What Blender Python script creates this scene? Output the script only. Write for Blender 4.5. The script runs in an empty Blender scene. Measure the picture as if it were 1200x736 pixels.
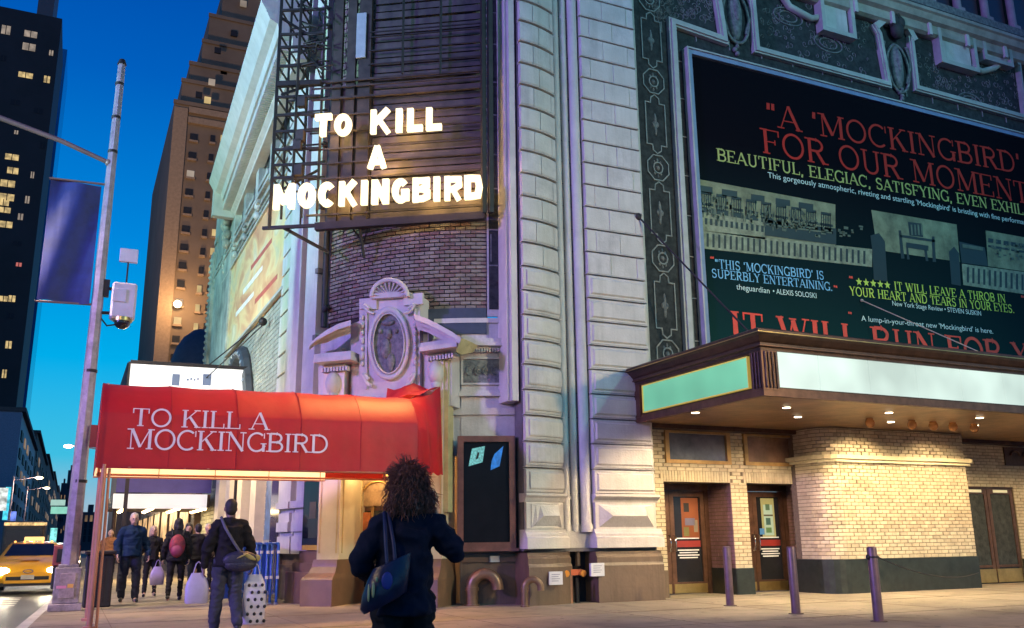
import bpy, bmesh, math, random
import numpy as np
from mathutils import Vector, Matrix
random.seed(7)
S = bpy.context.scene
COL = S.collection
rad = math.radians
cos, sin, pi = math.cos, math.sin, math.pi

# ------------------------------------------------------------------ camera
FL, CX, CY, EYE = 1076.0, 600.0, 368.0, 1.2
_vx, _hy = 79.5, 639.8
_X = np.array([2950 - CX, -(607 - CY), -FL]); _X /= np.linalg.norm(_X)
_Y = np.array([_vx - CX, -(_hy - CY), -FL]); _Y -= _X * (_Y @ _X); _Y /= np.linalg.norm(_Y)
_Z = np.cross(_X, _Y)
RM = np.array([_X, _Y, _Z])
cam = bpy.data.cameras.new('camera'); camo = bpy.data.objects.new('camera', cam); COL.objects.link(camo)
cam.sensor_width = 36; cam.lens = FL / 1200 * 36; cam.clip_end = 3000; cam.clip_start = 0.1
M4 = Matrix([list(RM[0]) + [0], list(RM[1]) + [0], list(RM[2]) + [EYE], [0, 0, 0, 1]])
camo.matrix_world = M4
S.camera = camo

# ------------------------------------------------------------------ view, world
S.view_settings.view_transform = 'Standard'; S.view_settings.look = 'None'
S.view_settings.exposure = 0; S.view_settings.gamma = 1
try: S.view_settings.use_curve_mapping = False
except Exception: pass
W = bpy.data.worlds.new('World'); S.world = W; W.use_nodes = True
nt = W.node_tree; nt.nodes.clear()
tc = nt.nodes.new('ShaderNodeTexCoord'); sp = nt.nodes.new('ShaderNodeSeparateXYZ'); cr = nt.nodes.new('ShaderNodeValToRGB')
bg = nt.nodes.new('ShaderNodeBackground'); wo = nt.nodes.new('ShaderNodeOutputWorld')
nt.links.new(tc.outputs['Generated'], sp.inputs[0]); nt.links.new(sp.outputs['Z'], cr.inputs[0])
nt.links.new(cr.outputs[0], bg.inputs[0]); nt.links.new(bg.outputs[0], wo.inputs[0])
bg.inputs[1].default_value = 1.0
els = [(0.0, (.50, .42, .50)), (.03, (.36, .50, .62)), (.085, (.05, .52, .76)), (.18, (.0, .42, .83)),
       (.30, (.0, .24, .72)), (.45, (.0, .115, .52)), (.60, (.0, .055, .36)), (1.0, (.0, .02, .16))]
e = cr.color_ramp.elements
while len(e) > 1: e.remove(e[-1])
e[0].position = els[0][0]; e[0].color = els[0][1] + (1,)
for p, c in els[1:]:
    n = e.new(p); n.color = c + (1,)

def lamp(kind, name, loc, target, energy, color, size=1.0, spot=60, blend=.5):
    d = bpy.data.lights.new(name, kind); d.energy = energy; d.color = color
    if kind == 'AREA': d.shape = 'DISK'; d.size = size
    elif kind == 'SUN': d.angle = size
    else: d.shadow_soft_size = size
    if kind == 'SPOT': d.spot_size = rad(spot); d.spot_blend = blend
    o = bpy.data.objects.new(name, d); COL.objects.link(o); o.location = loc
    if target is not None:
        o.rotation_euler = (Vector(target) - Vector(loc)).to_track_quat('-Z', 'Y').to_euler()
    return o
# the light of the square: big signs and lamps far across the roadway
lamp('SPOT', 'square_sign_light_violet', (-30, 6.5, 13), (6.5, 18.5, 6), 50000, (.40, .25, 1.0), 1.2, 46, .6)
lamp('SPOT', 'street_lamp_light_warm', (15, 1, 6.5), (10.5, 15, 0), 6000, (1.0, .73, .36), .35, 110, .9)
lamp('SPOT', 'street_lamp_light_left', (-7, 3, 8), (2, 15, 0), 2300, (1.0, .72, .40), .35, 90, .9)
lamp('SPOT', 'floodlight_mint', (-24, 16, 10), (4.5, 27, 13.5), 44000, (.42, 1.0, .80), .8, 40, .5)
lamp('SPOT', 'floodlight_cyan', (24, -16, 22), (14, 17, 10), 17000, (.34, .95, .92), 1.0, 44, .8)
lamp('SPOT', 'billboard_light_warm', (-3.5, 26, 4.5), (4.5, 28.5, 9.5), 1100, (1.0, .72, .40), .3, 75, .8)

# ------------------------------------------------------------------ pixel rays on real planes
def ray(x, y):
    d = RM @ np.array([x - CX, -(y - CY), -FL]); return d / np.linalg.norm(d)
def _at(d, t): return Vector((d[0] * t, d[1] * t, d[2] * t + EYE))
def onY(x, y, v): d = ray(x, y); return _at(d, v / d[1])
def onX(x, y, v): d = ray(x, y); return _at(d, v / d[0])
def onZ(x, y, v=0): d = ray(x, y); return _at(d, (v - EYE) / d[2])
def onP(x, y, p0, n):
    d = ray(x, y); return _at(d, (p0[0] * n[0] + p0[1] * n[1]) / (d[0] * n[0] + d[1] * n[1]))
YW = 16.95                       # face of the wall on the right
RC, CCX, CCY = 4.7, 9.2, 21.65   # the rounded corner of the theatre
XL = 4.5                         # wall along the avenue
def CP(phi, off, z):
    a = rad(phi); r = RC + off
    return Vector((CCX - r * sin(a), CCY - r * cos(a), z))
def onC(x, y, off=0):            # first hit of the corner cylinder: (phi, z)
    d = ray(x, y); r = RC + off
    a = d[0] ** 2 + d[1] ** 2; b = -2 * (d[0] * CCX + d[1] * CCY); c = CCX ** 2 + CCY ** 2 - r * r
    D = b * b - 4 * a * c
    t = (-b - math.sqrt(max(D, 0))) / (2 * a)
    p = _at(d, t)
    return math.degrees(math.atan2(CCX - p.x, CCY - p.y)), p.z

# ------------------------------------------------------------------ materials
MATS = {}
def mat(name, col, rough=.6, metal=0, var=.12, scale=3.0, bump=.0, bscale=40, emit=None, es=1.0, col2=None, trans=0, spec=.5, coat=0, dirt=0, dmap=(5, 5, .45), dcol=(.35, .33, .30)):
    if name in MATS: return MATS[name]
    m = bpy.data.materials.new(name); m.use_nodes = True; MATS[name] = m
    n = m.node_tree; b = n.nodes['Principled BSDF']
    b.inputs['Roughness'].default_value = rough; b.inputs['Metallic'].default_value = metal
    b.inputs['Specular IOR Level'].default_value = spec
    if coat: b.inputs['Coat Weight'].default_value = coat
    t = n.nodes.new('ShaderNodeTexCoord'); no = n.nodes.new('ShaderNodeTexNoise')
    no.inputs['Scale'].default_value = scale; no.inputs['Detail'].default_value = 6; no.inputs['Roughness'].default_value = .65
    n.links.new(t.outputs['Object'], no.inputs['Vector'])
    r = n.nodes.new('ShaderNodeValToRGB'); n.links.new(no.outputs[0], r.inputs[0])
    c2 = col2 or tuple(c * (1 - var * 2.2) for c in col)
    r.color_ramp.elements[0].position = .3; r.color_ramp.elements[1].position = .7
    r.color_ramp.elements[0].color = tuple(c2) + (1,); r.color_ramp.elements[1].color = tuple(min(1, c * (1 + (0 if col2 else var * .5))) for c in col) + (1,)
    n.links.new(r.outputs[0], b.inputs['Base Color'])
    if dirt:
        mp = n.nodes.new('ShaderNodeMapping'); mp.inputs['Scale'].default_value = dmap; n.links.new(t.outputs['Object'], mp.inputs[0])
        n3 = n.nodes.new('ShaderNodeTexNoise'); n3.inputs['Scale'].default_value = 1.0; n3.inputs['Detail'].default_value = 8; n3.inputs['Roughness'].default_value = .7; n.links.new(mp.outputs[0], n3.inputs['Vector'])
        r3 = n.nodes.new('ShaderNodeValToRGB'); r3.color_ramp.elements[0].position = .50; r3.color_ramp.elements[1].position = .72; r3.color_ramp.elements[0].color = (0, 0, 0, 1); r3.color_ramp.elements[1].color = (dirt, dirt, dirt, 1)
        n.links.new(n3.outputs[0], r3.inputs[0]); mm = n.nodes.new('ShaderNodeMix'); mm.data_type = 'RGBA'; mm.blend_type = 'MULTIPLY'
        n.links.new(r3.outputs[0], mm.inputs[0]); n.links.new(r.outputs[0], mm.inputs[6]); mm.inputs[7].default_value = dcol + (1,)
        n.links.new(mm.outputs[2], b.inputs['Base Color'])
    if bump:
        n2 = n.nodes.new('ShaderNodeTexNoise'); n2.inputs['Scale'].default_value = bscale; n2.inputs['Detail'].default_value = 4
        n.links.new(t.outputs['Object'], n2.inputs['Vector'])
        bp = n.nodes.new('ShaderNodeBump'); bp.inputs['Strength'].default_value = bump; bp.inputs['Distance'].default_value = .02
        n.links.new(n2.outputs[0], bp.inputs['Height']); n.links.new(bp.outputs[0], b.inputs['Normal'])
    if emit:
        b.inputs['Emission Color'].default_value = tuple(emit) + (1,); b.inputs['Emission Strength'].default_value = es
    if trans: b.inputs['Transmission Weight'].default_value = trans
    return m
def emat(name, col, es, scale=2.0, var=.15, dark=(.02, .02, .02)):
    m = mat(name, dark, .5)
    n = m.node_tree; b = n.nodes['Principled BSDF']
    t = n.nodes.new('ShaderNodeTexCoord'); no = n.nodes.new('ShaderNodeTexNoise'); no.inputs['Scale'].default_value = scale
    n.links.new(t.outputs['Object'], no.inputs['Vector'])
    r = n.nodes.new('ShaderNodeValToRGB'); n.links.new(no.outputs[0], r.inputs[0])
    r.color_ramp.elements[0].position = .3; r.color_ramp.elements[1].position = .7
    r.color_ramp.elements[0].color = tuple(c * (1 - var) for c in col) + (1,); r.color_ramp.elements[1].color = tuple(col) + (1,)
    n.links.new(r.outputs[0], b.inputs['Emission Color']); b.inputs['Emission Strength'].default_value = es
    return m

stone = mat('terracotta_stone', (.53, .50, .475), .6, bump=.3, bscale=26, var=.09, scale=1.7, dirt=.25)
stone_b = mat('terracotta_stone_weathered', (.54, .51, .50), .65, bump=.4, bscale=20, var=.11, scale=2.6, dirt=.35)
stone_l = mat('avenue_wall_stone', (.50, .50, .46), .6, bump=.5, bscale=6, var=.30, scale=.9, dirt=1.0)
joint = mat('dark_joint_stone', (.15, .14, .14), .8, var=.2)  # dark stone of the joints and of the cores behind the blocks
basebrown = mat('brown_painted_base', (.135, .085, .055), .5, bump=.25, bscale=14, var=.15, scale=1.2, dirt=.6)
mosaic = mat('sgraffito_slate', (.048, .054, .058), .8, bump=.5, bscale=9, scale=7, col2=(.014, .017, .020), spec=.2)
mosaic2 = mat('sgraffito_relief', (.22, .23, .225), .7, bump=.5, bscale=22, scale=9, col2=(.055, .06, .07))
pale = mat('pale_frame_stone', (.42, .43, .40), .6, bump=.2, var=.14, scale=2)
brick_y = mat('glazed_cream_brick', (.54, .45, .31), .42, var=.16, scale=2.6, bump=.15, bscale=50)
brick_y2 = mat('glazed_cream_brick_darker', (.47, .38, .26), .45, var=.16, scale=3.6, bump=.15, bscale=50)
mortar = mat('mortar', (.15, .11, .075), .9, var=.15, scale=20)
brick_c = mat('corner_brick', (.23, .195, .16), .7, var=.25, scale=3, bump=.25)
brick_c2 = mat('corner_brick_red', (.19, .12, .11), .75, var=.25, scale=5, bump=.25)
mortar_c = mat('corner_mortar', (.045, .032, .032), .9)
plinth = mat('green_black_marble', (.028, .034, .030), .28, scale=5, col2=(.010, .013, .012))
bronze = mat('bronze', (.17, .085, .055), .38, .65, var=.2, scale=5)
bronze_d = mat('dark_bronze', (.075, .040, .030), .42, .55, var=.25, scale=4, bump=.2)
gold = mat('brass', (.62, .42, .16), .32, .9, var=.15)
soffit_m = mat('soffit_wood', (.42, .26, .14), .30, .25, var=.25, scale=2)
darkm = mat('dark_iron', (.030, .024, .026), .6, .4, var=.2)
darkslat = mat('dark_slat_board', (.075, .058, .062), .6, .1, var=.3, scale=2.2)
glassd = mat('dark_glass', (.010, .011, .016), .08, .0, spec=.8)
walk = mat('sidewalk_concrete', (.275, .225, .165), .7, bump=.35, bscale=18, var=.20, scale=.45, dirt=.95, dmap=(1.6, 1.6, 1.6), dcol=(.45, .43, .40))
asphalt = mat('asphalt', (.055, .052, .050), .42, bump=.5, bscale=60, var=.2, scale=.8)
kerbm = mat('kerb_stone', (.42, .40, .36), .6, var=.15)
white = mat('white_paint', (.78, .77, .74), .5, var=.05)
black = mat('black_paint', (.015, .015, .018), .5, var=.2)

# ------------------------------------------------------------------ mesh builder
class MB:
    def __init__(s): s.v = []; s.f = []; s.m = []; s.mi = 0; s.sm = []
    def add(s, vs, fs, smooth=False):
        o = len(s.v); s.v += [tuple(v) for v in vs]
        for f in fs: s.f.append([i + o for i in f]); s.m.append(s.mi); s.sm.append(smooth)
        return s
    def box(s, a, b):
        (x0, y0, z0), (x1, y1, z1) = a, b
        return s.add([(x0, y0, z0), (x1, y0, z0), (x1, y1, z0), (x0, y1, z0), (x0, y0, z1), (x1, y0, z1), (x1, y1, z1), (x0, y1, z1)],
                     [(0, 3, 2, 1), (4, 5, 6, 7), (0, 1, 5, 4), (1, 2, 6, 5), (2, 3, 7, 6), (3, 0, 4, 7)])
    def obox(s, c, ux, uy, uz, h):   # oriented box
        c, ux, uy, uz = Vector(c), Vector(ux), Vector(uy), Vector(uz); vs = []
        for k in (-1, 1):
            for (i, j) in ((-1, -1), (1, -1), (1, 1), (-1, 1)):
                vs.append(c + ux * i * h[0] + uy * j * h[1] + uz * k * h[2])
        return s.add(vs, [(0, 3, 2, 1), (4, 5, 6, 7), (0, 1, 5, 4), (1, 2, 6, 5), (2, 3, 7, 6), (3, 0, 4, 7)])
    def bar(s, a, b, w, t=None):
        a, b = Vector(a), Vector(b); d = (b - a); L = d.length; d.normalize()
        up = Vector((0, 0, 1)) if abs(d.z) < .9 else Vector((0, 1, 0))
        u = d.cross(up).normalized(); v = u.cross(d)
        return s.obox((a + b) / 2, u, v, d, (w / 2, (t or w) / 2, L / 2))
    def loft(s, rings, cap=True, smooth=False, closed=True):
        o = len(s.v); n = len(rings[0])
        vs = [p for r in rings for p in r]; fs = []
        for k in range(len(rings) - 1):
            for i in range(n if closed else n - 1):
                j = (i + 1) % n
                fs.append((k * n + i, k * n + j, (k + 1) * n + j, (k + 1) * n + i))
        s.add(vs, fs, smooth)
        if cap:
            s.add(rings[0], [tuple(range(n))[::-1]]); s.add(rings[-1], [tuple(range(n))])
        return s
    def tube(s, pts, r, n=10, smooth=True, cap=True):
        pts = [Vector(p) for p in pts]; rs = r if isinstance(r, (list, tuple)) else [r] * len(pts)
        rings = []; prev = None
        for i, p in enumerate(pts):
            d = (pts[min(i + 1, len(pts) - 1)] - pts[max(i - 1, 0)]).normalized()
            if prev is None:
                up = Vector((0, 0, 1)) if abs(d.z) < .9 else Vector((1, 0, 0)); u = d.cross(up).normalized()
            else: u = (prev - d * prev.dot(d)).normalized()
            prev = u; v = d.cross(u)
            rings.append([p + (u * cos(2 * pi * k / n) + v * sin(2 * pi * k / n)) * rs[i] for k in range(n)])
        return s.loft(rings, cap, smooth)
    def ell(s, c, r, n=12, m=8, rot=None):
        c = Vector(c); rings = []
        for j in range(1, m):
            a = pi * j / m; ring = []
            for k in range(n):
                p = Vector((r[0] * sin(a) * cos(2 * pi * k / n), r[1] * sin(a) * sin(2 * pi * k / n), -r[2] * cos(a)))
                if rot: p = rot @ p
                ring.append(c + p)
            rings.append(ring)
        o = len(s.v); s.loft(rings, False, True)
        b = Vector((0, 0, -r[2])); t = Vector((0, 0, r[2]))
        if rot: b = rot @ b; t = rot @ t
        i0 = len(s.v); s.v += [tuple(c + b), tuple(c + t)]
        L = o + (m - 2) * n
        for k in range(n):
            j = (k + 1) % n
            s.f.append([i0, o + j, o + k]); s.f.append([i0 + 1, L + k, L + j]); s.m += [s.mi] * 2; s.sm += [True] * 2
        return s
    def prism(s, poly, vec):
        vec = Vector(vec); a = [Vector(p) for p in poly]; n = len(a)
        b = [p + vec for p in a]
        s.add(a + b, [tuple(range(n)), tuple(range(2 * n - 1, n - 1, -1))] + [(i, i + n, (i + 1) % n + n, (i + 1) % n) for i in range(n)])
        return s
    def arc(s, f0, f1, o0, o1, z0, z1, n=None):     # block following the corner curve between offsets o0<o1
        n = n or max(1, int(abs(f1 - f0) / 2.5)); rings = []
        for k in range(n + 1):
            f = f0 + (f1 - f0) * k / n
            rings.append([CP(f, o0, z0), CP(f, o1, z0), CP(f, o1, z1), CP(f, o0, z1)])
        return s.loft(rings)
    def build(s, name, mats, parent=None, fix=True, bevel=0):
        me = bpy.data.meshes.new(name)
        off = Vector(parent.get('_o', (0, 0, 0))) if parent is not None else Vector((0, 0, 0))
        me.from_pydata([tuple(Vector(v) - off) for v in s.v], [], s.f)
        if not isinstance(mats, (list, tuple)): mats = [mats]
        for m in mats: me.materials.append(m)
        me.polygons.foreach_set('material_index', s.m); me.polygons.foreach_set('use_smooth', s.sm)
        if fix:
            bm = bmesh.new(); bm.from_mesh(me); bmesh.ops.recalc_face_normals(bm, faces=bm.faces); bm.to_mesh(me); bm.free()
        o = bpy.data.objects.new(name, me); COL.objects.link(o)
        if parent is not None: o.parent = parent
        if bevel:
            b = o.modifiers.new('bevel', 'BEVEL'); b.width = bevel; b.segments = 1; b.limit_method = 'ANGLE'
        me.update()
        return o
def tag(o, label=None, cat=None, group=None, kind=None):
    if label: o['label'] = label
    if cat: o['category'] = cat
    if group: o['group'] = group
    if kind: o['kind'] = kind
    return o
def thing(name, label, cat, loc=(0, 0, 0), group=None):
    o = bpy.data.objects.new(name, None); COL.objects.link(o); o.location = loc; o.empty_display_size = .2
    o['_o'] = tuple(float(c) for c in loc)
    OFFS.append(o)
    return tag(o, label, cat, group)
OFFS = []
def root_of_part(o, root):       # lets a part carry its own sub-parts with the same offset
    o['_o'] = tuple(root['_o']); OFFS.append(o); return o
def struct(mb, name, m): return tag(mb.build(name, m), kind='structure')
def B(): return MB()
def part(mb, name, m, root, label=None, bevel=0, kind=None):
    o = mb.build(name, m, root, bevel=bevel)
    return root_of_part(tag(o, label, kind=kind), root)

# ------------------------------------------------------------------ lettering: strokes with or without slab serifs
def _arc(cx, cy, rx, ry, a0, a1, n=14):
    return [(cx + rx * cos(rad(a0 + (a1 - a0) * k / n)), cy + ry * sin(rad(a0 + (a1 - a0) * k / n))) for k in range(n + 1)]
G = {
 'A': (.86, [([(.06, 0), (.42, 1)], 'n'), ([(.42, 1), (.80, 0)], 'T'), ([(.20, .34), (.67, .34)], 'n')], [(.06, 0), (.80, 0)]),
 'B': (.76, [([(.14, 0), (.14, 1)], 'T'), ([(.14, .97), (.42, .97)] + _arc(.42, .745, .23, .225, 90, -90) + [(.14, .52)], 'm'), ([(.44, .52)] + _arc(.44, .275, .26, .245, 90, -90) + [(.14, .03)], 'm')], [(.10, 0), (.10, 1)]),
 'C': (.84, [(_arc(.45, .5, .39, .48, 48, 312, 22), 'm'), ([(.80, .98), (.80, .68)], 'n')], []),
 'D': (.86, [([(.14, 0), (.14, 1)], 'T'), ([(.14, .97), (.38, .97)] + _arc(.38, .5, .40, .47, 90, -90, 18) + [(.14, .03)], 'm')], [(.10, 0), (.10, 1)]),
 'E': (.74, [([(.14, 0), (.14, 1)], 'T'), ([(.14, .97), (.66, .97), (.66, .76)], 'n'), ([(.14, .51), (.50, .51)], 'n'), ([(.14, .03), (.68, .03), (.68, .26)], 'n'), ([(.50, .42), (.50, .61)], 'n')], [(.08, 0), (.08, 1)]),
 'F': (.70, [([(.14, 0), (.14, 1)], 'T'), ([(.14, .97), (.66, .97), (.66, .74)], 'n'), ([(.14, .50), (.50, .50)], 'n'), ([(.50, .40), (.50, .60)], 'n')], [(.14, 0), (.08, 1)]),
 'G': (.88, [(_arc(.45, .5, .39, .48, 48, 340, 24), 'm'), ([(.78, .98), (.78, .70)], 'n'), ([(.76, .0), (.76, .40)], 'T')], [(.76, .42)]),
 'H': (.86, [([(.15, 0), (.15, 1)], 'T'), ([(.71, 0), (.71, 1)], 'T'), ([(.15, .51), (.71, .51)], 'n')], [(.15, 0), (.15, 1), (.71, 0), (.71, 1)]),
 'I': (.34, [([(.17, 0), (.17, 1)], 'T')], [(.17, 0), (.17, 1)]),
 'K': (.84, [([(.15, 0), (.15, 1)], 'T'), ([(.15, .38), (.68, 1)], 'n'), ([(.36, .60), (.72, 0)], 'T')], [(.15, 0), (.15, 1), (.68, 1), (.72, 0)]),
 'L': (.70, [([(.15, 0), (.15, 1)], 'T'), ([(.15, .03), (.65, .03), (.65, .28)], 'n')], [(.10, 0), (.15, 1)]),
 'M': (1.06, [([(.14, 0), (.14, 1)], 'n'), ([(.16, 1), (.53, .10)], 'T'), ([(.53, .10), (.90, 1)], 'n'), ([(.91, 0), (.91, 1)], 'T')], [(.14, 0), (.10, 1), (.91, 0), (.95, 1)]),
 'N': (.90, [([(.14, 0), (.14, 1)], 'n'), ([(.14, 1), (.76, 0)], 'T'), ([(.76, 0), (.76, 1)], 'n')], [(.14, 0), (.10, 1), (.76, 1)]),
 'O': (.90, [(_arc(.45, .5, .39, .48, 0, 360, 28), 'm')], []),
 'P': (.74, [([(.15, 0), (.15, 1)], 'T'), ([(.15, .97), (.42, .97)] + _arc(.42, .72, .26, .25, 90, -90) + [(.15, .47)], 'm')], [(.15, 0), (.10, 1)]),
 'R': (.82, [([(.15, 0), (.15, 1)], 'T'), ([(.15, .97), (.42, .97)] + _arc(.42, .735, .25, .235, 90, -90) + [(.15, .50)], 'm'), ([(.42, .50), (.70, 0)], 'T')], [(.15, 0), (.10, 1), (.74, 0)]),
 'S': (.68, [(_arc(.34, .74, .24, .23, 40, 250, 14) + _arc(.34, .265, .26, .245, 80, -140, 14), 'm'), ([(.56, .98), (.56, .74)], 'n'), ([(.10, .02), (.10, .28)], 'n')], []),
 'T': (.78, [([(.39, 0), (.39, 1)], 'T'), ([(.06, .72), (.06, .97), (.72, .97), (.72, .72)], 'n')], [(.39, 0)]),
 'U': (.86, [([(.16, 1), (.16, .36)] + _arc(.43, .30, .27, .28, 180, 360, 12) + [(.70, 1)], 'm')], [(.16, 1), (.70, 1)]),
 'V': (.82, [([(.08, 1), (.41, 0)], 'T'), ([(.41, 0), (.74, 1)], 'n')], [(.08, 1), (.74, 1)]),
 'W': (1.16, [([(.08, 1), (.34, 0)], 'T'), ([(.34, 0), (.57, .90)], 'n'), ([(.57, .90), (.80, 0)], 'T'), ([(.80, 0), (1.06, 1)], 'n')], [(.08, 1), (1.06, 1), (.57, .95)]),
 'X': (.80, [([(.08, 1), (.72, 0)], 'T'), ([(.08, 0), (.72, 1)], 'n')], [(.08, 0), (.72, 0), (.08, 1), (.72, 1)]),
 'Y': (.80, [([(.08, 1), (.40, .48)], 'T'), ([(.40, .48), (.72, 1)], 'n'), ([(.40, 0), (.40, .48)], 'T')], [(.40, 0), (.08, 1), (.72, 1)]),
 "'": (.22, [([(.11, .98), (.09, .70)], 'T')], []),
 '.': (.26, [([(.06, .05), (.18, .05)], 'T')], []),
 ',': (.26, [([(.13, .10), (.07, -.16)], 'T')], []),
 '"': (.40, [([(.11, .98), (.09, .70)], 'T'), ([(.29, .98), (.27, .70)], 'T')], []),
 '*': (.95, None, []), ' ': (.36, [], []),
}
def ribbon(pts, w):
    P = [Vector(p) for p in pts]; n = len(P); L = []; R_ = []
    for i in range(n):
        closed = (P[0] - P[-1]).length < 1e-4
        a = P[i - 1] if i else (P[-2] if closed else None); b = P[i + 1] if i < n - 1 else (P[1] if closed else None)
        d0 = (P[i] - a).normalized() if a is not None else None; d1 = (b - P[i]).normalized() if b is not None else None
        if d0 is None: d0 = d1
        if d1 is None: d1 = d0
        nn = Vector((-(d0 + d1).y, (d0 + d1).x))
        if nn.length < 1e-5: nn = Vector((-d0.y, d0.x))
        nn.normalize(); k = max(.5, nn.dot(Vector((-d0.y, d0.x))))
        L.append(P[i] + nn * w / 2 / k); R_.append(P[i] - nn * w / 2 / k)
    return L, R_
def text_mb(mb, s, p0, p1, h0, h1, up, out, style='serif', depth=0, small=None, track=.08, wts=None, only=None):
    """letters from p0 to p1 (baseline ends), cap heights h0,h1; out = unit vector towards the viewer"""
    p0, p1, up, out = Vector(p0), Vector(p1), Vector(up), Vector(out)
    wts = wts or ({'T': .150, 'm': .115, 'n': .065} if style == 'serif' else {'T': .25, 'm': .25, 'n': .25})
    tot = 0; pos = []
    for i, ch in enumerate(s):
        k = (small[i] if small else 1)
        pos.append(tot); tot += (G[ch][0] + track + (.05 if style != 'serif' else 0)) * k
    ln = (p1 - p0)
    res = []
    lay = [0]
    def emit(quads_l, quads_r, i, k, x0):
        d = lay[0] * .0012; lay[0] = (lay[0] + 1) % 6
        def W3(q):
            t = (x0 + q[0] * k) / tot; h = h0 + (h1 - h0) * t
            return p0 + ln * t + up * q[1] * k * h + out * d
        a = [W3(q) for q in quads_l]; b = [W3(q) for q in quads_r]; n = len(a)
        if depth:
            back = [v - out * (depth) for v in a], [v - out * (depth) for v in b]
            rings = [[a[j], b[j], back[1][j], back[0][j]] for j in range(n)]
            mb.loft(rings)
        else:
            mb.add(a + b, [(j, j + 1, n + j + 1, n + j) for j in range(n - 1)])
    for i, ch in enumerate(s):
        if only is not None and i != only: continue
        k = (small[i] if small else 1); x0 = pos[i] + track / 2
        w, st, sf = G[ch]
        if ch == '*':
            pts = []
            for q in range(10):
                r = .48 if q % 2 == 0 else .2; an = rad(90 + q * 36); pts.append((.47 + r * cos(an), .5 + r * sin(an)))
            def W3(q):
                t = (x0 + q[0] * k) / tot; h = h0 + (h1 - h0) * t
                return p0 + ln * t + up * q[1] * k * h
            c = W3((.47, .5)); mb.add([c] + [W3(q) for q in pts], [(0, 1 + q, 1 + (q + 1) % 10) for q in range(10)]); continue
        for pts, wt in st:
            if style != 'serif':
                ws = wts[wt]; pts = [(min(max(x, ws / 2), w - ws / 2) if w > .5 else x, min(max(y, ws / 2), 1 - ws / 2) if ch not in "A" or True else y) for x, y in pts]
                if ch in 'CG' and wt == 'n': continue
                if ch == 'T' and wt == 'n': pts = [(ws*.2, 1 - ws / 2), (w - ws*.2, 1 - ws / 2)]
                if ch in 'ELF' and wt == 'n' and len(pts) == 2 and pts[0][0] == pts[1][0]: continue
                if ch in 'ELF' and len(pts) == 3: pts = pts[:2]
                if len(pts) == 2:    # ends reach the cap line
                    (xa, ya), (xb, yb) = pts
                    if abs(ya - yb) > .3:
                        f = lambda y: 0 if y <= ws / 2 + .001 else (1 if y >= 1 - ws / 2 - .001 else y)
                        pts = [(xa, f(ya)), (xb, f(yb))]
            l, r = ribbon(pts, wts[wt]); emit(l, r, i, k, x0)
        if style == 'serif':
            for (x, y) in sf:
                yy = y + (.028 if y == 0 else (-.028 if y == 1 else 0))
                l, r = ribbon([(x - .14, yy), (x + .14, yy)], .056); emit(l, r, i, k, x0)
    return mb

def small_text(name, body, p0, p1, h, m, parent, up=(0, 0, 1), out=(0, -1, 0)):
    """tiny running print, plain letters"""
    c = bpy.data.curves.new(name, 'FONT'); c.body = body; c.size = 1
    o = bpy.data.objects.new(name, c); COL.objects.link(o)
    dg = bpy.context.evaluated_depsgraph_get(); dg.update()
    me = bpy.data.meshes.new_from_object(o.evaluated_get(dg)); bpy.data.objects.remove(o)
    xs = [v.co.x for v in me.vertices]; w = max(xs) - min(xs); x0 = min(xs)
    p0, p1, up = Vector(p0), Vector(p1), Vector(up); off = Vector(parent['_o'])
    for v in me.vertices:
        v.co = p0 + (p1 - p0) * ((v.co.x - x0) / w) + up * (v.co.y / .73 * h) - off
    me.materials.clear(); me.materials.append(m)
    ob = bpy.data.objects.new(name, me); COL.objects.link(ob); ob.parent = parent; ob['kind'] = 'stuff'
    return ob

# ================================================================== SETTING
def kx(y): return -0.60 + (min(y, 26) - 16.5) * .042 if y < 26 else -0.20
g = B(); g.box((-900, -60, -.63), (900, 1500, -.13)); road = struct(g, 'road', asphalt)
g = B()
ys = [-12, 0, 8, 16.5, 26, 60, 110, 180]
ringL = [(kx(y) + .16, y) for y in ys]
top = [(x, y, 0) for x, y in ringL] + [(60, 180, 0), (60, -12, 0)]
g.prism(top[::-1], (0, 0, -.3)); struct(g, 'pavement', walk)
g = B()
for a, b in zip(ys[:-1], ys[1:]):
    n = max(1, int((b - a) / 2.4)) if b < 70 else 4
    for k in range(n):
        y0 = a + (b - a) * k / n; y1 = a + (b - a) * (k + 1) / n - .012
        q = B(); q.add([(kx(y0), y0, .004), (kx(y0) + .158, y0, .004), (kx(y1) + .158, y1, .004), (kx(y1), y1, .004), (kx(y0) - .02, y0, -.3), (kx(y0) + .158, y0, -.3), (kx(y1) + .158, y1, -.3), (kx(y1) - .02, y1, -.3)],
                       [(0, 1, 2, 3), (0, 4, 5, 1), (1, 5, 6, 2), (2, 6, 7, 3), (3, 7, 4, 0)])
        if b < 30 and a >= 0: tag(q.build('kerb_stone', kerbm), kind='structure')
        else: g.add(q.v, q.f)
struct(g, 'kerb', kerbm)
g = B(); g.box((-40, -12, -.3), (-16.5, 400, 0)); struct(g, 'far_pavement', walk)
linem = mat('road_paint', (.62, .60, .52), .6, var=.25, scale=6)
g = B()
for k in range(16):
    y0 = 20 + k * 9; g.box((-4.15, y0, -.13), (-4.0, y0 + 3, -.126))
for k in range(5): g.box((-3.6, 25.0 + k * .9, -.13), (-1.0, 25.3 + k * .9, -.126))
struct(g, 'lane_marking', linem)
# pavement joints: thin recessed-looking strips of darker mortar, built as sheets
jm = mat('pavement_joint', (.20, .155, .11), .9)
g = B()
for k in range(13): g.box((kx(4 + k * 2.5) + .2, 4 + k * 2.5, 0), (34, 4.012 + k * 2.5, .004))
for k in range(13): g.box((k * 2.6 + .7, 4, .001), (k * 2.6 + .712, 36, .0035))
struct(g, 'pavement_joints', jm)

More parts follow.
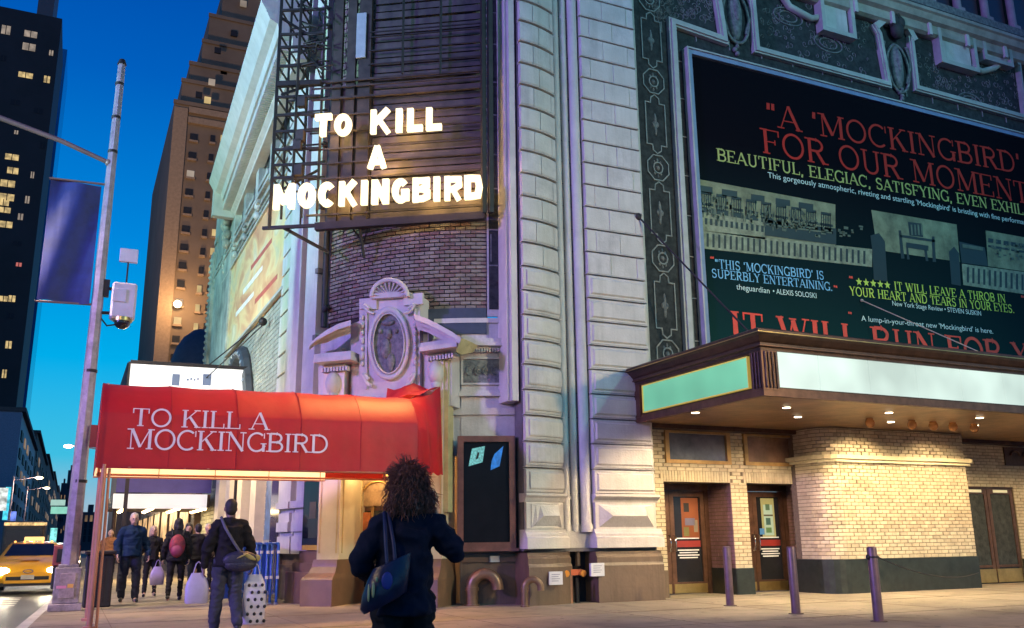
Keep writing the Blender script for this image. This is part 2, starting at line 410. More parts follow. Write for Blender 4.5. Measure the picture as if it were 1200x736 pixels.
g = B()
for k in range(170):
    x_, y_ = random.uniform(.5, 16), random.uniform(8.5, 16.2); r_ = random.uniform(.018, .05)
    g.add([(x_ + r_ * random.uniform(.7, 1.2) * cos(2 * pi * j / 7), y_ + r_ * sin(2 * pi * j / 7), .0055) for j in range(7)], [tuple(range(7))])
tag(g.build('gum_spots', mat('gum_spot', (.09, .075, .06), .8)), 'dark trodden gum spots scattered over the pavement', 'stain', kind='stuff')
# ================================================================== THE THEATRE
T = thing('theatre', 'ornate pale stone theatre with rounded corner and dark tiled wall, filling the right', 'theatre', (9.2, 17, 0))
# --- core walls
m = B(); m.box((11.15, YW, 3.2), (36, YW + .6, 19)); m.box((20.7, YW, 0), (36, YW + .6, 3.2)); part(m, 'tiled_wall', mosaic, T)
m = B(); m.box((8.4, 17.0, 1.0), (11.2, 17.7, 19)); part(m, 'wall', stone_b, T)
m = B(); m.box((8.2, 16.62, 0.98), (11.12, 17.0, 1.05)); m.arc(-2, 66, -.3, .03, .96, 1.02); part(m, 'base_joint', joint, T)

def rblock(m, x0, x1, yf, yb, z0, z1, bev=.03):   # stone with bevelled face, facing -Y
    m.add([(x0, yb, z0), (x1, yb, z0), (x1, yb, z1), (x0, yb, z1), (x0, yf + bev, z0), (x1, yf + bev, z0), (x1, yf + bev, z1), (x0, yf + bev, z1),
           (x0 + bev, yf, z0 + bev), (x1 - bev, yf, z0 + bev), (x1 - bev, yf, z1 - bev), (x0 + bev, yf, z1 - bev)],
          [(0, 4, 5, 1), (1, 5, 6, 2), (2, 6, 7, 3), (3, 7, 4, 0), (4, 8, 9, 5), (5, 9, 10, 6), (6, 10, 11, 7), (7, 11, 8, 4), (8, 11, 10, 9)])
    return m
# --- flat rusticated pilaster
PX0, PX1, PYF, PC = 9.62, 11.08, 16.50, .5205
backp = B(); backp.box((PX0 + .01, PYF + .10, 1.0), (PX1, 17.0, 18.6)); part(backp, 'pilaster_core', joint, T)
lips = B()
for i in range(32):
    z0 = 2.12 + i * PC; z1 = z0 + PC - .055
    if z0 > 18: break
    if i < 9:
        q = B(); rblock(q, PX0, PX1, PYF, PYF + .15, z0, z1, .012)
        # sunk border and raised field
        for (a, b, c, d) in ((PX0 + .05, PX1 - .05, z0 + .05, z1 - .05),): rblock(q, a, b, PYF - .035, PYF, c, d, .03)
        part(q, 'stone_block', stone, T)
    else:
        cuts = [0, .34, .82, 1] if i % 2 else [0, .60, .98, 1]
        cuts = [0, .40, .86, 1] if i % 2 else [0, .16, .58, 1]
        for a, b in zip(cuts[:-1], cuts[1:]):
            jit = random.uniform(-.008, .008)
            q = B(); rblock(q, PX0 + (PX1 - PX0) * a + .002, PX0 + (PX1 - PX0) * b - .002, PYF + jit, PYF + .15, z0, z1, .008)
            part(q, 'stone_block', stone if random.random() < .6 else stone_b, T)
    lips.box((PX0 - .015, PYF + .045, z1 + .004), (PX1 + .015, PYF + .11, z1 + .016))
    lips.box((PX0 - .02, PYF - .005, z0 - .02), (PX1 + .02, PYF + .10, z0 - .006))
part(lips, 'course_fillets', stone_b, T)
# --- curved rusticated pier
PRC = (8.08, 16.46 + 1.95); PR = 1.95
def pier_pt(th, off, z): a = rad(th); return Vector((PRC[0] + (PR + off) * sin(a), PRC[1] - (PR + off) * cos(a), z))
def pier_arc(m, t0, t1, o0, o1, z0, z1, n=6):
    rings = []; c = min(.045, (z1 - z0) * .25)
    for k in range(n + 1):
        t = t0 + (t1 - t0) * k / n; rings.append([pier_pt(t, o0, z0), pier_pt(t, o1 - c * .7, z0), pier_pt(t, o1 - c * .2, z0 + c * .4), pier_pt(t, o1, z0 + c), pier_pt(t, o1, z1 - c), pier_pt(t, o1 - c * .2, z1 - c * .4), pier_pt(t, o1 - c * .7, z1), pier_pt(t, o0, z1)])
    return m.loft(rings)
m = B(); pier_arc(m, -1.5, 27, -.5, -.12, 1.0, 18.6); part(m, 'pier_core', joint, T)
m = B(); m.box((7.78, 16.72, 3.95), (8.03, 17.2, 18.6)); m.box((7.84, 16.62, 3.95), (7.98, 16.72, 18.6)); part(m, 'pier_side_moulding', stone, T)
lips = B()
for i in range(32):
    z0 = 2.12 + i * PC; z1 = z0 + PC - .06
    if z0 > 18: break
    segs = [(-1, 28)] if i < 9 else ([(-1, 13.6), (14, 28)] if i % 2 else [(-1, 8.6), (9, 24), (24.3, 28)])
    for a, b in segs:
        q = B(); pier_arc(q, a, b, -.16, 0, z0, z1, 5)
        if i < 9: pier_arc(q, a + 2.2, b - .8, -.01, .035, z0 + .06, z1 - .05, 5)
        part(q, 'stone_block', stone if (i + int(a)) % 3 else stone_b, T)
    pier_arc(lips, -1.6, 28.6, -.12, .012, z0 - .022, z0 - .006, 7); pier_arc(lips, -1.6, 28.6, -.12, -.05, z1 + .006, z1 + .018, 7)
part(lips, 'course_fillets', stone_b, T)
# --- fluted recess between them
q = B(); q.box((9.02, 16.80, 1.0), (9.64, 17.0, 18.6)); part(q, 'recess_back', stone, T)
for (cx_, w_, y_) in ((9.11, .09, 16.80), (9.285, .08, 16.74), (9.49, .12, 16.66)):
    q = B(); rings = []
    for z in (1.36, 1.5, 1.52, 18.6):
        k = 1.25 if z < 1.51 else 1
        rings.append([(cx_ + w_ * k * cos(a), y_ + .02 - w_ * k * .9 * sin(a), z) for a in [pi * j / 8 for j in range(9)]])
    q.loft(rings, True, True); part(q, 'rounded_moulding', stone, T)
q = B()
for i in range(32): 
    z0 = 2.12 + i * PC
    if z0 < 18: q.box((9.03, 16.79, z0), (9.62, 16.798, z0 + .012))
part(q, 'recess_joint', joint, T)
# --- pedestals with slanted-faced panels, sill and base mouldings
def profile_x(m, x0, x1, prof):   # moulding running along X; prof = [(y, z)...]
    n = len(prof); m.add([(x0, y, z) for y, z in prof] + [(x1, y, z) for y, z in prof],
        [tuple(range(n)), tuple(range(2 * n - 1, n - 1, -1))] + [(i, i + 1, n + i + 1, n + i) for i in range(n - 1)] + [(n - 1, 0, n, 2 * n - 1)])
    return m
def sill_prof(yf, z, back): return [(back, z - .16), (yf + .05, z - .16), (yf + .03, z - .11), (yf - .02, z - .08), (yf - .07, z - .04), (yf - .07, z), (back, z + .03)]
def base_prof(yf, z, back): return [(back, z), (yf - .10, z), (yf - .10, z + .20), (yf - .06, z + .23), (yf - .06, z + .27), (yf - .02, z + .31), (yf, z + .37), (back, z + .37)]
q = B(); profile_x(q, PX0 - .03, PX1 + .07, sill_prof(PYF, 2.10, 17.0)); part(q, 'sill_moulding', stone, T)
q = B(); q.box((PX0, PYF + .02, 1.40), (PX1, 17.0, 1.945)); part(q, 'pedestal', stone, T)
q = B(); x0, x1, z0, z1 = PX0 + .08, PX1 - .06, 1.45, 1.90; y0 = PYF + .02; yf = PYF - .13
q.add([(x0, y0, z0), (x1, y0, z0), (x1, y0, z1), (x0, y0, z1), (x0 + .25, yf, z0 + .22), (x1 - .25, yf, z0 + .22), (x1 - .25, y0 - .05, z1 - .05), (x0 + .25, y0 - .05, z1 - .05)],
      [(0, 1, 5, 4), (1, 2, 6, 5), (2, 3, 7, 6), (3, 0, 4, 7), (4, 5, 6, 7)]); part(q, 'faceted_panel', stone, T)
q = B(); profile_x(q, PX0 - .05, PX1 + .10, base_prof(PYF, 1.045, 17.0)); part(q, 'base_moulding', stone, T)
q = B(); q.box((8.98, 16.70, 1.045), (PX0 + .02, 17.0, 1.38)); profile_x(q, 8.95, 9.7, [(17, 1.98), (16.80, 1.98), (16.76, 2.0), (16.74, 2.06), (17, 2.08)]); part(q, 'recess_pedestal', stone, T)
for o0, za, zb, nm in ((.02, 1.40, 1.945, 'pedestal'), ):
    q = B(); pier_arc(q, -1, 28, -.3, o0 - .04, za, zb); part(q, nm, stone, T)
q = B(); rings = []
for k in range(9):
    t = 2 + 23 * k / 8; bl = min(k, 8 - k) / 2.0; bl = min(1, bl); 
    rings.append([pier_pt(t, -.04, 1.45), pier_pt(t, .0 + .12 * bl, 1.45 + .22 * bl), pier_pt(t, .0 + .01 * bl, 1.90 - .03 * bl), pier_pt(t, -.04, 1.90)])
q.loft(rings); part(q, 'faceted_panel', stone, T)
def pier_prof(m, prof):
    rings = []
    for k in range(9):
        t = -2 + 31 * k / 8; rings.append([pier_pt(t, o, z) for o, z in prof])
    return m.loft(rings)
q = B(); pier_prof(q, [(-.3, 1.94), (-.03, 1.94), (.02, 2.02), (.07, 2.06), (.07, 2.10), (-.3, 2.12)]); part(q, 'sill_moulding', stone, T)
q = B(); pier_prof(q, [(-.3, 1.045), (.09, 1.045), (.09, 1.245), (.05, 1.275), (.05, 1.315), (.0, 1.36), (0, 1.41), (-.3, 1.41)]); part(q, 'base_moulding', stone, T)
# --- brown painted base
q = B(); profile_x(q, PX0 - .08, PX1 + .02, [(17.2, 0), (16.34, 0), (16.34, .70), (16.37, .76), (16.37, .86), (16.42, .92), (16.42, .97), (17.2, .98)])
part(q, 'brown_base', basebrown, T)
q = B(); pier_prof(q, [(-.9, 0), (.14, 0), (.14, .70), (.11, .76), (.11, .86), (.06, .92), (.06, .97), (-.9, .98)]); part(q, 'brown_base', basebrown, T)
q = B(); q.box((9.0, 16.86, 0), (9.62, 17.0, 1.0)); part(q, 'recess_base', darkm, T)
# --- corner wall, lower stage
q = B(); q.arc(-2, 27, -.35, 0, 1.0, 5.75); q.arc(27, 60, -.35, -.02, 2.9, 5.75); q.arc(59, 92, -.35, 0, 1.0, 5.75); part(q, 'corner_wall', stone_b, T)
q = B(); q.arc(8, 27, -.5, .10, 0, .95, 12); q.arc(8, 27, .10, .14, .80, .90, 12); part(q, 'brown_base', basebrown, T)
q = B(); q.arc(66, 92, -.5, .14, 0, .75, 12); q.arc(66, 92, -.5, .08, .75, .98, 12); part(q, 'brown_base', basebrown, T)
# entablature band with dentils on the corner wall
q = B()
for (o, za, zb) in ((.05, 3.72, 3.80), (.03, 3.80, 3.86), (.10, 4.10, 4.16), (.06, 4.16, 4.22), (.08, 5.10, 5.14), (.20, 5.14, 5.20), (.16, 5.20, 5.30), (.05, 5.66, 5.76)):
    q = B(); q.arc(12.5, 34, -.1, o, za, zb, 10); part(q, 'string_course', stone, T)
    q = B(); q.arc(60, 68, -.1, o, za, zb, 4); part(q, 'string_course', stone, T)
q = B()
for k in range(30): f = 13 + k * .66; q.arc(f, f + .38, 0, .12, 5.02, 5.10, 1)
part(q, 'dentils', stone, T, kind='stuff')
q = B(); q.arc(15.0, 26.5, -.05, .03, 4.38, 4.86, 8); part(q, 'relief_panel', mosaic2, T)
q = B()
for zc in (4.34, 4.88): q.arc(14.5, 27, 0, .05, zc, zc + .04, 8)
q.arc(14.4, 15, 0, .05, 4.34, 4.92, 1); q.arc(26.5, 27.1, 0, .05, 4.34, 4.92, 1); part(q, 'panel_frame', stone, T)
q = B()   # carved scrolls
for k in range(5):
    f = 16.5 + k * 2.1; c = CP(f, .035, 4.62)
    q.tube([c + Vector((.10 * cos(a) * (1 - a / 11), 0, .13 * sin(a) * (1 - a / 11))) for a in [j * .55 for j in range(18)]], .013, 5)
part(q, 'carved_scroll', mosaic2, T)
# --- tall framed show window on the corner
FW = 20.0; wn = Vector((-sin(rad(FW)), -cos(rad(FW)), 0)); wu = Vector((cos(rad(FW)), -sin(rad(FW)), 0)); wp = CP(FW, .30, 0)
a = onP(536, 580, wp, wn); b = onP(604, 580, wp, wn); zt = onP(570, 511, wp, wn).z; zb = onP(570, 643, wp, wn).z
def wq(s, z, d=0): return Vector((a.x, a.y, 0)) + wu * s + Vector((0, 0, z)) + wn * d
wl = (Vector((b.x, b.y, 0)) - Vector((a.x, a.y, 0))).length
woodf = mat('red_brown_frame', (.20, .085, .07), .4, .2, var=.2, scale=4)
fr = B(); t_ = .12
for s0, s1, za, zb_ in ((0, wl, zt - t_, zt), (0, wl, zb, zb + t_), (0, t_, zb + t_, zt - t_), (wl - t_, wl, zb + t_, zt - t_)):
    fr.prism([wq(s0, za, .04), wq(s1, za, .04), wq(s1, zb_, .04), wq(s0, zb_, .04)], -wn * .2)
fr.prism([wq(-.05, zb - .05, .08), wq(wl + .05, zb - .05, .08), wq(wl + .05, zb, .08), wq(-.05, zb, .08)], -wn * .24)
fo = part(fr, 'show_window', woodf, T)
q = B(); q.prism([wq(t_, zb + t_, -.02), wq(wl - t_, zb + t_, -.02), wq(wl - t_, zt - t_, -.02), wq(t_, zt - t_, -.02)], -wn * .03); part(q, 'pane', mat('smoked_show_glass', (.010, .010, .016), .22, spec=.12), fo)
q = B(); q.prism([wq(.22, zt - .60, 0), wq(.50, zt - .52, 0), wq(.55, zt - .2, 0), wq(.29, zt - .25, 0)], -wn * .012); part(q, 'lit_notice', emat('pale_teal_screen', (.25, .80, .80), .8, 30, .6), fo)
q = B(); q.prism([wq(.66, zt - .68, 0), wq(.84, zt - .60, 0), wq(.92, zt - .2, 0), wq(.74, zt - .36, 0), wq(.68, zt - .5, 0)], -wn * .012); part(q, 'blue_screen', emat('blue_screen', (.02, .28, .95), .8, 12, .5), fo)
q = B(); q.prism([wq(.36, zt - .47, .004), wq(.41, zt - .45, .004), wq(.44, zt - .33, .004), wq(.40, zt - .32, .004)], -wn * .002); part(q, 'dark_figure', black, fo)

# --- dark tiled strip and dark blue band left of the pier
q = B(); q.arc(12.4, 20.4, -.02, .03, 5.80, 18.6, 6); part(q, 'corner_strip_wall', stone_b, T)
q = B(); q.arc(15.6, 19.9, .02, .045, 5.95, 18.6, 3); part(q, 'tiled_strip', mosaic, T)
q = B()
for k in range(7):
    z = 6.9 + k * 1.75; q.arc(15.6, 19.9, .04, .055, z, z + .03, 3); q.arc(15.6, 19.9, .04, .055, z + .8, z + .83, 3)
    for s in range(2): q.arc(16.2 + s * 3.0, 16.5 + s * 3.0, .04, .052, z + .1, z + .72, 1)
part(q, 'tile_border', mosaic2, T)
q = B(); q.arc(20.6, 42, .0, .04, 5.42, 5.98, 8); part(q, 'blue_slate_band', mat('blue_slate', (.035, .05, .085), .6, scale=5), T)

# --- corner brick panel: bricks laid on the curve
def brick_courses(z0, z1, f0, f1, bh, bw_deg, store, off=0.0):
    r = 0; z = z0
    while z < z1:
        f = f0 + (bw_deg / 2 if r % 2 else 0)
        if r % 2: store.append((f0, f0 + bw_deg / 2 - .1, z, z + bh - .024))
        while f < f1:
            store.append((f, min(f + bw_deg - .25, f1), z, z + bh - .024)); f += bw_deg
        z += bh; r += 1
q = B(); q.arc(20.3, 69, -.5, -.05, 5.75, 18.6, 18); part(q, 'brick_backing', mortar_c, T)
lst = []; brick_courses(5.98, 8.9, 20.6, 68.4, .088, 2.75, lst)
lst2 = []; brick_courses(8.95, 18.3, 20.6, 68.4, .18, 5.5, lst2)
near = sorted(lst, key=lambda b: abs(b[2] - 7.2) + abs(b[0] - 38) * .03)[:0]
qa = B(); qb = B()
for (fa, fb, za, zb2) in lst:
    (qa if random.random() < .6 else qb).arc(fa, fb, -.08, random.uniform(-.008, .008), za, zb2, 1)
for (fa, fb, za, zb2) in lst2: qa.arc(fa, fb, -.08, 0, za, zb2, 2)
part(qa, 'brick_courses', brick_c, T, kind='stuff'); part(qb, 'brick_courses', brick_c2, T, kind='stuff')
q = B(); q.tube([CP(69, .08, 5.9), CP(69, .08, 7.0), CP(69, .08, 18)], .07, 8); q.tube([CP(67, .1, 6.35), CP(69, .1, 6.25)], .06, 8); part(q, 'downpipe', darkm, T)
# --- violet-lit pilasters at the avenue end of the curve
q = B(); q.arc(71.5, 78, -.3, .16, 1.0, 18.6, 4); part(q, 'pilaster', stone, T)
q = B(); q.arc(80, 91.5, -.3, .22, 2.1, 18.6, 5); part(q, 'pilaster', stone, T)
for i in range(11):
    q = B(); q.arc(70.6, 72, .04, .20, 2.5 + i * 1.56, 2.62 + i * 1.56, 1); part(q, 'pilaster_clamp', joint, T)
# pedestals of these pilasters, with faceted panels
for (fa, fb) in ((70.5, 79), (80, 92)):
    q = B(); q.arc(fa, fb, -.2, .2, .98, 1.35, 4); q.arc(fa, fb, -.2, .14, 1.35, 1.95, 4); q.arc(fa, fb, -.2, .27, 1.95, 2.1, 4); q.arc(fa + .6, fb - .6, .1, .24, 1.45, 1.66, 4); q.arc(fa + .9, fb - .9, .1, .2, 1.66, 1.86, 4)
    part(q, 'pedestal', stone, T)

# ================================================================== avenue side wall
q = B(); q.box((XL, 21.7, 0), (XL + .6, 37.6, 17)); part(q, 'avenue_wall', stone_l, T)
for i in range(34):            # slanted-looking rusticated strip
    z0 = 2.12 + i * PC
    if z0 > 18: break
    if z0 < 3.9: continue
    q = B(); q.box((XL - .16, 21.75, z0), (XL, 23.0, z0 + PC - .06)); part(q, 'stone_block', stone, T, bevel=.012)
q = B(); q.box((XL - .2, 21.7, 0), (XL, 23.1, 1.0)); part(q, 'brown_base', basebrown, T)
gbrick = mat('green_grey_brick', (.30, .31, .26), .7, var=.2, scale=3, bump=.3)
q = B(); q.box((XL - .015, 23.2, .9), (XL, 37.6, 7.4)); part(q, 'mortar_wall', mat('grey_mortar', (.16, .16, .14), .9), T)
q = B(); z = 1.0; r = 0
while z < 7.35:
    y = 23.25 + (.15 if r % 2 else 0)
    while y < 37: q.box((XL - .05 - random.uniform(0, .008), y, z), (XL - .01, y + .285, z + .12)); y += .3
    z += .135; r += 1
part(q, 'brick_courses', gbrick, T, kind='stuff')
q = B(); q.box((XL - .14, 21.85, 1.0), (XL, 23.05, 3.95)); fo = part(q, 'display_window', mat('violet_grey_frame', (.16, .13, .17), .4), T)
q = B(); q.box((XL - .155, 21.95, 1.1), (XL - .142, 22.95, 3.85)); part(q, 'pane', mat('violet_reflecting_glass', (.05, .04, .10), .12), fo)
# stages of mouldings up to the cornice (the cornice leans out slightly towards the corner)
def prof_y(m, prof, ya, yb, dxa=0, dxb=0):
    n = len(prof); m.add([(x + dxa, ya, z) for x, z in prof] + [(x + dxb, yb, z) for x, z in prof],
        [tuple(range(n)), tuple(range(2 * n - 1, n - 1, -1))] + [(i, (i + 1) % n, n + (i + 1) % n, n + i) for i in range(n)])
    return m
cz = 13.83
q = B(); prof_y(q, [(4.6, cz - 1.3), (4.30, cz - 1.3), (4.30, cz - 1.18), (4.18, cz - 1.1), (4.18, cz - .78), (3.86, cz - .72), (3.80, cz - .50), (3.62, cz - .42), (3.52, cz - .2), (3.40, cz), (3.40, cz + .10), (4.6, cz + .3)], 20.2, 32.6, -.40, 0); part(q, 'cornice', stone, T)
q = B(); q.box((3.55, 32.3, cz - 1.3), (4.6, 32.6, cz)); part(q, 'cornice_return', stone, T)
q = B(); n = 92
for k in range(n):
    y = 20.4 + k * .130; dx = -.48 + .48 * (y - 17.6) / 15; q.box((3.90 + dx, y, cz - 1.05), (4.2 + dx, y + .08, cz - .80))
part(q, 'dentils', stone, T, kind='stuff')
q = B(); q.box((4.32, 32.6, 7), (4.6, 37.6, 14.3)); q.box((4.2, 36.9, 6), (4.6, 37.6, 12.6)); part(q, 'end_pilaster', stone_l, T)
for k in range(26):
    q = B(); q.ell((4.24, 37.2, 6.3 + k * .24), (.14, .14, .10), 8, 5); part(q, 'carved_knob', stone_l, T)
q = B()
for k in range(12):
    q.ell((4.16 + random.uniform(-.05, .05), 33.2 + random.uniform(-.35, .35), 12.3 + random.uniform(-.6, .6)), (.16, .2, .2), 7, 5)
part(q, 'carved_crest', stone_l, T)
# upper openings: arched dark recesses with hoods, pilaster strips, string courses
dk = mat('dark_recess', (.045, .055, .06), .5)
for k in range(6):
    y0 = 23.6 + k * 2.3
    q = B(); prof = [(XL - .03, y0, 11.9), (XL - .03, y0 + 1.1, 11.9)] + [(XL - .03, y0 + .55 + .55 * cos(a), 13.0 + .42 * sin(a)) for a in [pi * j / 8 for j in range(9)]]
    q.prism(prof, (.02, 0, 0)); part(q, 'window_recess', dk, T)
    q = B(); pts = [(XL - .10, y0 + .55 + .68 * cos(a), 12.55 + .62 * sin(a)) for a in [pi * j / 10 for j in range(11)]]
    q.tube(pts, .07, 6, False); q.box((XL - .22, y0 - .25, 11.72), (XL, y0 + 1.35, 11.86)); part(q, 'hood_moulding', stone_l, T)
    q = B(); q.box((XL - .20, y0 + 1.45, 11.4), (XL, y0 + 1.95, 13.2)); q.box((XL - .26, y0 + 1.4, 12.9), (XL, y0 + 2.0, 13.1)); part(q, 'pilaster', stone_l, T)
    q = B(); 
    for j in range(3): q.ell((XL - .12, y0 + 1.7 + random.uniform(-.2, .2), 11.1 + j * .3), (.12, .16, .13), 7, 5)
    part(q, 'carved_ornament', stone_l, T)
q = B()
for (x_, za, zb_) in ((.10, 11.35, 11.5), (.22, 11.5, 11.62), (.12, 13.25, 13.4), (.06, 11.2, 11.26)): q = B(); q.box((XL - x_, 21.7, za), (XL, 37.0, zb_)); part(q, 'string_course', stone_l, T)
# arched dark rim low on the avenue wall
q = B(); c_ = onX(304, 396, XL)
pts = [(XL - .12, c_.y + 2.6 - 2.9 * cos(a), 3.0 + (c_.z - 3.0) * sin(a)) for a in [pi * j / 24 for j in range(25)]]
q.tube(pts, .22, 8, False); part(q, 'arch_rim', mat('dark_arch_rim', (.05, .055, .06), .5), T)
q = B()
for j in range(1, 24, 1):
    p = Vector(pts[j]); q.ell(p + Vector((-.16, 0, 0)), (.09, .09, .09), 7, 5)
part(q, 'rim_studs', mat('pale_studs', (.3, .3, .32), .5), T)
q = B(); q.box((XL - .06, c_.y + .1, 2.6), (XL - .052, c_.y + 5.2, 5.2)); part(q, 'arch_infill', white, T)

# billboard on the avenue wall
yb0, yb1 = onX(333, 337, XL - .12).y, onX(257, 400, XL - .12).y
zb0 = onX(333, 337, XL - .12).z; zt0 = onX(335, 207, XL - .12).z; zt1 = onX(259, 337, XL - .12).z
BBm = mat('printed_hoarding', (.8, .5, .25), .45)
n_ = BBm.node_tree; b_ = n_.nodes['Principled BSDF']
tcn = n_.nodes.new('ShaderNodeTexCoord'); mp = n_.nodes.new('ShaderNodeMapping'); mp.inputs['Scale'].default_value = (1, .5, .9); mp.inputs['Rotation'].default_value = (rad(28), 0, 0)
nz = n_.nodes.new('ShaderNodeTexNoise'); nz.inputs['Scale'].default_value = 1.1; nz.inputs['Detail'].default_value = 3; nz.inputs['Distortion'].default_value = .8
rp = n_.nodes.new('ShaderNodeValToRGB')
n_.links.new(tcn.outputs['Object'], mp.inputs[0]); n_.links.new(mp.outputs[0], nz.inputs['Vector']); n_.links.new(nz.outputs[0], rp.inputs[0])
rp.color_ramp.elements[0].position = .28; rp.color_ramp.elements[0].color = (.55, .24, .12, 1)
rp.color_ramp.elements[1].position = .72; rp.color_ramp.elements[1].color = (.75, .66, .45, 1)
for p_, c in ((.42, (.68, .38, .18, 1)), (.52, (.76, .56, .26, 1)), (.60, (.62, .50, .30, 1))): k = rp.color_ramp.elements.new(p_); k.color = c
n_.links.new(rp.outputs[0], b_.inputs['Base Color'])
BB = thing('billboard', 'orange and yellow printed billboard on the avenue wall, left of the lit sign', 'billboard', (XL, 28, 7.4))
xx = XL - .12
zfar = (zt0 + zt1) / 2
q = B(); q.prism([(xx, yb0, zb0), (xx, yb1, zb0), (xx, yb1, zt1), (xx, yb0, zt0)], (.1, 0, 0)); part(q, 'printed_sheet', BBm, BB)
q = B(); q.bar((xx - .03, yb0, zt0), (xx - .03, yb1, zt1), .08); part(q, 'rail', pale, BB); q = B(); q.bar((xx - .03, yb0, zb0), (xx - .03, yb1, zb0), .08); part(q, 'rail', pale, BB)
hl = mat('hoarding_print_white', (.85, .83, .75), .5); hl2 = mat('hoarding_print_red', (.55, .12, .08), .5)
for k in range(4):    # long printed strokes
    z_ = zb0 + .5 + k * .45; y_ = yb0 + 1 + (k * 3.7) % 5
    q = B(); q.prism([(xx - .004, y_, z_), (xx - .004, y_ + 3.4, z_ + .1), (xx - .004, y_ + 3.4, z_ + .26), (xx - .004, y_, z_ + .14)], (.003, 0, 0)); part(q, 'printed_stroke', hl if k % 3 else hl2, BB)
wr = B(); p_ = onX(308, 377, XL - .25); wr.tube([p_, Vector((3.4, p_.y + 5, 6.6)), Vector((2.9, p_.y + 9, 6.0))], .02, 5); wr.ell(p_, (.12, .12, .12), 8, 6)
wr.tube([p_ + Vector((0, 0, -.1)), Vector((3.2, p_.y + 2.5, 5.9)), Vector((2.6, p_.y + 4, 5.2))], .018, 5)
tag(wr.build('guy_wire', darkm), 'thin dark guy wire slung from the billboard foot down to the white light box', 'cable')

# ================================================================== right wall: frames, tiles, carvings
def W_(px, py, y=YW): return onY(px, py, y)
def frame_px(name, pts, w, m, y0, y1, lab=None):   # raised moulding following corner points on the wall; w in metres
    P = [W_(*p) for p in pts]; P2 = [Vector((p.x, p.z)) for p in P]
    q = B()
    for wi, ya in ((w, y0), (w * .55, y0 - .045)):
        l, r = ribbon(P2, wi)
        q.loft([[(l[i].x, y1, l[i].y), (l[i].x, ya, l[i].y), (r[i].x, ya, r[i].y), (r[i].x, y1, r[i].y)] for i in range(len(l))])
    return part(q, name, m, T, lab)
frame_px('stone_frame', [(806, 425), (785, 28), (846, 49), (834, -30)], .22, pale, YW - .12, YW)
frame_px('stone_frame', [(876, -30), (884, 60), (1038, 101), (1027, 42), (1020, 30)], .20, pale, YW - .12, YW)
frame_px('stone_frame', [(1064, 45), (1071, 105), (1200, 140), (1300, 165)], .20, pale, YW - .12, YW)
frame_px('stone_frame', [(1190, 76), (1198, 138)], .12, pale, YW - .12, YW)
q = B(); q.box((11.12, 16.78, 3.6), (11.30, YW, 19)); q.box((11.30, 16.86, 3.6), (11.36, YW, 19)); part(q, 'edge_moulding', pale, T)
# tiled border of octagons and notched panels
xl_, xr_ = W_(757, 250).x + .04, W_(788, 250).x
xc_, hw = (xl_ + xr_) / 2, (xr_ - xl_) / 2 - .05
line = mat('raised_tile_line', (.25, .265, .26), .6, var=.2, scale=6, bump=.3)
def outline(pts, w=.028, y0=YW - .03, name='tile_outline'):
    q = B(); P2 = [Vector(p) for p in pts]; l, r = ribbon(P2, w)
    q.loft([[(l[i].x, YW, l[i].y), (l[i].x, y0, l[i].y), (r[i].x, y0, r[i].y), (r[i].x, YW, r[i].y)] for i in range(len(l))])
    return part(q, name, line, T)
zc0 = W_(775, 303).z; pitch = (W_(770.6, 197).z - zc0)
for k in range(-2, 5):
    zc = zc0 + k * pitch
    if zc < 4: continue
    o8 = [(xc_ + hw * cos(rad(22.5 + 45 * j)) * 1.05, zc + .34 * sin(rad(22.5 + 45 * j))) for j in range(9)]; outline(o8)
    outline([(xc_ + .13 * cos(a), zc + .14 * sin(a)) for a in [2 * pi * j / 10 for j in range(11)]], .03)
    q = B(); q.ell((xc_, YW, zc), (.06, .04, .06), 8, 6)
    for j in range(8): a = rad(45 * j); q.ell((xc_ + .12 * cos(a), YW, zc + .2 * sin(a)), (.03, .02, .05), 6, 4)
    part(q, 'rosette', mosaic2, T)
    z0, z1 = zc + .44, zc + pitch - .44; h = hw * .92
    outline([(xc_ - h, z0 + .14), (xc_ - h, z1 - .14), (xc_ - h * .45, z1 - .14), (xc_ - h * .4, z1), (xc_, z1 + .08), (xc_ + h * .4, z1), (xc_ + h * .45, z1 - .14), (xc_ + h, z1 - .14), (xc_ + h, z0 + .14),
             (xc_ + h * .45, z0 + .14), (xc_ + h * .4, z0), (xc_, z0 - .08), (xc_ - h * .4, z0), (xc_ - h * .45, z0 + .14), (xc_ - h, z0 + .14)])
    q = B(); q.ell((xc_, YW, (z0 + z1) / 2), (.05, .03, .3), 8, 6); q.ell((xc_, YW, (z0 + z1) / 2), (.11, .025, .09), 8, 6); part(q, 'rosette', mosaic2, T)
# inner tiled margin beside the poster
xm0, xm1 = W_(800, 250).x + .09, W_(822, 250).x
q = B()
for k in range(9):
    z = 4.6 + k * 1.02; q.box((xm0, YW - .02, z), (xm1, YW, z + .02))
q.box((xm0, YW - .02, 4), (xm0 + .02, YW, 13.2)); part(q, 'margin_lines', line, T)
for k in range(16):    # top margin squares
    x_ = 12.2 + k * 1.05; q = B(); q.box((x_, YW - .02, 13.45), (x_ + .02, YW, 13.75)); part(q, 'margin_line', line, T)
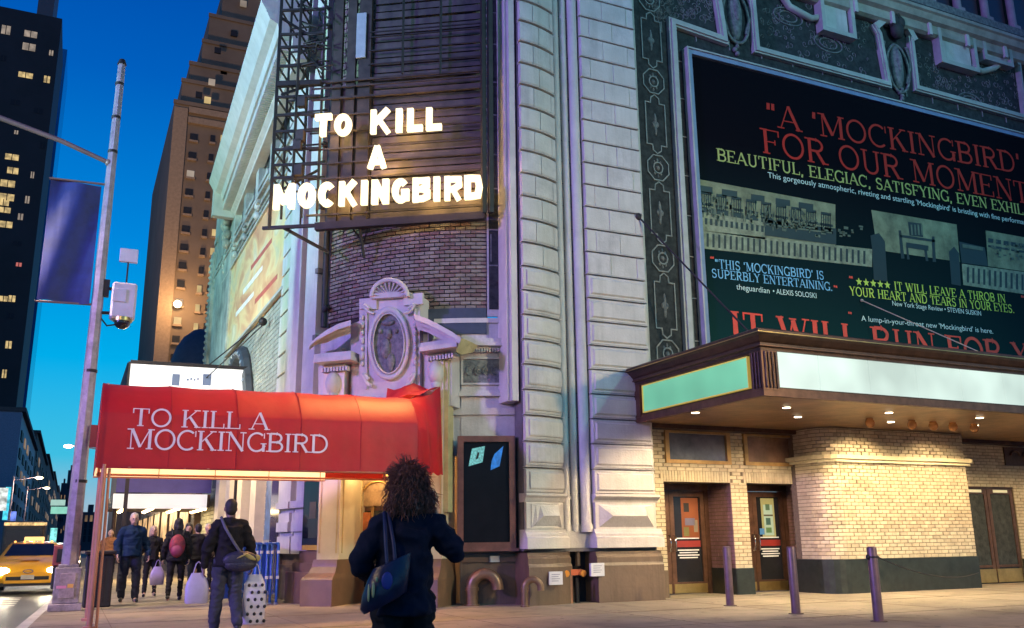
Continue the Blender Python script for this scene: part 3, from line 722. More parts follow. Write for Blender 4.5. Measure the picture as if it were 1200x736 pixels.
# cartouches with swags
def cartouche(px, py, w=.42, h=.75):
    c = W_(px, py)
    q = B(); q.ell((c.x, YW, c.z), (w * .55, .16, h), 12, 10); q.ell((c.x, YW - .08, c.z + .1), (w * .3, .14, h * .55), 10, 8)
    q.tube([(c.x + w * cos(a), YW - .06, c.z - .1 + h * 1.0 * sin(a)) for a in [2 * pi * j / 20 for j in range(21)]], .045, 6)
    for s in (-1, 1):
        q.tube([(c.x + s * (w + .12 * sin(t * 2.2)), YW - .04, c.z + h * .9 - t * h * .8) for t in [j * .25 for j in range(9)]], .05, 6)
    for j in range(5): q.ell((c.x + random.uniform(-.1, .1), YW - .05, c.z - h * 1.0 - j * .1), (.07, .07, .07), 6, 4)
    part(q, 'carved_cartouche', mosaic2, T)
cartouche(860, 18); cartouche(1050, 78)
q = B(); c = W_(1044, 22)
for (dx, dz, r) in ((0, .05, .16), (-.12, -.2, .2), (.12, -.2, .2), (0, -.45, .24), (0, .3, .1)): q.ell((c.x + dx, YW - .15, c.z + dz), (r, .16, r * 1.2), 8, 6)
part(q, 'carved_figure', mat('dark_carved_stone', (.03, .028, .03), .7), T)
for s0, s1 in (((1022, 34), (1036, 22)), ((1068, 50), (1056, 28)), ((1186, 76), (1200, 66))):
    a_, b_2 = W_(*s0), W_(*s1); q = B(); q.bar((a_.x, YW - .1, a_.z), (b_2.x, YW - .1, b_2.z), .16, .2); part(q, 'scroll_bracket', pale, T)
# sgraffito arabesques in the dark fields
q = B()
for k in range(420):
    px_, py_ = random.choice([(random.uniform(892, 1020), random.uniform(5, 90)), (random.uniform(1075, 1195), random.uniform(60, 128)), (random.uniform(765, 835), random.uniform(-20, 24))])
    if py_ > 60 + (px_ - 884) * .27 - 8 and px_ > 884: continue
    c = W_(px_, py_); t0 = random.uniform(0, 6); r0 = random.uniform(.05, .14); sg = random.choice((-1, 1))
    q.tube([(c.x + r0 * (1 - j / 16) * cos(t0 + sg * j * .5), YW - .005, c.z + r0 * (1 - j / 16) * sin(t0 + sg * j * .5)) for j in range(13)], .012, 4, False)
part(q, 'arabesque_relief', mosaic2, T, kind='stuff')
q = B()
for (a_, b_2) in (((928, 40), (1010, 55)), ((1090, 105), (1180, 125)), ((905, 12), (940, 20))):
    a1, b1 = W_(*a_), W_(*b_2); cx_ = (a1.x + b1.x) / 2; cz_ = (a1.z + b1.z) / 2 - .1
    for r_ in (.42, .26): q.tube([(cx_ + r_ * 1.2 * cos(t), YW - .01, cz_ + r_ * .6 * sin(t)) for t in [2 * pi * j / 20 for j in range(21)]], .02, 5, False)
part(q, 'oval_relief', mosaic2, T)
# square framed panels hung under the cornice
for (a_, b_2) in (((956, -10), (992, 45)), ((1094, 38), (1136, 84)), ((1146, 50), (1176, 78)), ((985, -30), (1000, -8))):
    p0, p1 = W_(a_[0], a_[1]), W_(b_2[0], b_2[1])
    x0, x1 = min(p0.x, p1.x), max(p0.x, p1.x); z0, z1 = min(p0.z, p1.z), max(p0.z, p1.z)
    z0 = W_(b_2[0], b_2[1]).z; z1 = W_(a_[0], a_[1]).z
    q = B(); t_ = .13
    for bx in (((x0 - t_, z0 - t_), (x1 + t_, z0)), ((x0 - t_, z1), (x1 + t_, z1 + t_)), ((x0 - t_, z0), (x0, z1)), ((x1, z0), (x1 + t_, z1))):
        q.box((bx[0][0], YW - .26, bx[0][1]), (bx[1][0], YW, bx[1][1]))
    part(q, 'panel_frame', pale, T)
    q = B(); q.box((x0 + .07, YW - .15, z0 + .07), (x1 - .07, YW, z1 - .07)); part(q, 'square_panel', stone_b, T)
# swooping band and cornice over them
for sw in ([(905, -22), (925, 8), (950, 22), (962, 20)], [(1137, 78), (1150, 84), (1165, 80), (1180, 68), (1192, 62), (1210, 64)]):
    q = B(); q.tube([W_(*p, YW - .08) for p in sw], .10, 7); part(q, 'swag_band', pale, T)
zb_c = W_(1100, 32, 16.4).z; 
q = B(); profile_x(q, 11.2, 36, [(YW, zb_c - .06), (16.80, zb_c - .06), (16.70, zb_c), (16.70, zb_c + .26), (16.58, zb_c + .32), (16.52, zb_c + .50), (16.46, zb_c + .54), (16.46, zb_c + .64), (YW, zb_c + .7)]); part(q, 'cornice', mat('cornice_stone', (.36, .34, .29), .6, bump=.3, var=.2, scale=2), T)
for k in range(9):
    px_ = 1010 + k * 42; x_ = W_(px_, 20, 16.5).x; q = B(); q.box((x_ - .06, 16.64, zb_c - .1), (x_ + .06, 16.72, zb_c + .28)); part(q, 'bracket', stone_b, T)
# upper storey with tall windows and colonnettes above the cornice
uw = mat('upper_window_dark', (.05, .03, .028), .3); upc = mat('upper_colonnette', (.33, .27, .30), .6)
zz = zb_c + 1.0
q = B(); q.box((15, 16.55, zb_c + .75), (36, YW, zz)); part(q, 'parapet', mosaic2, T)
for k in range(14):
    x0 = 17 + k * 1.25; q = B(); q.box((x0, 16.85, zz), (x0 + .85, YW - .002, 19)); part(q, 'window', uw, T)
    q = B(); q.tube([(x0 + 1.05, 16.75, zz), (x0 + 1.05, 16.75, 19)], .12, 8); q.box((x0 + .9, 16.6, zz), (x0 + 1.2, YW, zz + .15)); part(q, 'colonnette', upc, T)

# ================================================================== poster
YP = 16.80
PS = thing('poster', 'huge dark theatre poster with red quotes and a porch picture above the marquee', 'poster', (19, YP, 5))
pa, pb = W_(811, 66, YP), W_(831, 430, YP)
ptop = W_(811, 66, YP).z
PB = mat('poster_print', (.01, .01, .02), .9, spec=.05)
n_ = PB.node_tree; b_ = n_.nodes['Principled BSDF']; tcn = n_.nodes.new('ShaderNodeTexCoord'); sx = n_.nodes.new('ShaderNodeSeparateXYZ'); rp = n_.nodes.new('ShaderNodeValToRGB')
mr = n_.nodes.new('ShaderNodeMapRange'); mr.inputs[1].default_value = -1; mr.inputs[2].default_value = 8
n_.links.new(tcn.outputs['Object'], sx.inputs[0]); n_.links.new(sx.outputs['Z'], mr.inputs[0]); n_.links.new(mr.outputs[0], rp.inputs[0]); n_.links.new(rp.outputs[0], b_.inputs['Base Color'])
rp.color_ramp.elements[0].color = (.008, .05, .045, 1); rp.color_ramp.elements[1].color = (.004, .004, .007, 1); rp.color_ramp.elements[1].position = .75
k = rp.color_ramp.elements.new(.35); k.color = (.006, .022, .024, 1)
q = B(); q.box((pa.x, YP, 4.2), (33, YW - .02, ptop)); part(q, 'printed_sheet', PB, PS)
blue = mat('blue_grey_edge', (.20, .26, .42), .4, var=.1)
q = B(); q.box((pa.x - .16, YP - .05, 4.0), (pa.x - .04, YW, ptop + .16)); q.box((pa.x - .04, YP - .05, ptop + .04), (33, YW, ptop + .16)); part(q, 'frame', blue, PS)
q = B(); q.box((pa.x - .20, YP - .09, 4.0), (pa.x - .16, YW - .01, ptop + .20)); q.box((pa.x - .16, YP - .09, ptop + .16), (33, YW - .01, ptop + .20)); part(q, 'frame_lip', pale, PS)
UP = (0, 0, 1); OUT = (0, -1, 0)
red = mat('red_print', (.50, .04, .03), .9, spec=.1, var=.05, emit=(.62, .045, .035), es=.0)
olive = mat('yellow_green_print', (.45, .50, .16), .9, spec=.1, var=.05)
skyp = mat('sky_blue_print', (.22, .52, .75), .9, spec=.1, var=.05)
palep = mat('pale_green_print', (.62, .80, .72), .9, spec=.1, var=.05)
ywp = mat('lime_print', (.55, .72, .12), .9, spec=.1, var=.05)
red2 = mat('orange_red_print', (.72, .10, .07), .9, spec=.1, var=.05)
def pline(name, s, a, ah, b, bh, m, wts=None, hk=.90, upto=None, **kw):
    """a, b: baseline ends in the photo; ah, bh: cap-line ends"""
    A, Bp = W_(*a, YP - .012), W_(*b, YP - .012); h0 = W_(*ah, YP - .012).z - A.z; h1 = W_(*bh, YP - .012).z - Bp.z
    if upto:      # the end point given is that of the prefix; carry on in proportion
        wid = lambda t: sum(G[c_][0] + .08 for c_ in t)
        f = wid(s) / wid(upto); Bp = A + (Bp - A) * f; h1 = h0
    h = (h0 + h1) / 2 * hk; zA = A.z; zB = Bp.z; z = (zA + zB) / 2
    z = zA if abs(zA - zB) > .6 else z
    if abs(a[1] - ah[1]) > 14:
        for i, ch in enumerate(s):
            if ch != ' ': q = B(); text_mb(q, s, (A.x, YP - .012, zA), (Bp.x, YP - .012, zB), h, h, UP, OUT, wts=wts, only=i, **kw); part(q, 'letter', m, PS)
        return
    q = B(); text_mb(q, s, (A.x, YP - .012, zA), (Bp.x, YP - .012, zB), h, h, UP, OUT, wts=wts, **kw); return part(q, name, m, PS, kind='stuff')
thin = {'T': .125, 'm': .09, 'n': .045}; mid = {'T': .15, 'm': .12, 'n': .07}
pline('headline', '"A \'MOCKINGBIRD\'', (898, 147), (899, 117), (1192, 203), (1192, 175), red, thin, upto='"A \'MOCKINGBIRD')
pline('headline', 'FOR OUR MOMENT\'', (893, 179), (891, 148), (1189, 236), (1188, 207), red, thin, upto='FOR OUR MOMEN', hk=.94)
pline('subheading', 'BEAUTIFUL, ELEGIAC, SATISFYING, EVEN EXHILARATING', (840, 188), (839, 172), (1200, 252), (1200, 238), olive, mid, upto='BEAUTIFUL, ELEGIAC, SATISFYING, EVEN EXHIL')
_a, _b = W_(900, 208, YP - .012), W_(1200, 263, YP - .012)
small_text('running_print', "This gorgeously atmospheric, riveting and startling 'Mockingbird' is bristling with fine performances", _a, _a + (_b - _a) * 1.045, .16, palep, PS)
pline('quote', '"THIS \'MOCKINGBIRD\' IS', (838, 314), (837, 302), (966, 328), (966, 317), skyp, mid)
pline('quote', 'SUPERBLY ENTERTAINING.', (834, 325), (833, 314), (976, 341), (976, 330), skyp, mid)
small_text('quote_source', 'theguardian', W_(863, 339, YP - .012), W_(902, 344, YP - .012), .15, palep, PS); small_text('quote_source', '\u2022 ALEXIS SOLOSKI', W_(906, 344, YP - .012), W_(957, 349.5, YP - .012), .14, palep, PS)
pline('quote', '***** IT WILL LEAVE A THROB IN', (1003, 335), (1003, 324), (1179, 355), (1179, 344), ywp, mid)
pline('quote', 'YOUR HEART AND TEARS IN YOUR EYES.', (996, 346), (996, 335), (1189, 367), (1189, 356), ywp, mid)
small_text('quote_source', 'New York Stage Review \u2022 STEVEN SUSKIN', W_(1046, 358, YP - .012), W_(1150, 370, YP - .012), .14, palep, PS)
small_text('quote', "A lump-in-your-throat new 'Mockingbird' is here.", W_(1009.6, 376, YP - .012), W_(1164, 391, YP - .012), .15, palep, PS)
pline('headline', 'IT WILL RUN FOR YEARS', (856, 397), (855, 364), (1177, 428), (1177, 396), red2, {'T': .17, 'm': .13, 'n': .06}, hk=1.0, upto='IT WILL RUN FOR')
for (x_, y_) in ((997, 371), (1202, 408), (835, 306), (980, 340), (998, 329), (1200, 352)):
    pline('quotation_mark', '"', (x_ - 3, y_ + 3), (x_ - 3, y_ - 7), (x_ + 3, y_ + 4), (x_ + 3, y_ - 6), red2)
# the porch picture: flat print in sepia tones
sep = mat('picture_wall_tone', (.26, .29, .165), .8, scale=1.6, var=.3); sepd = mat('picture_dark_tone', (.02, .028, .022), .5); sepm = mat('picture_mid_tone', (.13, .15, .09), .5, scale=2, var=.3); sepl = mat('picture_light_tone', (.30, .34, .22), .8, scale=4, var=.3)
def flat(q, pts, lay=0):
    y = YP - .004 - lay * .003; P = [W_(px, py, y) for px, py in pts]; q.add(P, [tuple(range(len(P)))]); return q
def quad(q, x0, y0, x1, y1, sl=.17, lay=0, sl2=None):
    sl2 = sl if sl2 is None else sl2
    return flat(q, [(x0, y0), (x1, y0 + (x1 - x0) * sl), (x1, y1 + (x1 - x0) * sl2), (x0, y1)], lay)
q = B(); quad(q, 819, 210, 979, 268, .185, 0, .14); flat(q, [(1021, 246), (1121, 263), (1125, 307), (1028, 293)], 0); flat(q, [(1155, 270), (1300, 296), (1300, 332), (1158, 312)], 0); part(q, 'picture_wall', sep, PS, kind='stuff')
q = B(); quad(q, 821, 246, 897, 270, .14, 1); quad(q, 822, 270, 1022, 291, .11, 1); flat(q, [(1127, 309), (1300, 332), (1300, 360), (1129, 334)], 1); part(q, 'picture_railing', sepl, PS, kind='stuff')
q = B()
for (x0, w, h) in ((820, 15, 8), (846, 18, 8), (880, 16, 7), (909, 17, 7), (936, 17, 7)): quad(q, x0, 217 + (x0 - 820) * .17, x0 + w, 217 + (x0 - 820) * .17 + h, .15, 2)
for k in range(9):    # rocking chairs in a row
    x0 = 822 + k * 17.5; y0 = 224 + k * 3.0
    quad(q, x0, y0, x0 + 12, y0 + 3.5, .15, 2)
    for j in range(5): quad(q, x0 + j * 2.6, y0 + 3, x0 + j * 2.6 + 1.2, y0 + 20, .1, 2)
    quad(q, x0 - 1, y0 + 13, x0 + 14, y0 + 16, .15, 2); quad(q, x0, y0 + 18, x0 + 14, y0 + 24, .15, 2)
quad(q, 896, 257, 980, 276, .13, 2)
for k in range(12): quad(q, 826 + k * 6, 255.5 + k * .8, 829 + k * 6, 263 + k * .8, .1, 2)
for k in range(28):   # gaps between balusters
    x0 = 826 + k * 6.8; quad(q, x0 + 2, 273.5 + k * .75, x0 + 4.6, 289 + k * .75, .1, 2)
for k in range(16): x0 = 1131 + k * 6.4; quad(q, x0 + 2, 313 + k * .85, x0 + 4.6, 331 + k * .9, .1, 2)
# posts and the single rocking chair
flat(q, [(1020, 276), (1030, 273), (1037, 283), (1040, 330), (1024, 328), (1022, 292)], 2); flat(q, [(1112, 295), (1118, 289), (1124, 297), (1126, 335), (1115, 333)], 2)
flat(q, [(1064, 260), (1080, 262), (1082, 278), (1066, 276)], 2); flat(q, [(1053, 270), (1056, 270), (1060, 303), (1056, 303)], 2); flat(q, [(1092, 277), (1095, 277), (1097, 307), (1093, 307)], 2)
flat(q, [(1055, 275), (1096, 281), (1096, 284), (1055, 278)], 2); flat(q, [(1062, 284), (1088, 288), (1088, 294), (1062, 290)], 2); flat(q, [(1062, 290), (1064, 290), (1066, 304), (1063, 304)], 2); flat(q, [(1083, 293), (1086, 293), (1088, 306), (1085, 306)], 2)
for k in range(7): x0 = 1158 + k * 9; quad(q, x0, 279 + k * 1.5, x0 + 6, 284 + k * 1.5, .15, 2); quad(q, x0, 287 + k * 1.5, x0 + 7, 289.5 + k * 1.5, .15, 2)
flat(q, [(1124, 283), (1154, 290), (1158, 312), (1127, 308)], 0)
part(q, 'picture_shadow_shapes', sepd, PS, kind='stuff')
q = B()
for k in range(4): flat(q, [(1067 + k * 4, 263), (1069 + k * 4, 263.3), (1070 + k * 4, 275.5), (1068 + k * 4, 275.3)], 4)
for k in range(110):
    x0 = random.uniform(822, 950); y0 = 232 + (x0 - 822) * .165 + random.uniform(-6, 18); quad(q, x0, y0, x0 + random.uniform(.8, 2.4), y0 + random.uniform(3, 8), .15, 4)
for k in range(60):
    x0 = random.uniform(1160, 1230); y0 = 278 + (x0 - 1155) * .17 + random.uniform(0, 20); quad(q, x0, y0, x0 + random.uniform(1, 4), y0 + random.uniform(1.5, 4), .15, 4)
for k in range(40):
    x0 = random.uniform(905, 1015); y0 = 252 + (x0 - 900) * .14 + random.uniform(-4, 16); quad(q, x0, y0, x0 + random.uniform(2, 7), y0 + random.uniform(1.5, 3.5), .15, 4)
quad(q, 898, 262, 975, 264, .13, 4); quad(q, 1128, 286, 1152, 290, .16, 4); part(q, 'picture_mid_shapes', sepm, PS, kind='stuff')

# ================================================================== marquee
MX0, MX1, MY0, MZ0, MZ1 = 10.68, 33.0, 12.42, 3.64, 4.416
MQ = thing('marquee', 'bronze theatre marquee with blank glowing white front panels and a green end panel', 'marquee', (18, 14.6, MZ0))
q = B(); q.box((MX0 + .06, MY0 + .06, MZ0 + .03), (MX1, YW - .42, MZ1 - .02)); part(q, 'body', bronze_d, MQ)
# soffit boards
yb_ = YW - .02
for k in range(19):
    y0 = MY0 + .08 + k * .232; q = B(); q.box((MX0 + .12, y0, MZ0), (MX1, y0 + .226, MZ0 + .03)); part(q, 'soffit_board', soffit_m, MQ)
q = B(); q.box((MX0 + .05, YW - .34, MZ0 - .10), (MX1, YW - .003, MZ0 - .005)); part(q, 'wall_beam', bronze_d, MQ)
# bottom rail and posts
q = B(); q.box((MX0, MY0, MZ0 - .04), (MX1, MY0 + .1, MZ0 + .10)); q.box((MX0, MY0 + .1, MZ0 - .04), (MX0 + .1, YW - .42, MZ0 + .10)); part(q, 'bottom_rail', bronze, MQ)
def mq_prof(m, prof):   # mitred cornice around the two free sides; prof (out, z)
    r = [[(MX0 - o, YW - .42, z) for o, z in prof], [(MX0 - o, MY0 - o, z) for o, z in prof], [(MX1, MY0 - o, z) for o, z in prof]]
    return m.loft(r)
for nm, pr, mm in (('cornice', [(-.1, 4.400), (0.02, 4.400), (.02, 4.448), (.06, 4.480), (.06, 4.528), (.10, 4.560), (.15, 4.640), (.20, 4.672), (.20, 4.736), (.17, 4.760), (-.1, 4.776)], bronze_d),
                   ('cornice_bead', [(.0, 4.460), (.085, 4.468), (.085, 4.480), (.0, 4.480)], bronze), ('gilt_line', [(.1, 4.680), (.212, 4.680), (.212, 4.692), (.1, 4.692)], gold)):
    q = B(); mq_prof(q, pr); part(q, nm, mm, MQ)
# egg row under the cornice
q = B()
k = 0; x_ = MX0
while x_ < 22: q.ell((x_, MY0 - .07, 4.592), (.03, .03, .045), 6, 4); x_ += .11
y_ = MY0
while y_ < YW - .4: q.ell((MX0 - .07, y_, 4.592), (.03, .03, .045), 6, 4); y_ += .11
part(q, 'egg_moulding', bronze, MQ, kind='stuff')
# corner posts with flutes
q = B()
q.box((MX0 - .01, MY0 - .01, MZ0 + .06), (MX0 + .34, MY0 + .3, 4.408)); part(q, 'corner_post', bronze, MQ)
q = B()
for k in range(4): q.tube([(MX0 + .06 + k * .08, MY0 - .02, MZ0 + .1), (MX0 + .06 + k * .08, MY0 - .02, 4.380)], .022, 6)
for k in range(3): q.tube([(MX0 - .02, MY0 + .06 + k * .08, MZ0 + .1), (MX0 - .02, MY0 + .06 + k * .08, 4.380)], .022, 6)
part(q, 'flutes', bronze_d, MQ)
q = B(); q.box((MX0 - .01, YW - .64, MZ0 + .06), (MX0 + .2, YW - .42, 4.408)); part(q, 'end_post', bronze, MQ)
glow_w = emat('glowing_white_panel', (.80, 1.0, .90), 1.08, .7, .38)
glow_g = emat('glowing_green_panel', (.22, .74, .48), .95, .55, .45)
xs = [MX0 + .36]
while xs[-1] < 31: xs.append(xs[-1] + (.95 if len(xs) == 1 else 1.22))
for a_, b_2 in zip(xs[:-1], xs[1:]):
    q = B(); q.box((a_ + .012, MY0 + .015, MZ0 + .12), (b_2 - .012, MY0 + .05, 4.400)); part(q, 'light_panel', glow_w, MQ)
q = B(); q.box((MX0 + .34, MY0 + .0, MZ0 + .10), (xs[-1], MY0 + .012, MZ0 + .122)); q.box((MX0 + .345, MY0, MZ0 + .12), (MX0 + .365, MY0 + .012, 4.400)); part(q, 'panel_edge', bronze_d, MQ)
ya_, yz_ = MY0 + .40, YW - .74
q = B(); q.box((MX0 + .02, ya_, MZ0 + .16), (MX0 + .05, yz_, 4.340)); part(q, 'green_light_panel', glow_g, MQ, 'green glowing end panel in a gilt frame')
q = B()
for bx in (((ya_ - .02, MZ0 + .14), (yz_ + .02, MZ0 + .16)), ((ya_ - .02, 4.340), (yz_ + .02, 4.360)), ((ya_ - .02, MZ0 + .16), (ya_, 4.340)), ((yz_, MZ0 + .16), (yz_ + .02, 4.340))):
    q.box((MX0 - .005, bx[0][0], bx[0][1]), (MX0 + .06, bx[1][0], bx[1][1]))
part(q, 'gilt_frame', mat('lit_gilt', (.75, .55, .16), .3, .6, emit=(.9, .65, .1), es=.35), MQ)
q = B(); q.box((MX0, MY0 + .3, 4.380), (MX0 + .05, YW - .42, 4.416)); q.box((MX0 + .05, yz_ + .04, MZ0 + .1), (MX0 + .04, YW - .6, 4.400)); part(q, 'side_rail', bronze, MQ)
dl = emat('downlight_lens', (1, .86, .62), 14)
for (px_, py_) in ((815, 483), (921.7, 477), (935, 488), (1041.7, 483), (1044, 494), (1148, 489), (1142.5, 498), (870, 486)):
    p_ = onZ(px_, py_, MZ0)
    if px_ == 870: continue
    q = B(); q.tube([(p_.x, p_.y, MZ0 - .012), (p_.x, p_.y, MZ0 + .004)], .10, 12, False); f_ = part(q, 'downlight', gold, MQ)
    q = B(); q.tube([(p_.x, p_.y, MZ0 - .018), (p_.x, p_.y, MZ0 - .013)], .075, 12, False); part(q, 'lens', dl, f_)
    lamp('SPOT', 'downlight_lamp', (p_.x, p_.y, MZ0 - .05), (p_.x + .1, p_.y + 1.1, 0), 430, (1.0, .76, .42), .08, 135, .5)
for k in range(7):   # further downlights under the part of the canopy beyond the frame
    lamp('SPOT', 'downlight_lamp', (20.5 + k * 1.9, 14.6, MZ0 - .05), (20.5 + k * 1.9, 15.2, 0), 250, (1.0, .72, .36), .08, 135, .5)
for (px_, py_) in ((1019.6, 497), (1069, 499), (1094, 500.5), (1117, 501.5), (1142, 503)):
    p_ = onZ(px_, py_, MZ0 - .12)
    q = B(); q.ell((p_.x, p_.y, MZ0 - .10), (.10, .10, .10), 12, 8); q.tube([(p_.x, p_.y, MZ0 - .04), (p_.x, p_.y, MZ0)], .07, 10); part(q, 'globe_lamp', mat('amber_glass_globe', (.30, .13, .05), .25, .2, emit=(.6, .2, .04), es=.12), MQ)
# stay rods from the wall down to the canopy roof
for i, (s, m_) in enumerate((((748, 254), darkm), ((1010, 352), mat('pale_rod', (.45, .40, .25), .5)))):
    a_ = W_(s[0][0] if isinstance(s[0], tuple) else s[0], s[1], 16.5 if i == 0 else YP - .05)
    b_2 = Vector((a_.x + (1.6 if i == 0 else 1.5), 13.6, 4.760)) if i else Vector((12.6, 14.3, 4.760))
    q = B(); q.tube([a_, b_2], .022 if i == 0 else .014, 6); q.ell(a_, (.09, .06, .09) if i == 0 else (.04, .04, .04), 8, 6); part(q, 'stay_rod', m_, MQ)

# ================================================================== lower brick front under the marquee
X_ = lambda px, y, py=600: onY(px, py, y).x
BH, BL = .0825, .232
def bricks(q1, q2, x0, x1, z0, z1, yf, keep=None, hold=None, dep=.05):
    r = 0; z = z0
    while z < z1 - .02:
        x = x0 - (BL / 2 if r % 2 else 0)
        while x < x1:
            a_, b_2 = max(x, x0), min(x + BL - .014, x1); zt_ = min(z + BH - .013, z1)
            if b_2 - a_ > .03:
                bb = (a_, b_2, z, zt_)
                if not hold or not any(h[0] < (a_ + b_2) / 2 < h[1] and h[2] < (z + zt_) / 2 < h[3] for h in hold):
                    if keep is not None: keep.append(bb)
                    else: (q1 if random.random() < .6 else q2).box((a_, yf - random.uniform(0, .007), z), (b_2, yf + dep, zt_))
            x += BL
        z += BH; r += 1
YB = 16.90
d1l, d1r = X_(781.5, YB, 640), X_(861, YB, 640); d2l, d2r = X_(880, YB, 640), X_(949.5, YB, 640)
zd = W_(870, 566, YB).z
w1l, w1r, w2l, w2r = W_(779, 530, YB).x, W_(855, 530, YB).x, W_(871, 530, YB).x, W_(942, 530, YB).x
wz0, wz1 = W_(860, 545, YB).z, W_(860, 508, YB).z
drx0, drx1 = X_(975, 15.8, 640), X_(1143, 15.8, 640)
dbl, dbr = X_(1134, YB, 640), X_(1196, YB, 640)
walls = [(11.12, d1l, 0, zd), (d1r, d2l, 0, zd), (d2r, drx0 + .7, 0, zd), (11.12, drx0 + .7, zd, 3.66)]
q = B()
for (x0, x1, z0, z1) in walls:
    if z0 < 1: q.box((x0 + .004, YB + .02, z0), (x1 - .004, YW + .2, z1 - .002))
    else:
        q.box((x0, YB + .02, z0), (x1, YW + .2, wz0)); q.box((x0, YB + .02, wz0), (w1l, YW + .2, 3.66)); q.box((w1r, YB + .02, wz0), (w2l, YW + .2, 3.66)); q.box((w2r, YB + .02, wz0), (x1, YW + .2, 3.66)); q.box((w1l, YB + .02, wz1), (w2r, YW + .2, 3.66))
part(q, 'mortar_wall', mortar, T)
sold0 = zd; sold1 = zd + .24
qa, qb = B(), B()
hold = [(w1l, w1r, wz0, wz1), (w2l, w2r, wz0, wz1), (d1l - .1, d1r + .02, sold0, sold1), (d2l - .1, d2r + .02, sold0, sold1)]
for (x0, x1, z0, z1) in walls: bricks(qa, qb, x0, x1, max(z0, .56), z1, YB, None, hold)
part(qa, 'brick_courses', brick_y, T, kind='stuff'); part(qb, 'brick_courses', brick_y2, T, kind='stuff')
for (a_, b_2) in ((d1l, d1r), (d2l, d2r)):     # soldier courses over the doors
    n = int((b_2 - a_ + .1) / .075)
    for k in range(n):
        x = a_ - .08 + k * .075; tag_ = B(); tag_.box((x, YB - .008 - random.uniform(0, .004), sold0), (x + .062, YB + .05, sold1)); part(tag_, 'brick', brick_y if k % 3 else brick_y2, T)
# pier at the recess and dark marble plinths
for (x0, x1) in ((d1r - .01, d2l + .01), (d2r - .01, drx0 + .4)): q = B(); q.box((x0, YB - .04, 0), (x1, YB + .9, .56)); part(q, 'marble_plinth', plinth, T)
q = B(); q.box((11.1, YB - .01, 0), (d1l, YB + .05, .56)); part(q, 'door_side_plinth', basebrown, T)
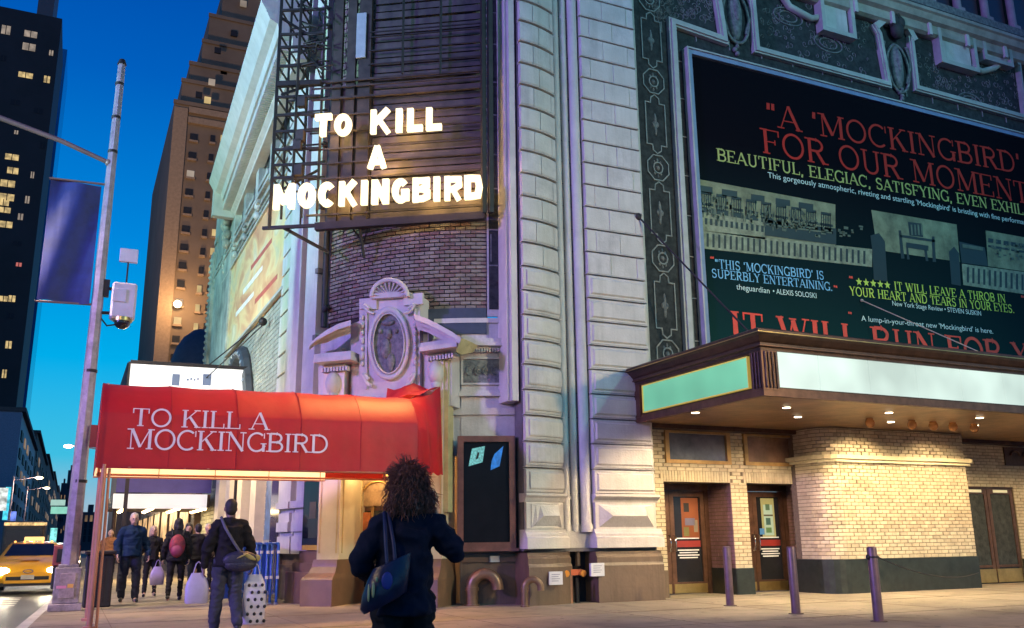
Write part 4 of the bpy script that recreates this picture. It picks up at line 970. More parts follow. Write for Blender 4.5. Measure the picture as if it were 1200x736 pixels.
# door recesses
def door_bay(xl, xr, dpx, n):
    yb2 = onX(dpx, 640, xr).y
    # reveal on the right with glazed bricks, left reveal, ceiling
    q = B(); q.box((xr, YW + .2, 0), (xr + .2, yb2 + .3, zd)); q.box((xl - .2, YW + .2, 0), (xl, yb2 + .3, zd)); q.box((xl - .2, YB + .03, zd + .01), (xr + .2, yb2 + .3, zd + .12)); part(q, 'reveal', mortar, T)
    rb = mat('violet_lit_reveal_brick', (.24, .13, .13), .4, var=.2, scale=3)  # violet light on these left-facing reveals is put into the brick colour
    q = B(); z = .56; r = 0
    while z < zd - .03:
        y = YB + .01 - (.11 if r % 2 else 0)
        while y < yb2: q.box((xr - .008 - random.uniform(0, .005), max(y, YB + .004), z), (xr + .02, min(y + .215, yb2), min(z + .068, zd - .004))); y += .23
        z += BH; r += 1
    part(q, 'reveal_bricks', rb, T, kind='stuff')
    q = B(); q.box((xr - .03, YB - .03, 0), (xr, yb2, .56)); part(q, 'marble_plinth', plinth, T)
    # door frame
    W2 = xr - xl; fw = .10
    q = B(); q.box((xl, yb2 - .05, 0), (xl + .06, yb2 + .05, zd)); q.box((xr - .12, yb2 - .05, 0), (xr - .004, yb2 + .05, zd)); q.box((xl + .06, yb2 - .05, zd - .14), (xr - .12, yb2 + .05, zd - .004)); fo = part(q, 'door_frame', bronze, T)
    inner0, inner1 = xl + .06, xr - .12; midx = inner0 + (inner1 - inner0) * .40
    for (a_, b_2, hx) in ((inner0, midx, 1), (midx, inner1, 0)):
        st = .12
        q = B(); y0, y1 = yb2 - .03, yb2 + .02
        q.box((a_ + .005, y0, .02), (a_ + st, y1, zd - .15)); q.box((b_2 - st, y0, .02), (b_2 - .005, y1, zd - .15)); q.box((a_ + st, y0, .02), (b_2 - st, y1, .26)); q.box((a_ + st, y0, zd - .27), (b_2 - st, y1, zd - .15))
        do = part(q, 'door', bronze, T)
        q = B(); q.box((a_ + st, yb2, .26), (b_2 - st, yb2 + .012, zd - .27)); g_ = part(q, 'pane', mat('door_glass', (.02, .02, .025), .04, trans=0.0), do)
        q = B(); q.box((a_ + .04, y0 - .012, .02), (b_2 - .04, y0, .22)); part(q, 'kick_plate', gold, do)
        hxp = b_2 - .07 if hx else a_ + .07
        q = B(); q.tube([(hxp, y0, 1.28), (hxp, y0 - .08, 1.27), (hxp + .01, y0 - .09, 1.1), (hxp, y0 - .08, .93), (hxp, y0, .92)], .018, 8); part(q, 'handle', mat('chrome', (.8, .75, .7), .15, 1), do)
        # notices stuck to the glass
        gx0, gx1 = a_ + st, b_2 - st; yy = yb2 - .004
        q = B(); q.box((gx0 + .05, yy, 1.02), (gx1 - .02, yy + .003, 1.16)); part(q, 'red_notice', mat('red_notice', (.26, .02, .018), .5), do)
        q = B()
        for k in range(4): c_ = (gx0 + gx1) / 2; wq_ = (gx1 - gx0) * (.40 - .06 * (k % 2)); q.box((c_ - wq_, yy, .94 - k * .055), (c_ + wq_, yy + .003, .965 - k * .055))
        q.box((gx0 + .06, yy, 1.20), (gx1 - .06, yy + .003, 1.225)); part(q, 'notice_lines', mat('white_vinyl', (.7, .7, .7), .5, emit=(1, .95, .9), es=.15), do, kind='stuff')
        if not hx:
            if n == 0:
                for (u0, u1, z0, z1, col) in ((.30, .95, 1.2, zd - .3, (.42, .10, .02)), (.40, .60, 1.80, 2.0, (.02, .015, .02)), (.42, .8, 1.50, 1.66, (.28, .24, .36)), (.36, .56, 1.26, 1.46, (.30, .27, .08)), (.75, .9, 1.35, 1.62, (.45, .34, .22))):
                    q = B(); q.box((gx0 + (gx1 - gx0) * u0, yb2 - .003 + 0, z0), (gx0 + (gx1 - gx0) * u1, yb2 - .001, z1)) if u1 - u0 > .5 else q.box((gx0 + (gx1 - gx0) * u0, yb2 - .006, z0), (gx0 + (gx1 - gx0) * u1, yb2 - .003, z1))
                    part(q, 'lobby_view', mat('lobby_%d' % int(col[0] * 1000 + col[1] * 100), tuple(c * .4 for c in col), .5, emit=col, es=.22), do)
            else:
                for (u0, u1, z0, z1, col, l_) in ((.22, .80, 1.2, zd - .30, (.55, .50, .20), 0), (.32, .72, 1.26, zd - .45, (.55, .75, .62), 1), (.32, .72, 1.70, 1.74, (.12, .10, .05), 2), (.40, .60, 1.5, 1.66, (.05, .15, .12), 2), (.38, .62, 1.32, 1.44, (.15, .3, .1), 2), (.42, .6, 1.84, 1.98, (.10, .2, .1), 2), (.1, .3, 1.28, 1.42, (.10, .35, .75), 2)):
                    q = B(); q.box((gx0 + (gx1 - gx0) * u0, yb2 - .002 - l_ * .002, z0), (gx0 + (gx1 - gx0) * u1, yb2 - .0005 - l_ * .002, z1))
                    part(q, 'lobby_view', mat('lobbyb_%d' % int(col[0] * 1000 + col[1] * 100), tuple(c * .4 for c in col), .5, emit=col, es=.28), do)
door_bay(d1l, d1r, 832, 0); door_bay(d2l, d2r, 925, 1)
# framed transom windows
for i, (a_, b_2) in enumerate(((w1l, w1r), (w2l, w2r))):
    q = B(); t_ = .10
    for bx in (((a_, wz0), (b_2, wz0 + .08)), ((a_, wz1 - .05), (b_2, wz1)), ((a_, wz0 + .08), (a_ + t_, wz1 - .05)), ((b_2 - t_, wz0 + .08), (b_2, wz1 - .05))):
        q.box((bx[0][0], YB - .05, bx[0][1]), (bx[1][0], YB + .1, bx[1][1]))
    fo = part(q, 'transom_window', mat('gilt_bronze', (.50, .30, .12), .35, .6, var=.2), T)
    q = B(); q.box((a_ + t_, YB + .03, wz0 + .08), (b_2 - t_, YB + .05, wz1 - .05)); part(q, 'pane', mat('clouded_glass_%d' % i, (.13, .14, .19) if i == 0 else (.22, .13, .09), .25, var=.3, scale=1.2), fo)
# the big brick drum
DY, DR = 15.80, .45
dq = B(); pl = []
def drum_out(off):
    P = [(drx1, DY - off), (drx0 + DR, DY - off)]
    P += [(drx0 + DR - (DR + off) * sin(rad(a)), DY + DR - (DR + off) * cos(rad(a))) for a in (15, 30, 45, 60, 75, 90)]
    return P + [(drx0 - off, YW), (drx1, YW)]
def drum_slab(off, z0, z1, x1=None):
    P = drum_out(off); 
    if x1: P = [(x1 if abs(p[0] - drx1) < 1e-6 else p[0], p[1]) for p in P]
    q = B(); q.prism([(p[0], p[1], z0) for p in P], (0, 0, z1 - z0)); return q
part(drum_slab(-.02, .7, 3.66), 'drum_core', mortar, T)
part(drum_slab(.03, 0, .72, drx1 + .02), 'marble_plinth', plinth, T)
lz = onY(1050, 538, DY).z
part(drum_slab(.11, lz - .04, lz + .05, drx1 + .14), 'stone_ledge', mat('cream_ledge_stone', (.62, .52, .34), .5), T)
part(drum_slab(.07, lz - .11, lz - .052, drx1 + .08), 'ledge_moulding', mat('cream_ledge_stone', (.5, .42, .26)), T)
keep = []; bricks(None, None, drx0 + DR, drx1, .73, lz - .10, DY, keep); up = []; bricks(None, None, drx0 + DR, drx1, lz + .06, 3.62, DY, up)
keep.sort(key=lambda b: (b[0] - drx0) + abs(b[2] - 1.5) * .8)
qa, qb = B(), B()
for i, (a_, b_2, z0, z1) in enumerate(keep + up):
    jt = random.uniform(0, .008)
    if i < 240:
        q = B(); q.box((a_, DY - jt, z0), (b_2, DY + .03, z1)); part(q, 'brick', brick_y if random.random() < .6 else brick_y2, T)
    else: (qa if random.random() < .6 else qb).box((a_, DY - jt, z0), (b_2, DY + .03, z1))
# round end and side of the drum
def dpt(s, off):   # arc-length parameter going left/back from the flat front
    L1 = DR * pi / 2
    if s < L1: a = s / DR; return (drx0 + DR - (DR + off) * sin(a), DY + DR - (DR + off) * cos(a))
    return (drx0 - off, DY + DR + (s - L1))
for (za, zb2) in ((.73, lz - .10), (lz + .06, 3.62)):
    z = za; r = 0
    while z < zb2 - .02:
        s = 0 if r % 2 else -.0
        first = .1 if r % 2 else .2
        L = DR * pi / 2 + .5
        while s < L:
            e_ = min(s + (first if s == 0 else .2), L); j = random.uniform(0, .006); zt_ = min(z + BH - .013, zb2)
            P = [dpt(s + .006, j), dpt(e_ - .006, j), dpt(e_ - .006, -.05), dpt(s + .006, -.05)]
            (qa if random.random() < .6 else qb).prism([(p[0], p[1], z) for p in P], (0, 0, zt_ - z)); s = e_
        z += BH; r += 1
part(qa, 'brick_courses', brick_y, T, kind='stuff'); part(qb, 'brick_courses', brick_y2, T, kind='stuff')
# recess on the right: bronze double door, brick, relief plaque
q = B(); q.box((drx1, YB + .02, zd + .02), (dbr + 3, YW, 3.66)); q.box((dbr, YB + .02, 0), (dbr + 3, YW, zd + .02)); part(q, 'mortar_wall', mortar, T)
qa, qb = B(), B(); bricks(qa, qb, drx1, dbr + 2.5, zd + .03, 3.62, YB); bricks(qa, qb, dbr + .02, dbr + .6, .6, zd + .03, YB)
part(qa, 'brick_courses', brick_y, T, kind='stuff'); part(qb, 'brick_courses', brick_y2, T, kind='stuff')
q = B(); q.box((dbr + .02, YB - .04, 0), (dbr + 3, YB + .05, .6)); part(q, 'marble_plinth', plinth, T)
q = B(); q.box((dbl, YB, zd - .02), (dbr, YB + .1, zd + .03)); part(q, 'door_head', bronze_d, T)
dm = (dbl + dbr) / 2; brz = mat('brown_metal_door', (.22, .12, .065), .33, .5, var=.25, scale=1.5)
for (a_, b_2) in ((dbl, dm), (dm, dbr)):
    q = B(); q.box((a_ + .01, YB + .06, .02), (b_2 - .01, YB + .11, zd - .02)); do = part(q, 'door', brz, T)
    q = B(); q.box((a_ + .01, YB + .03, .02), (a_ + .12, YB + .06, zd - .02)); q.box((b_2 - .12, YB + .03, .02), (b_2 - .01, YB + .06, zd - .02)); q.box((a_ + .12, YB + .03, zd - .16), (b_2 - .12, YB + .06, zd - .02)); q.box((a_ + .12, YB + .03, .4), (b_2 - .12, YB + .06, .46)); part(q, 'door_rails', bronze, do)
    q = B(); q.box((a_ + .03, YB + .02, .03), (b_2 - .03, YB + .03, .36)); part(q, 'kick_plate', gold, do)
    q = B(); q.box((a_ + .25, YB + .02, zd - .12), (b_2 - .2, YB + .03, zd - .05)); part(q, 'lit_strip', emat('lit_door_strip', (1, .8, .4), .9), do)
pc = W_(1185, 535, YB)
q = B(); q.box((pc.x - .3, YB - .04, pc.z - .24), (pc.x + .8, YB, pc.z + .24)); po = part(q, 'relief_plaque', mat('bronze_relief', (.10, .055, .035), .4, .5, bump=.5, bscale=12), T)
q = B(); q.tube([(pc.x + .1 + .18 * cos(a), YB - .05, pc.z + .02 + .12 * sin(a)) for a in [pi * j / 10 for j in range(11)]], .03, 6); q.tube([(pc.x + .5, YB - .05, pc.z - .1), (pc.x + .42, YB - .06, pc.z + .08), (pc.x + .55, YB - .05, pc.z + .15)], .04, 6); part(q, 'carved_lines', bronze, po)
q = B(); q.box((20.3, YB + .02, 1.0), (20.9, YB + .03, 2.3)); part(q, 'dark_opening', black, T)

# ================================================================== vertical lit sign on its scaffold
FS = 33.0; sn = Vector((-sin(rad(FS)), -cos(rad(FS)), 0)); su = Vector((cos(rad(FS)), -sin(rad(FS)), 0)); sp0 = Vector((7.4, 16.78, 0))
def SP(px, py, d=0): return onP(px, py, sp0 + sn * d, sn)
SG = thing('lit_sign', 'tall iron sign scaffold on the theatre corner with glowing letters reading TO KILL A MOCKINGBIRD', 'sign', (6.2, 17.6, 7.6))
uend = SP(567, 200); ustart = SP(321, 215)
def SV(u, z, d=0): return Vector((uend.x, uend.y, 0)) + su * u + Vector((0, 0, z)) + sn * d   # u<=0 going left
Lw = (Vector((uend.x, uend.y)) - Vector((ustart.x, ustart.y))).length
def uof(px, py): p = SP(px, py); return (Vector((p.x, p.y, 0)) - Vector((uend.x, uend.y, 0))).dot(su)
zbot = SP(440, 256).z; ztop = 16.2
u430 = uof(430, 100)
# louvred backing boards
z = zbot + .15; k = 0
while z < ztop:
    if not (u430 is None):
        q = B(); q.obox(SV(u430 / 2 + .02, z, -.28), su, sn, (0, 0, 1), (-u430 / 2 - .05, .015 + .012 * (k % 2), .075)); part(q, 'slat', darkslat, SG)
    z += .19 if k % 4 else .21; k += 1
dsl2 = mat('dark_rust_board', (.052, .038, .034), .6, .2, var=.35, scale=2.5)
for (pxa, pxb) in ((388, 398), (404, 414), (418, 432)):
    a_, b_2 = uof(pxa, 60), uof(pxb, 60); q = B(); q.obox(SV((a_ + b_2) / 2, (zbot + ztop) / 2, -.22), su, sn, (0, 0, 1), ((b_2 - a_) / 2, .06, (ztop - zbot) / 2)); part(q, 'upright_board', dsl2, SG)
a_, b_2 = uof(396, 120), uof(432, 120); zt_ = SP(410, 95).z
q = B(); q.obox(SV((a_ + b_2) / 2, (zbot + zt_) / 2, -.25), su, sn, (0, 0, 1), ((b_2 - a_) / 2, .02, (zt_ - zbot) / 2)); part(q, 'backing_panel', dsl2, SG)
q = B(); p_, p2 = SP(417, 65), SP(426, 12); q.obox(SV((uof(416, 40) + uof(427, 40)) / 2, (p_.z + p2.z) / 2, -.12), su, sn, (0, 0, 1), ((uof(427, 40) - uof(416, 40)) / 2, .02, (p2.z - p_.z) / 2)); part(q, 'pale_letter_stub', mat('dim_grey_panel', (.30, .33, .40), .5), SG)
# heavy rails
for py_, t_ in ((36, .05), (30, .045), (52, .05), (68, .05), (85, .09), (92, .06), (105, .08), (125, .06), (145, .06), (165, .06), (182, .06), (200, .05), (243, .07)):
    z = SP(500, py_).z; q = B(); q.bar(SV(u430 if py_ < 80 else -Lw + .75, z, -.08), SV(.05, z, -.08), t_ * .6, t_ * .6); part(q, 'rail', darkm if py_ < 80 else dsl2, SG)
for px_ in (470, 515, 566, 574):
    u_ = uof(px_, 120); q = B(); q.bar(SV(u_, zbot if px_ > 530 else SP(px_, 85).z, -.06), SV(u_, ztop, -.06), .10 if px_ > 530 else .045); part(q, 'post', darkm, SG)
# open ladder frame at the left
ul = -Lw
for (u_, w_, d_) in ((ul, .065, .12), (ul, .05, -.5), (ul + .48, .055, .12), (ul + .48, .04, -.5), (ul + .98, .05, -.1), (ul + .30, .035, -.9), (ul + .72, .035, -.8)):
    q = B(); q.bar(SV(u_, zbot - (.15 if d_ > 0 and u_ == ul else -.3), d_), SV(u_, ztop, d_), w_); part(q, 'post', darkm, SG)
for py_ in (-25, -5, 15, 43, 58, 80, 101, 116, 137, 156, 177, 195, 210):
    z = SP(340, py_).z
    q = B(); q.bar(SV(ul, z, .12), SV(ul + .98, z + .02, .0), .055 if py_ != 101 else .12); q.bar(SV(ul, z - .1, -.5), SV(ul + .98, z - .08, -.5), .035); part(q, 'rung', darkm, SG)
    q = B(); q.bar(SV(ul + .48, z, .12), SV(ul + .48, z - .05, -.5), .035); q.bar(SV(ul, z, .12), SV(ul, z - .1, -.9), .035); part(q, 'cross_strut', darkm, SG)
for (a_, b_2, c_, d_) in ((ul, 15.0, ul + .5, 14.6), (ul, 12.95, ul + .8, 12.5), (ul, 8.6, ul + .9, 9.3), (ul + .1, 11.0, ul + .9, 11.5), (ul + .4, 13.2, ul + 1.0, 14.2), (ul + .4, 14.2, ul + 1.0, 13.3), (ul + .45, 15.6, ul + 1.0, 14.7), (ul + .5, 12.0, ul + 1, 12.6)):
    q = B(); q.bar(SV(a_, b_2, .1), SV(c_, d_, -.3), .05); part(q, 'brace', darkm, SG)
for k in range(26):   # cables, lamp holders and boxes tangled in the frame
    u_ = ul + random.uniform(.45, 1.0); z = random.uniform(11.2, 15.5)
    q = B(); q.tube([SV(u_, z, -.1), SV(u_ + random.uniform(-.15, .15), z + .15, .1), SV(u_ + random.uniform(.1, .35), z + random.uniform(-.2, .3), .05)], .022, 5); part(q, 'bracket', darkm, SG)
for (px_, py_) in ((354, 120), (352, 160), (350, 200), (349, 170)):
    p_ = SP(px_, py_, .1); q = B(); q.obox(p_, su, sn, (0, 0, 1), (.09, .07, .12)); part(q, 'junction_box', dsl2, SG)
# bottom outriggers holding it to the wall
q = B(); q.bar(SV(ul - .15, zbot - .12, .12), SV(ul + 1.0, zbot - .10, .05), .07); q.bar(SV(ul + .3, zbot - .12, .1), SV(ul + 1.15, zbot - .55, -.5), .06); q.bar(SV(ul + 1.0, zbot - .12, .0), SV(0, zbot - .05, -.1), .16); part(q, 'outrigger', darkm, SG)
q = B(); q.bar(SV(ul + 1.95, zbot - .1, -.1), SV(ul + 1.98, zbot - .75, -.4), .05); q.bar(SV(ul + 1.75, zbot - .1, -.1), SV(ul + 1.97, zbot - .4, -.35), .03); q.bar(SV(ul + 2.15, zbot - .1, -.1), SV(ul + 1.98, zbot - .4, -.35), .03); part(q, 'strut', darkm, SG)
# the glowing letters, each its own box of light
lit = emat('glowing_letter_face', (1.0, .82, .48), 2.3, 9, .12); lrim = mat('letter_return', (.35, .2, .08), .5)
def sign_word(word, px0, px1, y0, y1, h0, h1):
    """px0..px1 baseline ends at y0,y1; h0/h1 cap heights in photo pixels"""
    us = []; tot = 0
    for ch in word:
        w = {'I': .40, 'M': 1.02, 'L': .66, 'K': .88, 'T': .78, ' ': .42}.get(ch, .82); us.append((tot, w)); tot += w + .15
    tot -= .15
    for ch, (t0, w) in zip(word, us):
        if ch == ' ': continue
        ta, tb = t0 / tot, (t0 + w) / tot
        xa, xb = px0 + (px1 - px0) * ta, px0 + (px1 - px0) * tb; ya, yb = y0 + (y1 - y0) * ta, y0 + (y1 - y0) * tb; hh = h0 + (h1 - h0) * (ta + tb) / 2
        if ch == 'M' or (word.startswith('TO') and ch == 'T' and t0 == 0): pass
        A, Bp = SP(xa, ya, .36), SP(xb, yb, .36); zc = SP((xa + xb) / 2, (ya + yb) / 2 - hh, .36).z - (A.z + Bp.z) / 2
        gw = G[ch][0]; wt = .25
        z_ = (A.z + Bp.z) / 2; A.z = Bp.z = z_
        q = B(); kk = {'T': wt, 'm': wt, 'n': wt}
        Lh = (Bp - A).length / zc       # letter width in cap heights
        def S(pts): return [Vector((x * Lh, y)) for x, y in pts]
        w2 = wt / 2; wx = w2 / Lh
        DEF = {
         'T': [[(0, 1 - w2), (1, 1 - w2)], [(.5, 0), (.5, 1 - w2)]], 'O': [[(.5 + (.5 - wx) * cos(a), .5 + (.5 - w2) * sin(a)) for a in [2 * pi * j / 20 for j in range(21)]]],
         'K': [[(wx, 0), (wx, 1)], [(wx, .40), (.86, 1.0)], [(.42, .58), (.88, 0)]], 'I': [[(.5, 0), (.5, 1)]], 'L': [[(wx, 0), (wx, 1)], [(wx, w2), (1, w2)]],
         'A': [[(.13, 0), (.5, .96)], [(.5, .96), (.87, 0)], [(.28, .28), (.72, .28)]],
         'M': [[(wx * .95, 0), (wx * .95, 1)], [(wx, .95), (.5, .22)], [(.5, .22), (1 - wx, .95)], [(1 - wx * .95, 0), (1 - wx * .95, 1)]],
         'C': [[(.5 + (.5 - wx) * cos(a), .5 + (.5 - w2) * sin(a)) for a in [rad(45 + 270 * j / 16) for j in range(17)]]],
         'N': [[(wx, 0), (wx, 1)], [(wx, .95), (1 - wx, .05)], [(1 - wx, 0), (1 - wx, 1)]],
         'G': [[(.5 + (.5 - wx) * cos(a), .5 + (.5 - w2) * sin(a)) for a in [rad(45 + 285 * j / 16) for j in range(17)]], [(.55, .42), (1, .42)], [(1 - wx, .08), (1 - wx, .50)]],
         'B': [[(wx, 0), (wx, 1)], [(wx, 1 - w2), (.55, 1 - w2), (.85, .88), (.85, .66), (.55, .53), (wx, .53)], [(.55, .53), (.88, .42), (.88, .2), (.6, w2), (wx, w2)]],
         'R': [[(wx, 0), (wx, 1)], [(wx, 1 - w2), (.55, 1 - w2), (.86, .86), (.86, .60), (.55, .46), (wx, .46)], [(.5, .46), (.86, 0)]],
         'D': [[(wx, 0), (wx, 1)], [(wx, 1 - w2), (.45, 1 - w2), (.78, .85), (.87, .5), (.78, .15), (.45, w2), (wx, w2)]],
        }
        dirn = (Bp - A).normalized()
        for si, st in enumerate(DEF[ch]):
            l, r = ribbon(S(st), wt * (.86 if ch in 'BRMKA' else 1)); n = len(l); dd = si * .004
            P = lambda v, d: A + dirn * v.x * zc + Vector((0, 0, v.y * zc)) + sn * d
            q.loft([[P(l[i], dd), P(r[i], dd), P(r[i], -.09), P(l[i], -.09)] for i in range(n)])
        part(q, 'glowing_letter', lit, SG)
sign_word('TO', 368, 411, 159, 158, 26, 25); sign_word('KILL', 433, 517, 156, 151, 28, 26); sign_word('A', 430, 452, 197, 196, 27, 27); sign_word('MOCKINGBIRD', 319, 564, 245, 232, 29, 28)
for (px_, py_, e_) in ((345, 228, 20), (400, 226, 26), (450, 190, 34), (500, 224, 26), (545, 218, 26), (390, 142, 22), (475, 138, 34)):
    p_ = SP(px_, py_, .20); lamp('POINT', 'sign_letter_light', p_, None, e_ * 1.5, (1.0, .58, .17), .15)
q = B()
for (px_, py_, px2) in ((390, 160, 411), (500, 198, 452)):
    pass

# ================================================================== pediment and entrance at the corner
FE = 42.0; en = Vector((-sin(rad(FE)), -cos(rad(FE)), 0)); eu = Vector((cos(rad(FE)), -sin(rad(FE)), 0)); ep0 = Vector((4.62, 18.82, 0))
def EP(px, py, d=0): return onP(px, py, ep0 + en * d, en)
def eprism(pts, d=0, t=.3): q = B(); q.prism([EP(x, y, d) for x, y in pts], -en * t); return q
# central tablet with oval relief and shell
part(eprism([(421, 470), (421, 352), (440, 350), (440, 344), (472, 342), (472, 348), (492, 346), (492, 470)], .0, .6), 'tablet', stone, T)
part(eprism([(421, 362), (421, 350), (441, 349), (441, 362)], .06, .1), 'tablet_ear', stone, T); part(eprism([(473, 358), (473, 345), (495, 343), (495, 356)], .06, .1), 'tablet_ear', stone, T)
part(eprism([(434, 350), (434, 344), (478, 341), (478, 347)], .14, .3), 'tablet_cap', stone, T)
oc = (455.5, 402.5)
def ering(rx0, rx1, ry0, ry1, d0, t, name, m, n=28):
    q = B(); rings = []
    for j in range(n + 1):
        a = 2 * pi * j / n; r = []
        for (rx, ry, d) in ((rx1, ry1, d0 - t), (rx1, ry1, d0 - .03), ((rx0 + rx1) / 2, (ry0 + ry1) / 2, d0), (rx0, ry0, d0 - .04), (rx0, ry0, d0 - t)):
            r.append(EP(oc[0] + rx * cos(a), oc[1] + ry * sin(a), d))
        rings.append(r)
    q.loft(rings, False, True); return part(q, name, m, T)
ering(19, 25, 36, 43.5, .10, .2, 'oval_frame', stone); ering(17.4, 19.3, 34.4, 36.3, .12, .14, 'oval_frame_bead', stone_b)
q = B(); q.prism([EP(oc[0] + 19 * cos(2 * pi * j / 28), oc[1] + 36.5 * sin(2 * pi * j / 28), .03) for j in range(28)], -en * .1); part(q, 'oval_relief', mosaic2, T)
q = B()
for (x, y, a, b_2) in ((455, 392, .09, .12), (455, 378, .16, .07), (452, 408, .12, .22), (458, 425, .10, .2), (446, 388, .05, .06), (464, 388, .05, .06)): q.ell(EP(x, y, .04), (a, .06, b_2), 8, 6, Matrix.Rotation(rad(-FE), 3, 'Z'))
part(q, 'carved_mask', mosaic2, T)
q = B()
for s in (-1, 1):
    for j in range(7): q.ell(EP(oc[0] + s * 31, 372 + j * 9, .05), (.045, .05, .06 + .02 * (j % 2)), 7, 5)
    q.tube([EP(oc[0] + s * (20 + 10 * sin(t)), 445 + 7 * cos(t * 1.7), .1) for t in [j * .25 for j in range(12)]], .04, 5); q.tube([EP(oc[0] + s * (18 + 12 * sin(t)), 362 + 5 * cos(t * 1.7), .1) for t in [j * .25 for j in range(12)]], .035, 5)
part(q, 'carved_foliage', stone_b, T, kind='stuff')
for (a_, b_2) in (((427, 456), (430, 364)), ((484, 456), (487, 360))): part(eprism([(a_[0], a_[1]), (b_2[0] - 2, b_2[1]), (b_2[0], b_2[1]), (a_[0] + 3, a_[1])], .05, .05), 'tablet_moulding', stone_b, T)
# shell
sc_ = (456.5, 348)
q = B(); n = 11; rings = []
for j in range(2 * n + 1):
    a = pi - pi * j / (2 * n); dep = .22 if j % 2 else .08
    rings.append([EP(sc_[0] + 5 * cos(a), sc_[1] - 2 - 3 * sin(a), .12), EP(sc_[0] + 14 * cos(a), sc_[1] - 12 * sin(a), .05 + dep * .5), EP(sc_[0] + 19 * cos(a), sc_[1] - 17 * sin(a), dep), EP(sc_[0] + 19 * cos(a), sc_[1] - 17 * sin(a), -.1), EP(sc_[0], sc_[1], -.1)])
q.loft(rings); part(q, 'shell', stone, T)
q = B(); q.tube([EP(sc_[0] + 21 * cos(pi - pi * j / 14), sc_[1] - 20 * sin(pi * j / 14), .14) for j in range(15)], .055, 7); part(q, 'shell_rim', stone, T)
# broken pediment: raking curved pieces, level cornices, dentils, volutes
def curved(pts_lo, pts_hi, d, t, name, m):
    q = B(); rings = [[EP(*a, d), EP(*b, d), EP(*b, d - t), EP(*a, d - t)] for a, b in zip(pts_lo, pts_hi)]; q.loft(rings); return part(q, name, m, T)
for k, (u0, u1, d) in enumerate(((0, .32, .10), (.30, .62, .22), (.60, 1.0, .36))):
    L = [((362, 411), (362, 404)), ((370, 404), (370, 396)), ((382, 402), (382, 387)), ((395, 396), (395, 380)), ((411, 391), (411, 375))]
    R_ = [((489, 386), (485, 368)), ((502, 390), (500, 373)), ((516, 397), (514, 380)), ((530, 404), (530, 389)), ((538, 410), (540, 396))]
    for Q in (L, R_):
        lo = [(a[0] + (b[0] - a[0]) * u0, a[1] + (b[1] - a[1]) * u0) for a, b in Q]; hi = [(a[0] + (b[0] - a[0]) * u1, a[1] + (b[1] - a[1]) * u1) for a, b in Q]
        curved(lo, hi, d, .5, 'raking_cornice', stone)
for (xa, xb, ya, yb) in ((367, 411, 424, 420), (491, 535, 411, 405)):
    for (o, h, d) in ((0, 5, .30), (5, 10, .20)):
        part(eprism([(xa + o * .3, ya - h + 6), (xb, yb - h + 6), (xb, yb - h + 1), (xa + o * .3, ya - h + 1)], d, .5), 'level_cornice', stone, T)
    q = B()
    for j in range(9):
        x = xa + 9 + j * (xb - xa - 12) / 9; y = ya + (yb - ya) * (x - xa) / (xb - xa) + 8; q.prism([EP(x, y + 5, .12), EP(x + 2.2, y + 5, .12), EP(x + 2.2, y, .12), EP(x, y, .12)], -en * .15)
    part(q, 'dentils', stone, T, kind='stuff')
    xm = (xa + xb) / 2 + (2 if xa < 400 else -2)
    q = B(); q.ell(EP(xm, ya + 26, .0), (.16, .22, .26), 10, 8, Matrix.Rotation(rad(-FE), 3, 'Z')); q.ell(EP(xm, ya + 40, .0), (.10, .14, .16), 10, 8, Matrix.Rotation(rad(-FE), 3, 'Z')); part(q, 'volute', stone, T)
    part(eprism([(xa + 6, ya + 70), (xb - 6, yb + 70), (xb - 6, yb + 6), (xa + 6, ya + 6)], -.1, .5), 'frieze_block', stone, T)
part(eprism([(411, 470), (411, 380), (422, 376), (422, 470)], -.18, .5), 'tablet_side', stone_b, T); part(eprism([(492, 470), (492, 372), (502, 376), (502, 470)], -.18, .5), 'tablet_side', stone_b, T)
ylw = mat('yellow_lit_stone', (.50, .44, .22), .6, bump=.3, var=.15)  # yellow light on the pediment's side return, put into the stone colour
q = B(); q.prism([EP(534, 412, .36), EP(541, 396, .36), EP(553, 401, -.2), EP(548, 409, -.2)], -en * .35); part(q, 'cornice_return', ylw, T)
part(eprism([(517, 600), (517, 418), (525, 416), (525, 600)], -.04, .3), 'corner_pilaster', ylw, T)
# entrance piers with flared bases
def pier(xa, xb, flare):
    zt_ = 5.0
    A, Bp = EP(xa, 640), EP(xb, 640); A.z = Bp.z = 0; dep = 1.15 if flare else .7
    def V(s, d, z): return A + (Bp - A) * s - en * d + Vector((0, 0, z))
    q = B(); q.prism([V(0, 0, .88), V(1, 0, .88), V(1, dep, .88), V(0, dep, .88)], (0, 0, zt_ - .88)); p_ = part(q, 'entrance_pier', mat('cream_pier_paint', (.60, .52, .38), .45, var=.06), T)
    q = B()
    for s0, s1 in ((.08, .14), (.86, .92)): q.prism([V(s0, -.015, 1.0), V(s1, -.015, 1.0), V(s1, .01, 1.0), V(s0, .01, 1.0)], (0, 0, 3))
    wv = (Bp - A).normalized()
    for d0, d1 in ((.12, .15), (.95, .98)): q.prism([V(1, d0, 1.0) + wv * .015, V(1, d1, 1.0) + wv * .015, V(1, d1, 1.0), V(1, d0, 1.0)], (0, 0, 3))
    part(q, 'panel_bead', mat('gilt_bead', (.55, .42, .22), .4), p_)
    q = B(); rings = []
    for (o, z) in ((.30, 0), (.30, .50), (.27, .54), (.16, .62), (.09, .74), (.06, .88)):
        w = wv * o * .55
        rings.append([V(0, -o, z) - w, V(1, -o, z) + w * .2, V(1, dep, z) + w * .2, V(0, dep, z) - w])
    q.loft(rings); part(q, 'flared_base', mat('brown_base_paint', (.17, .10, .06), .45, var=.12), T)
pier(371.5, 397, True); pier(499, 518, False)
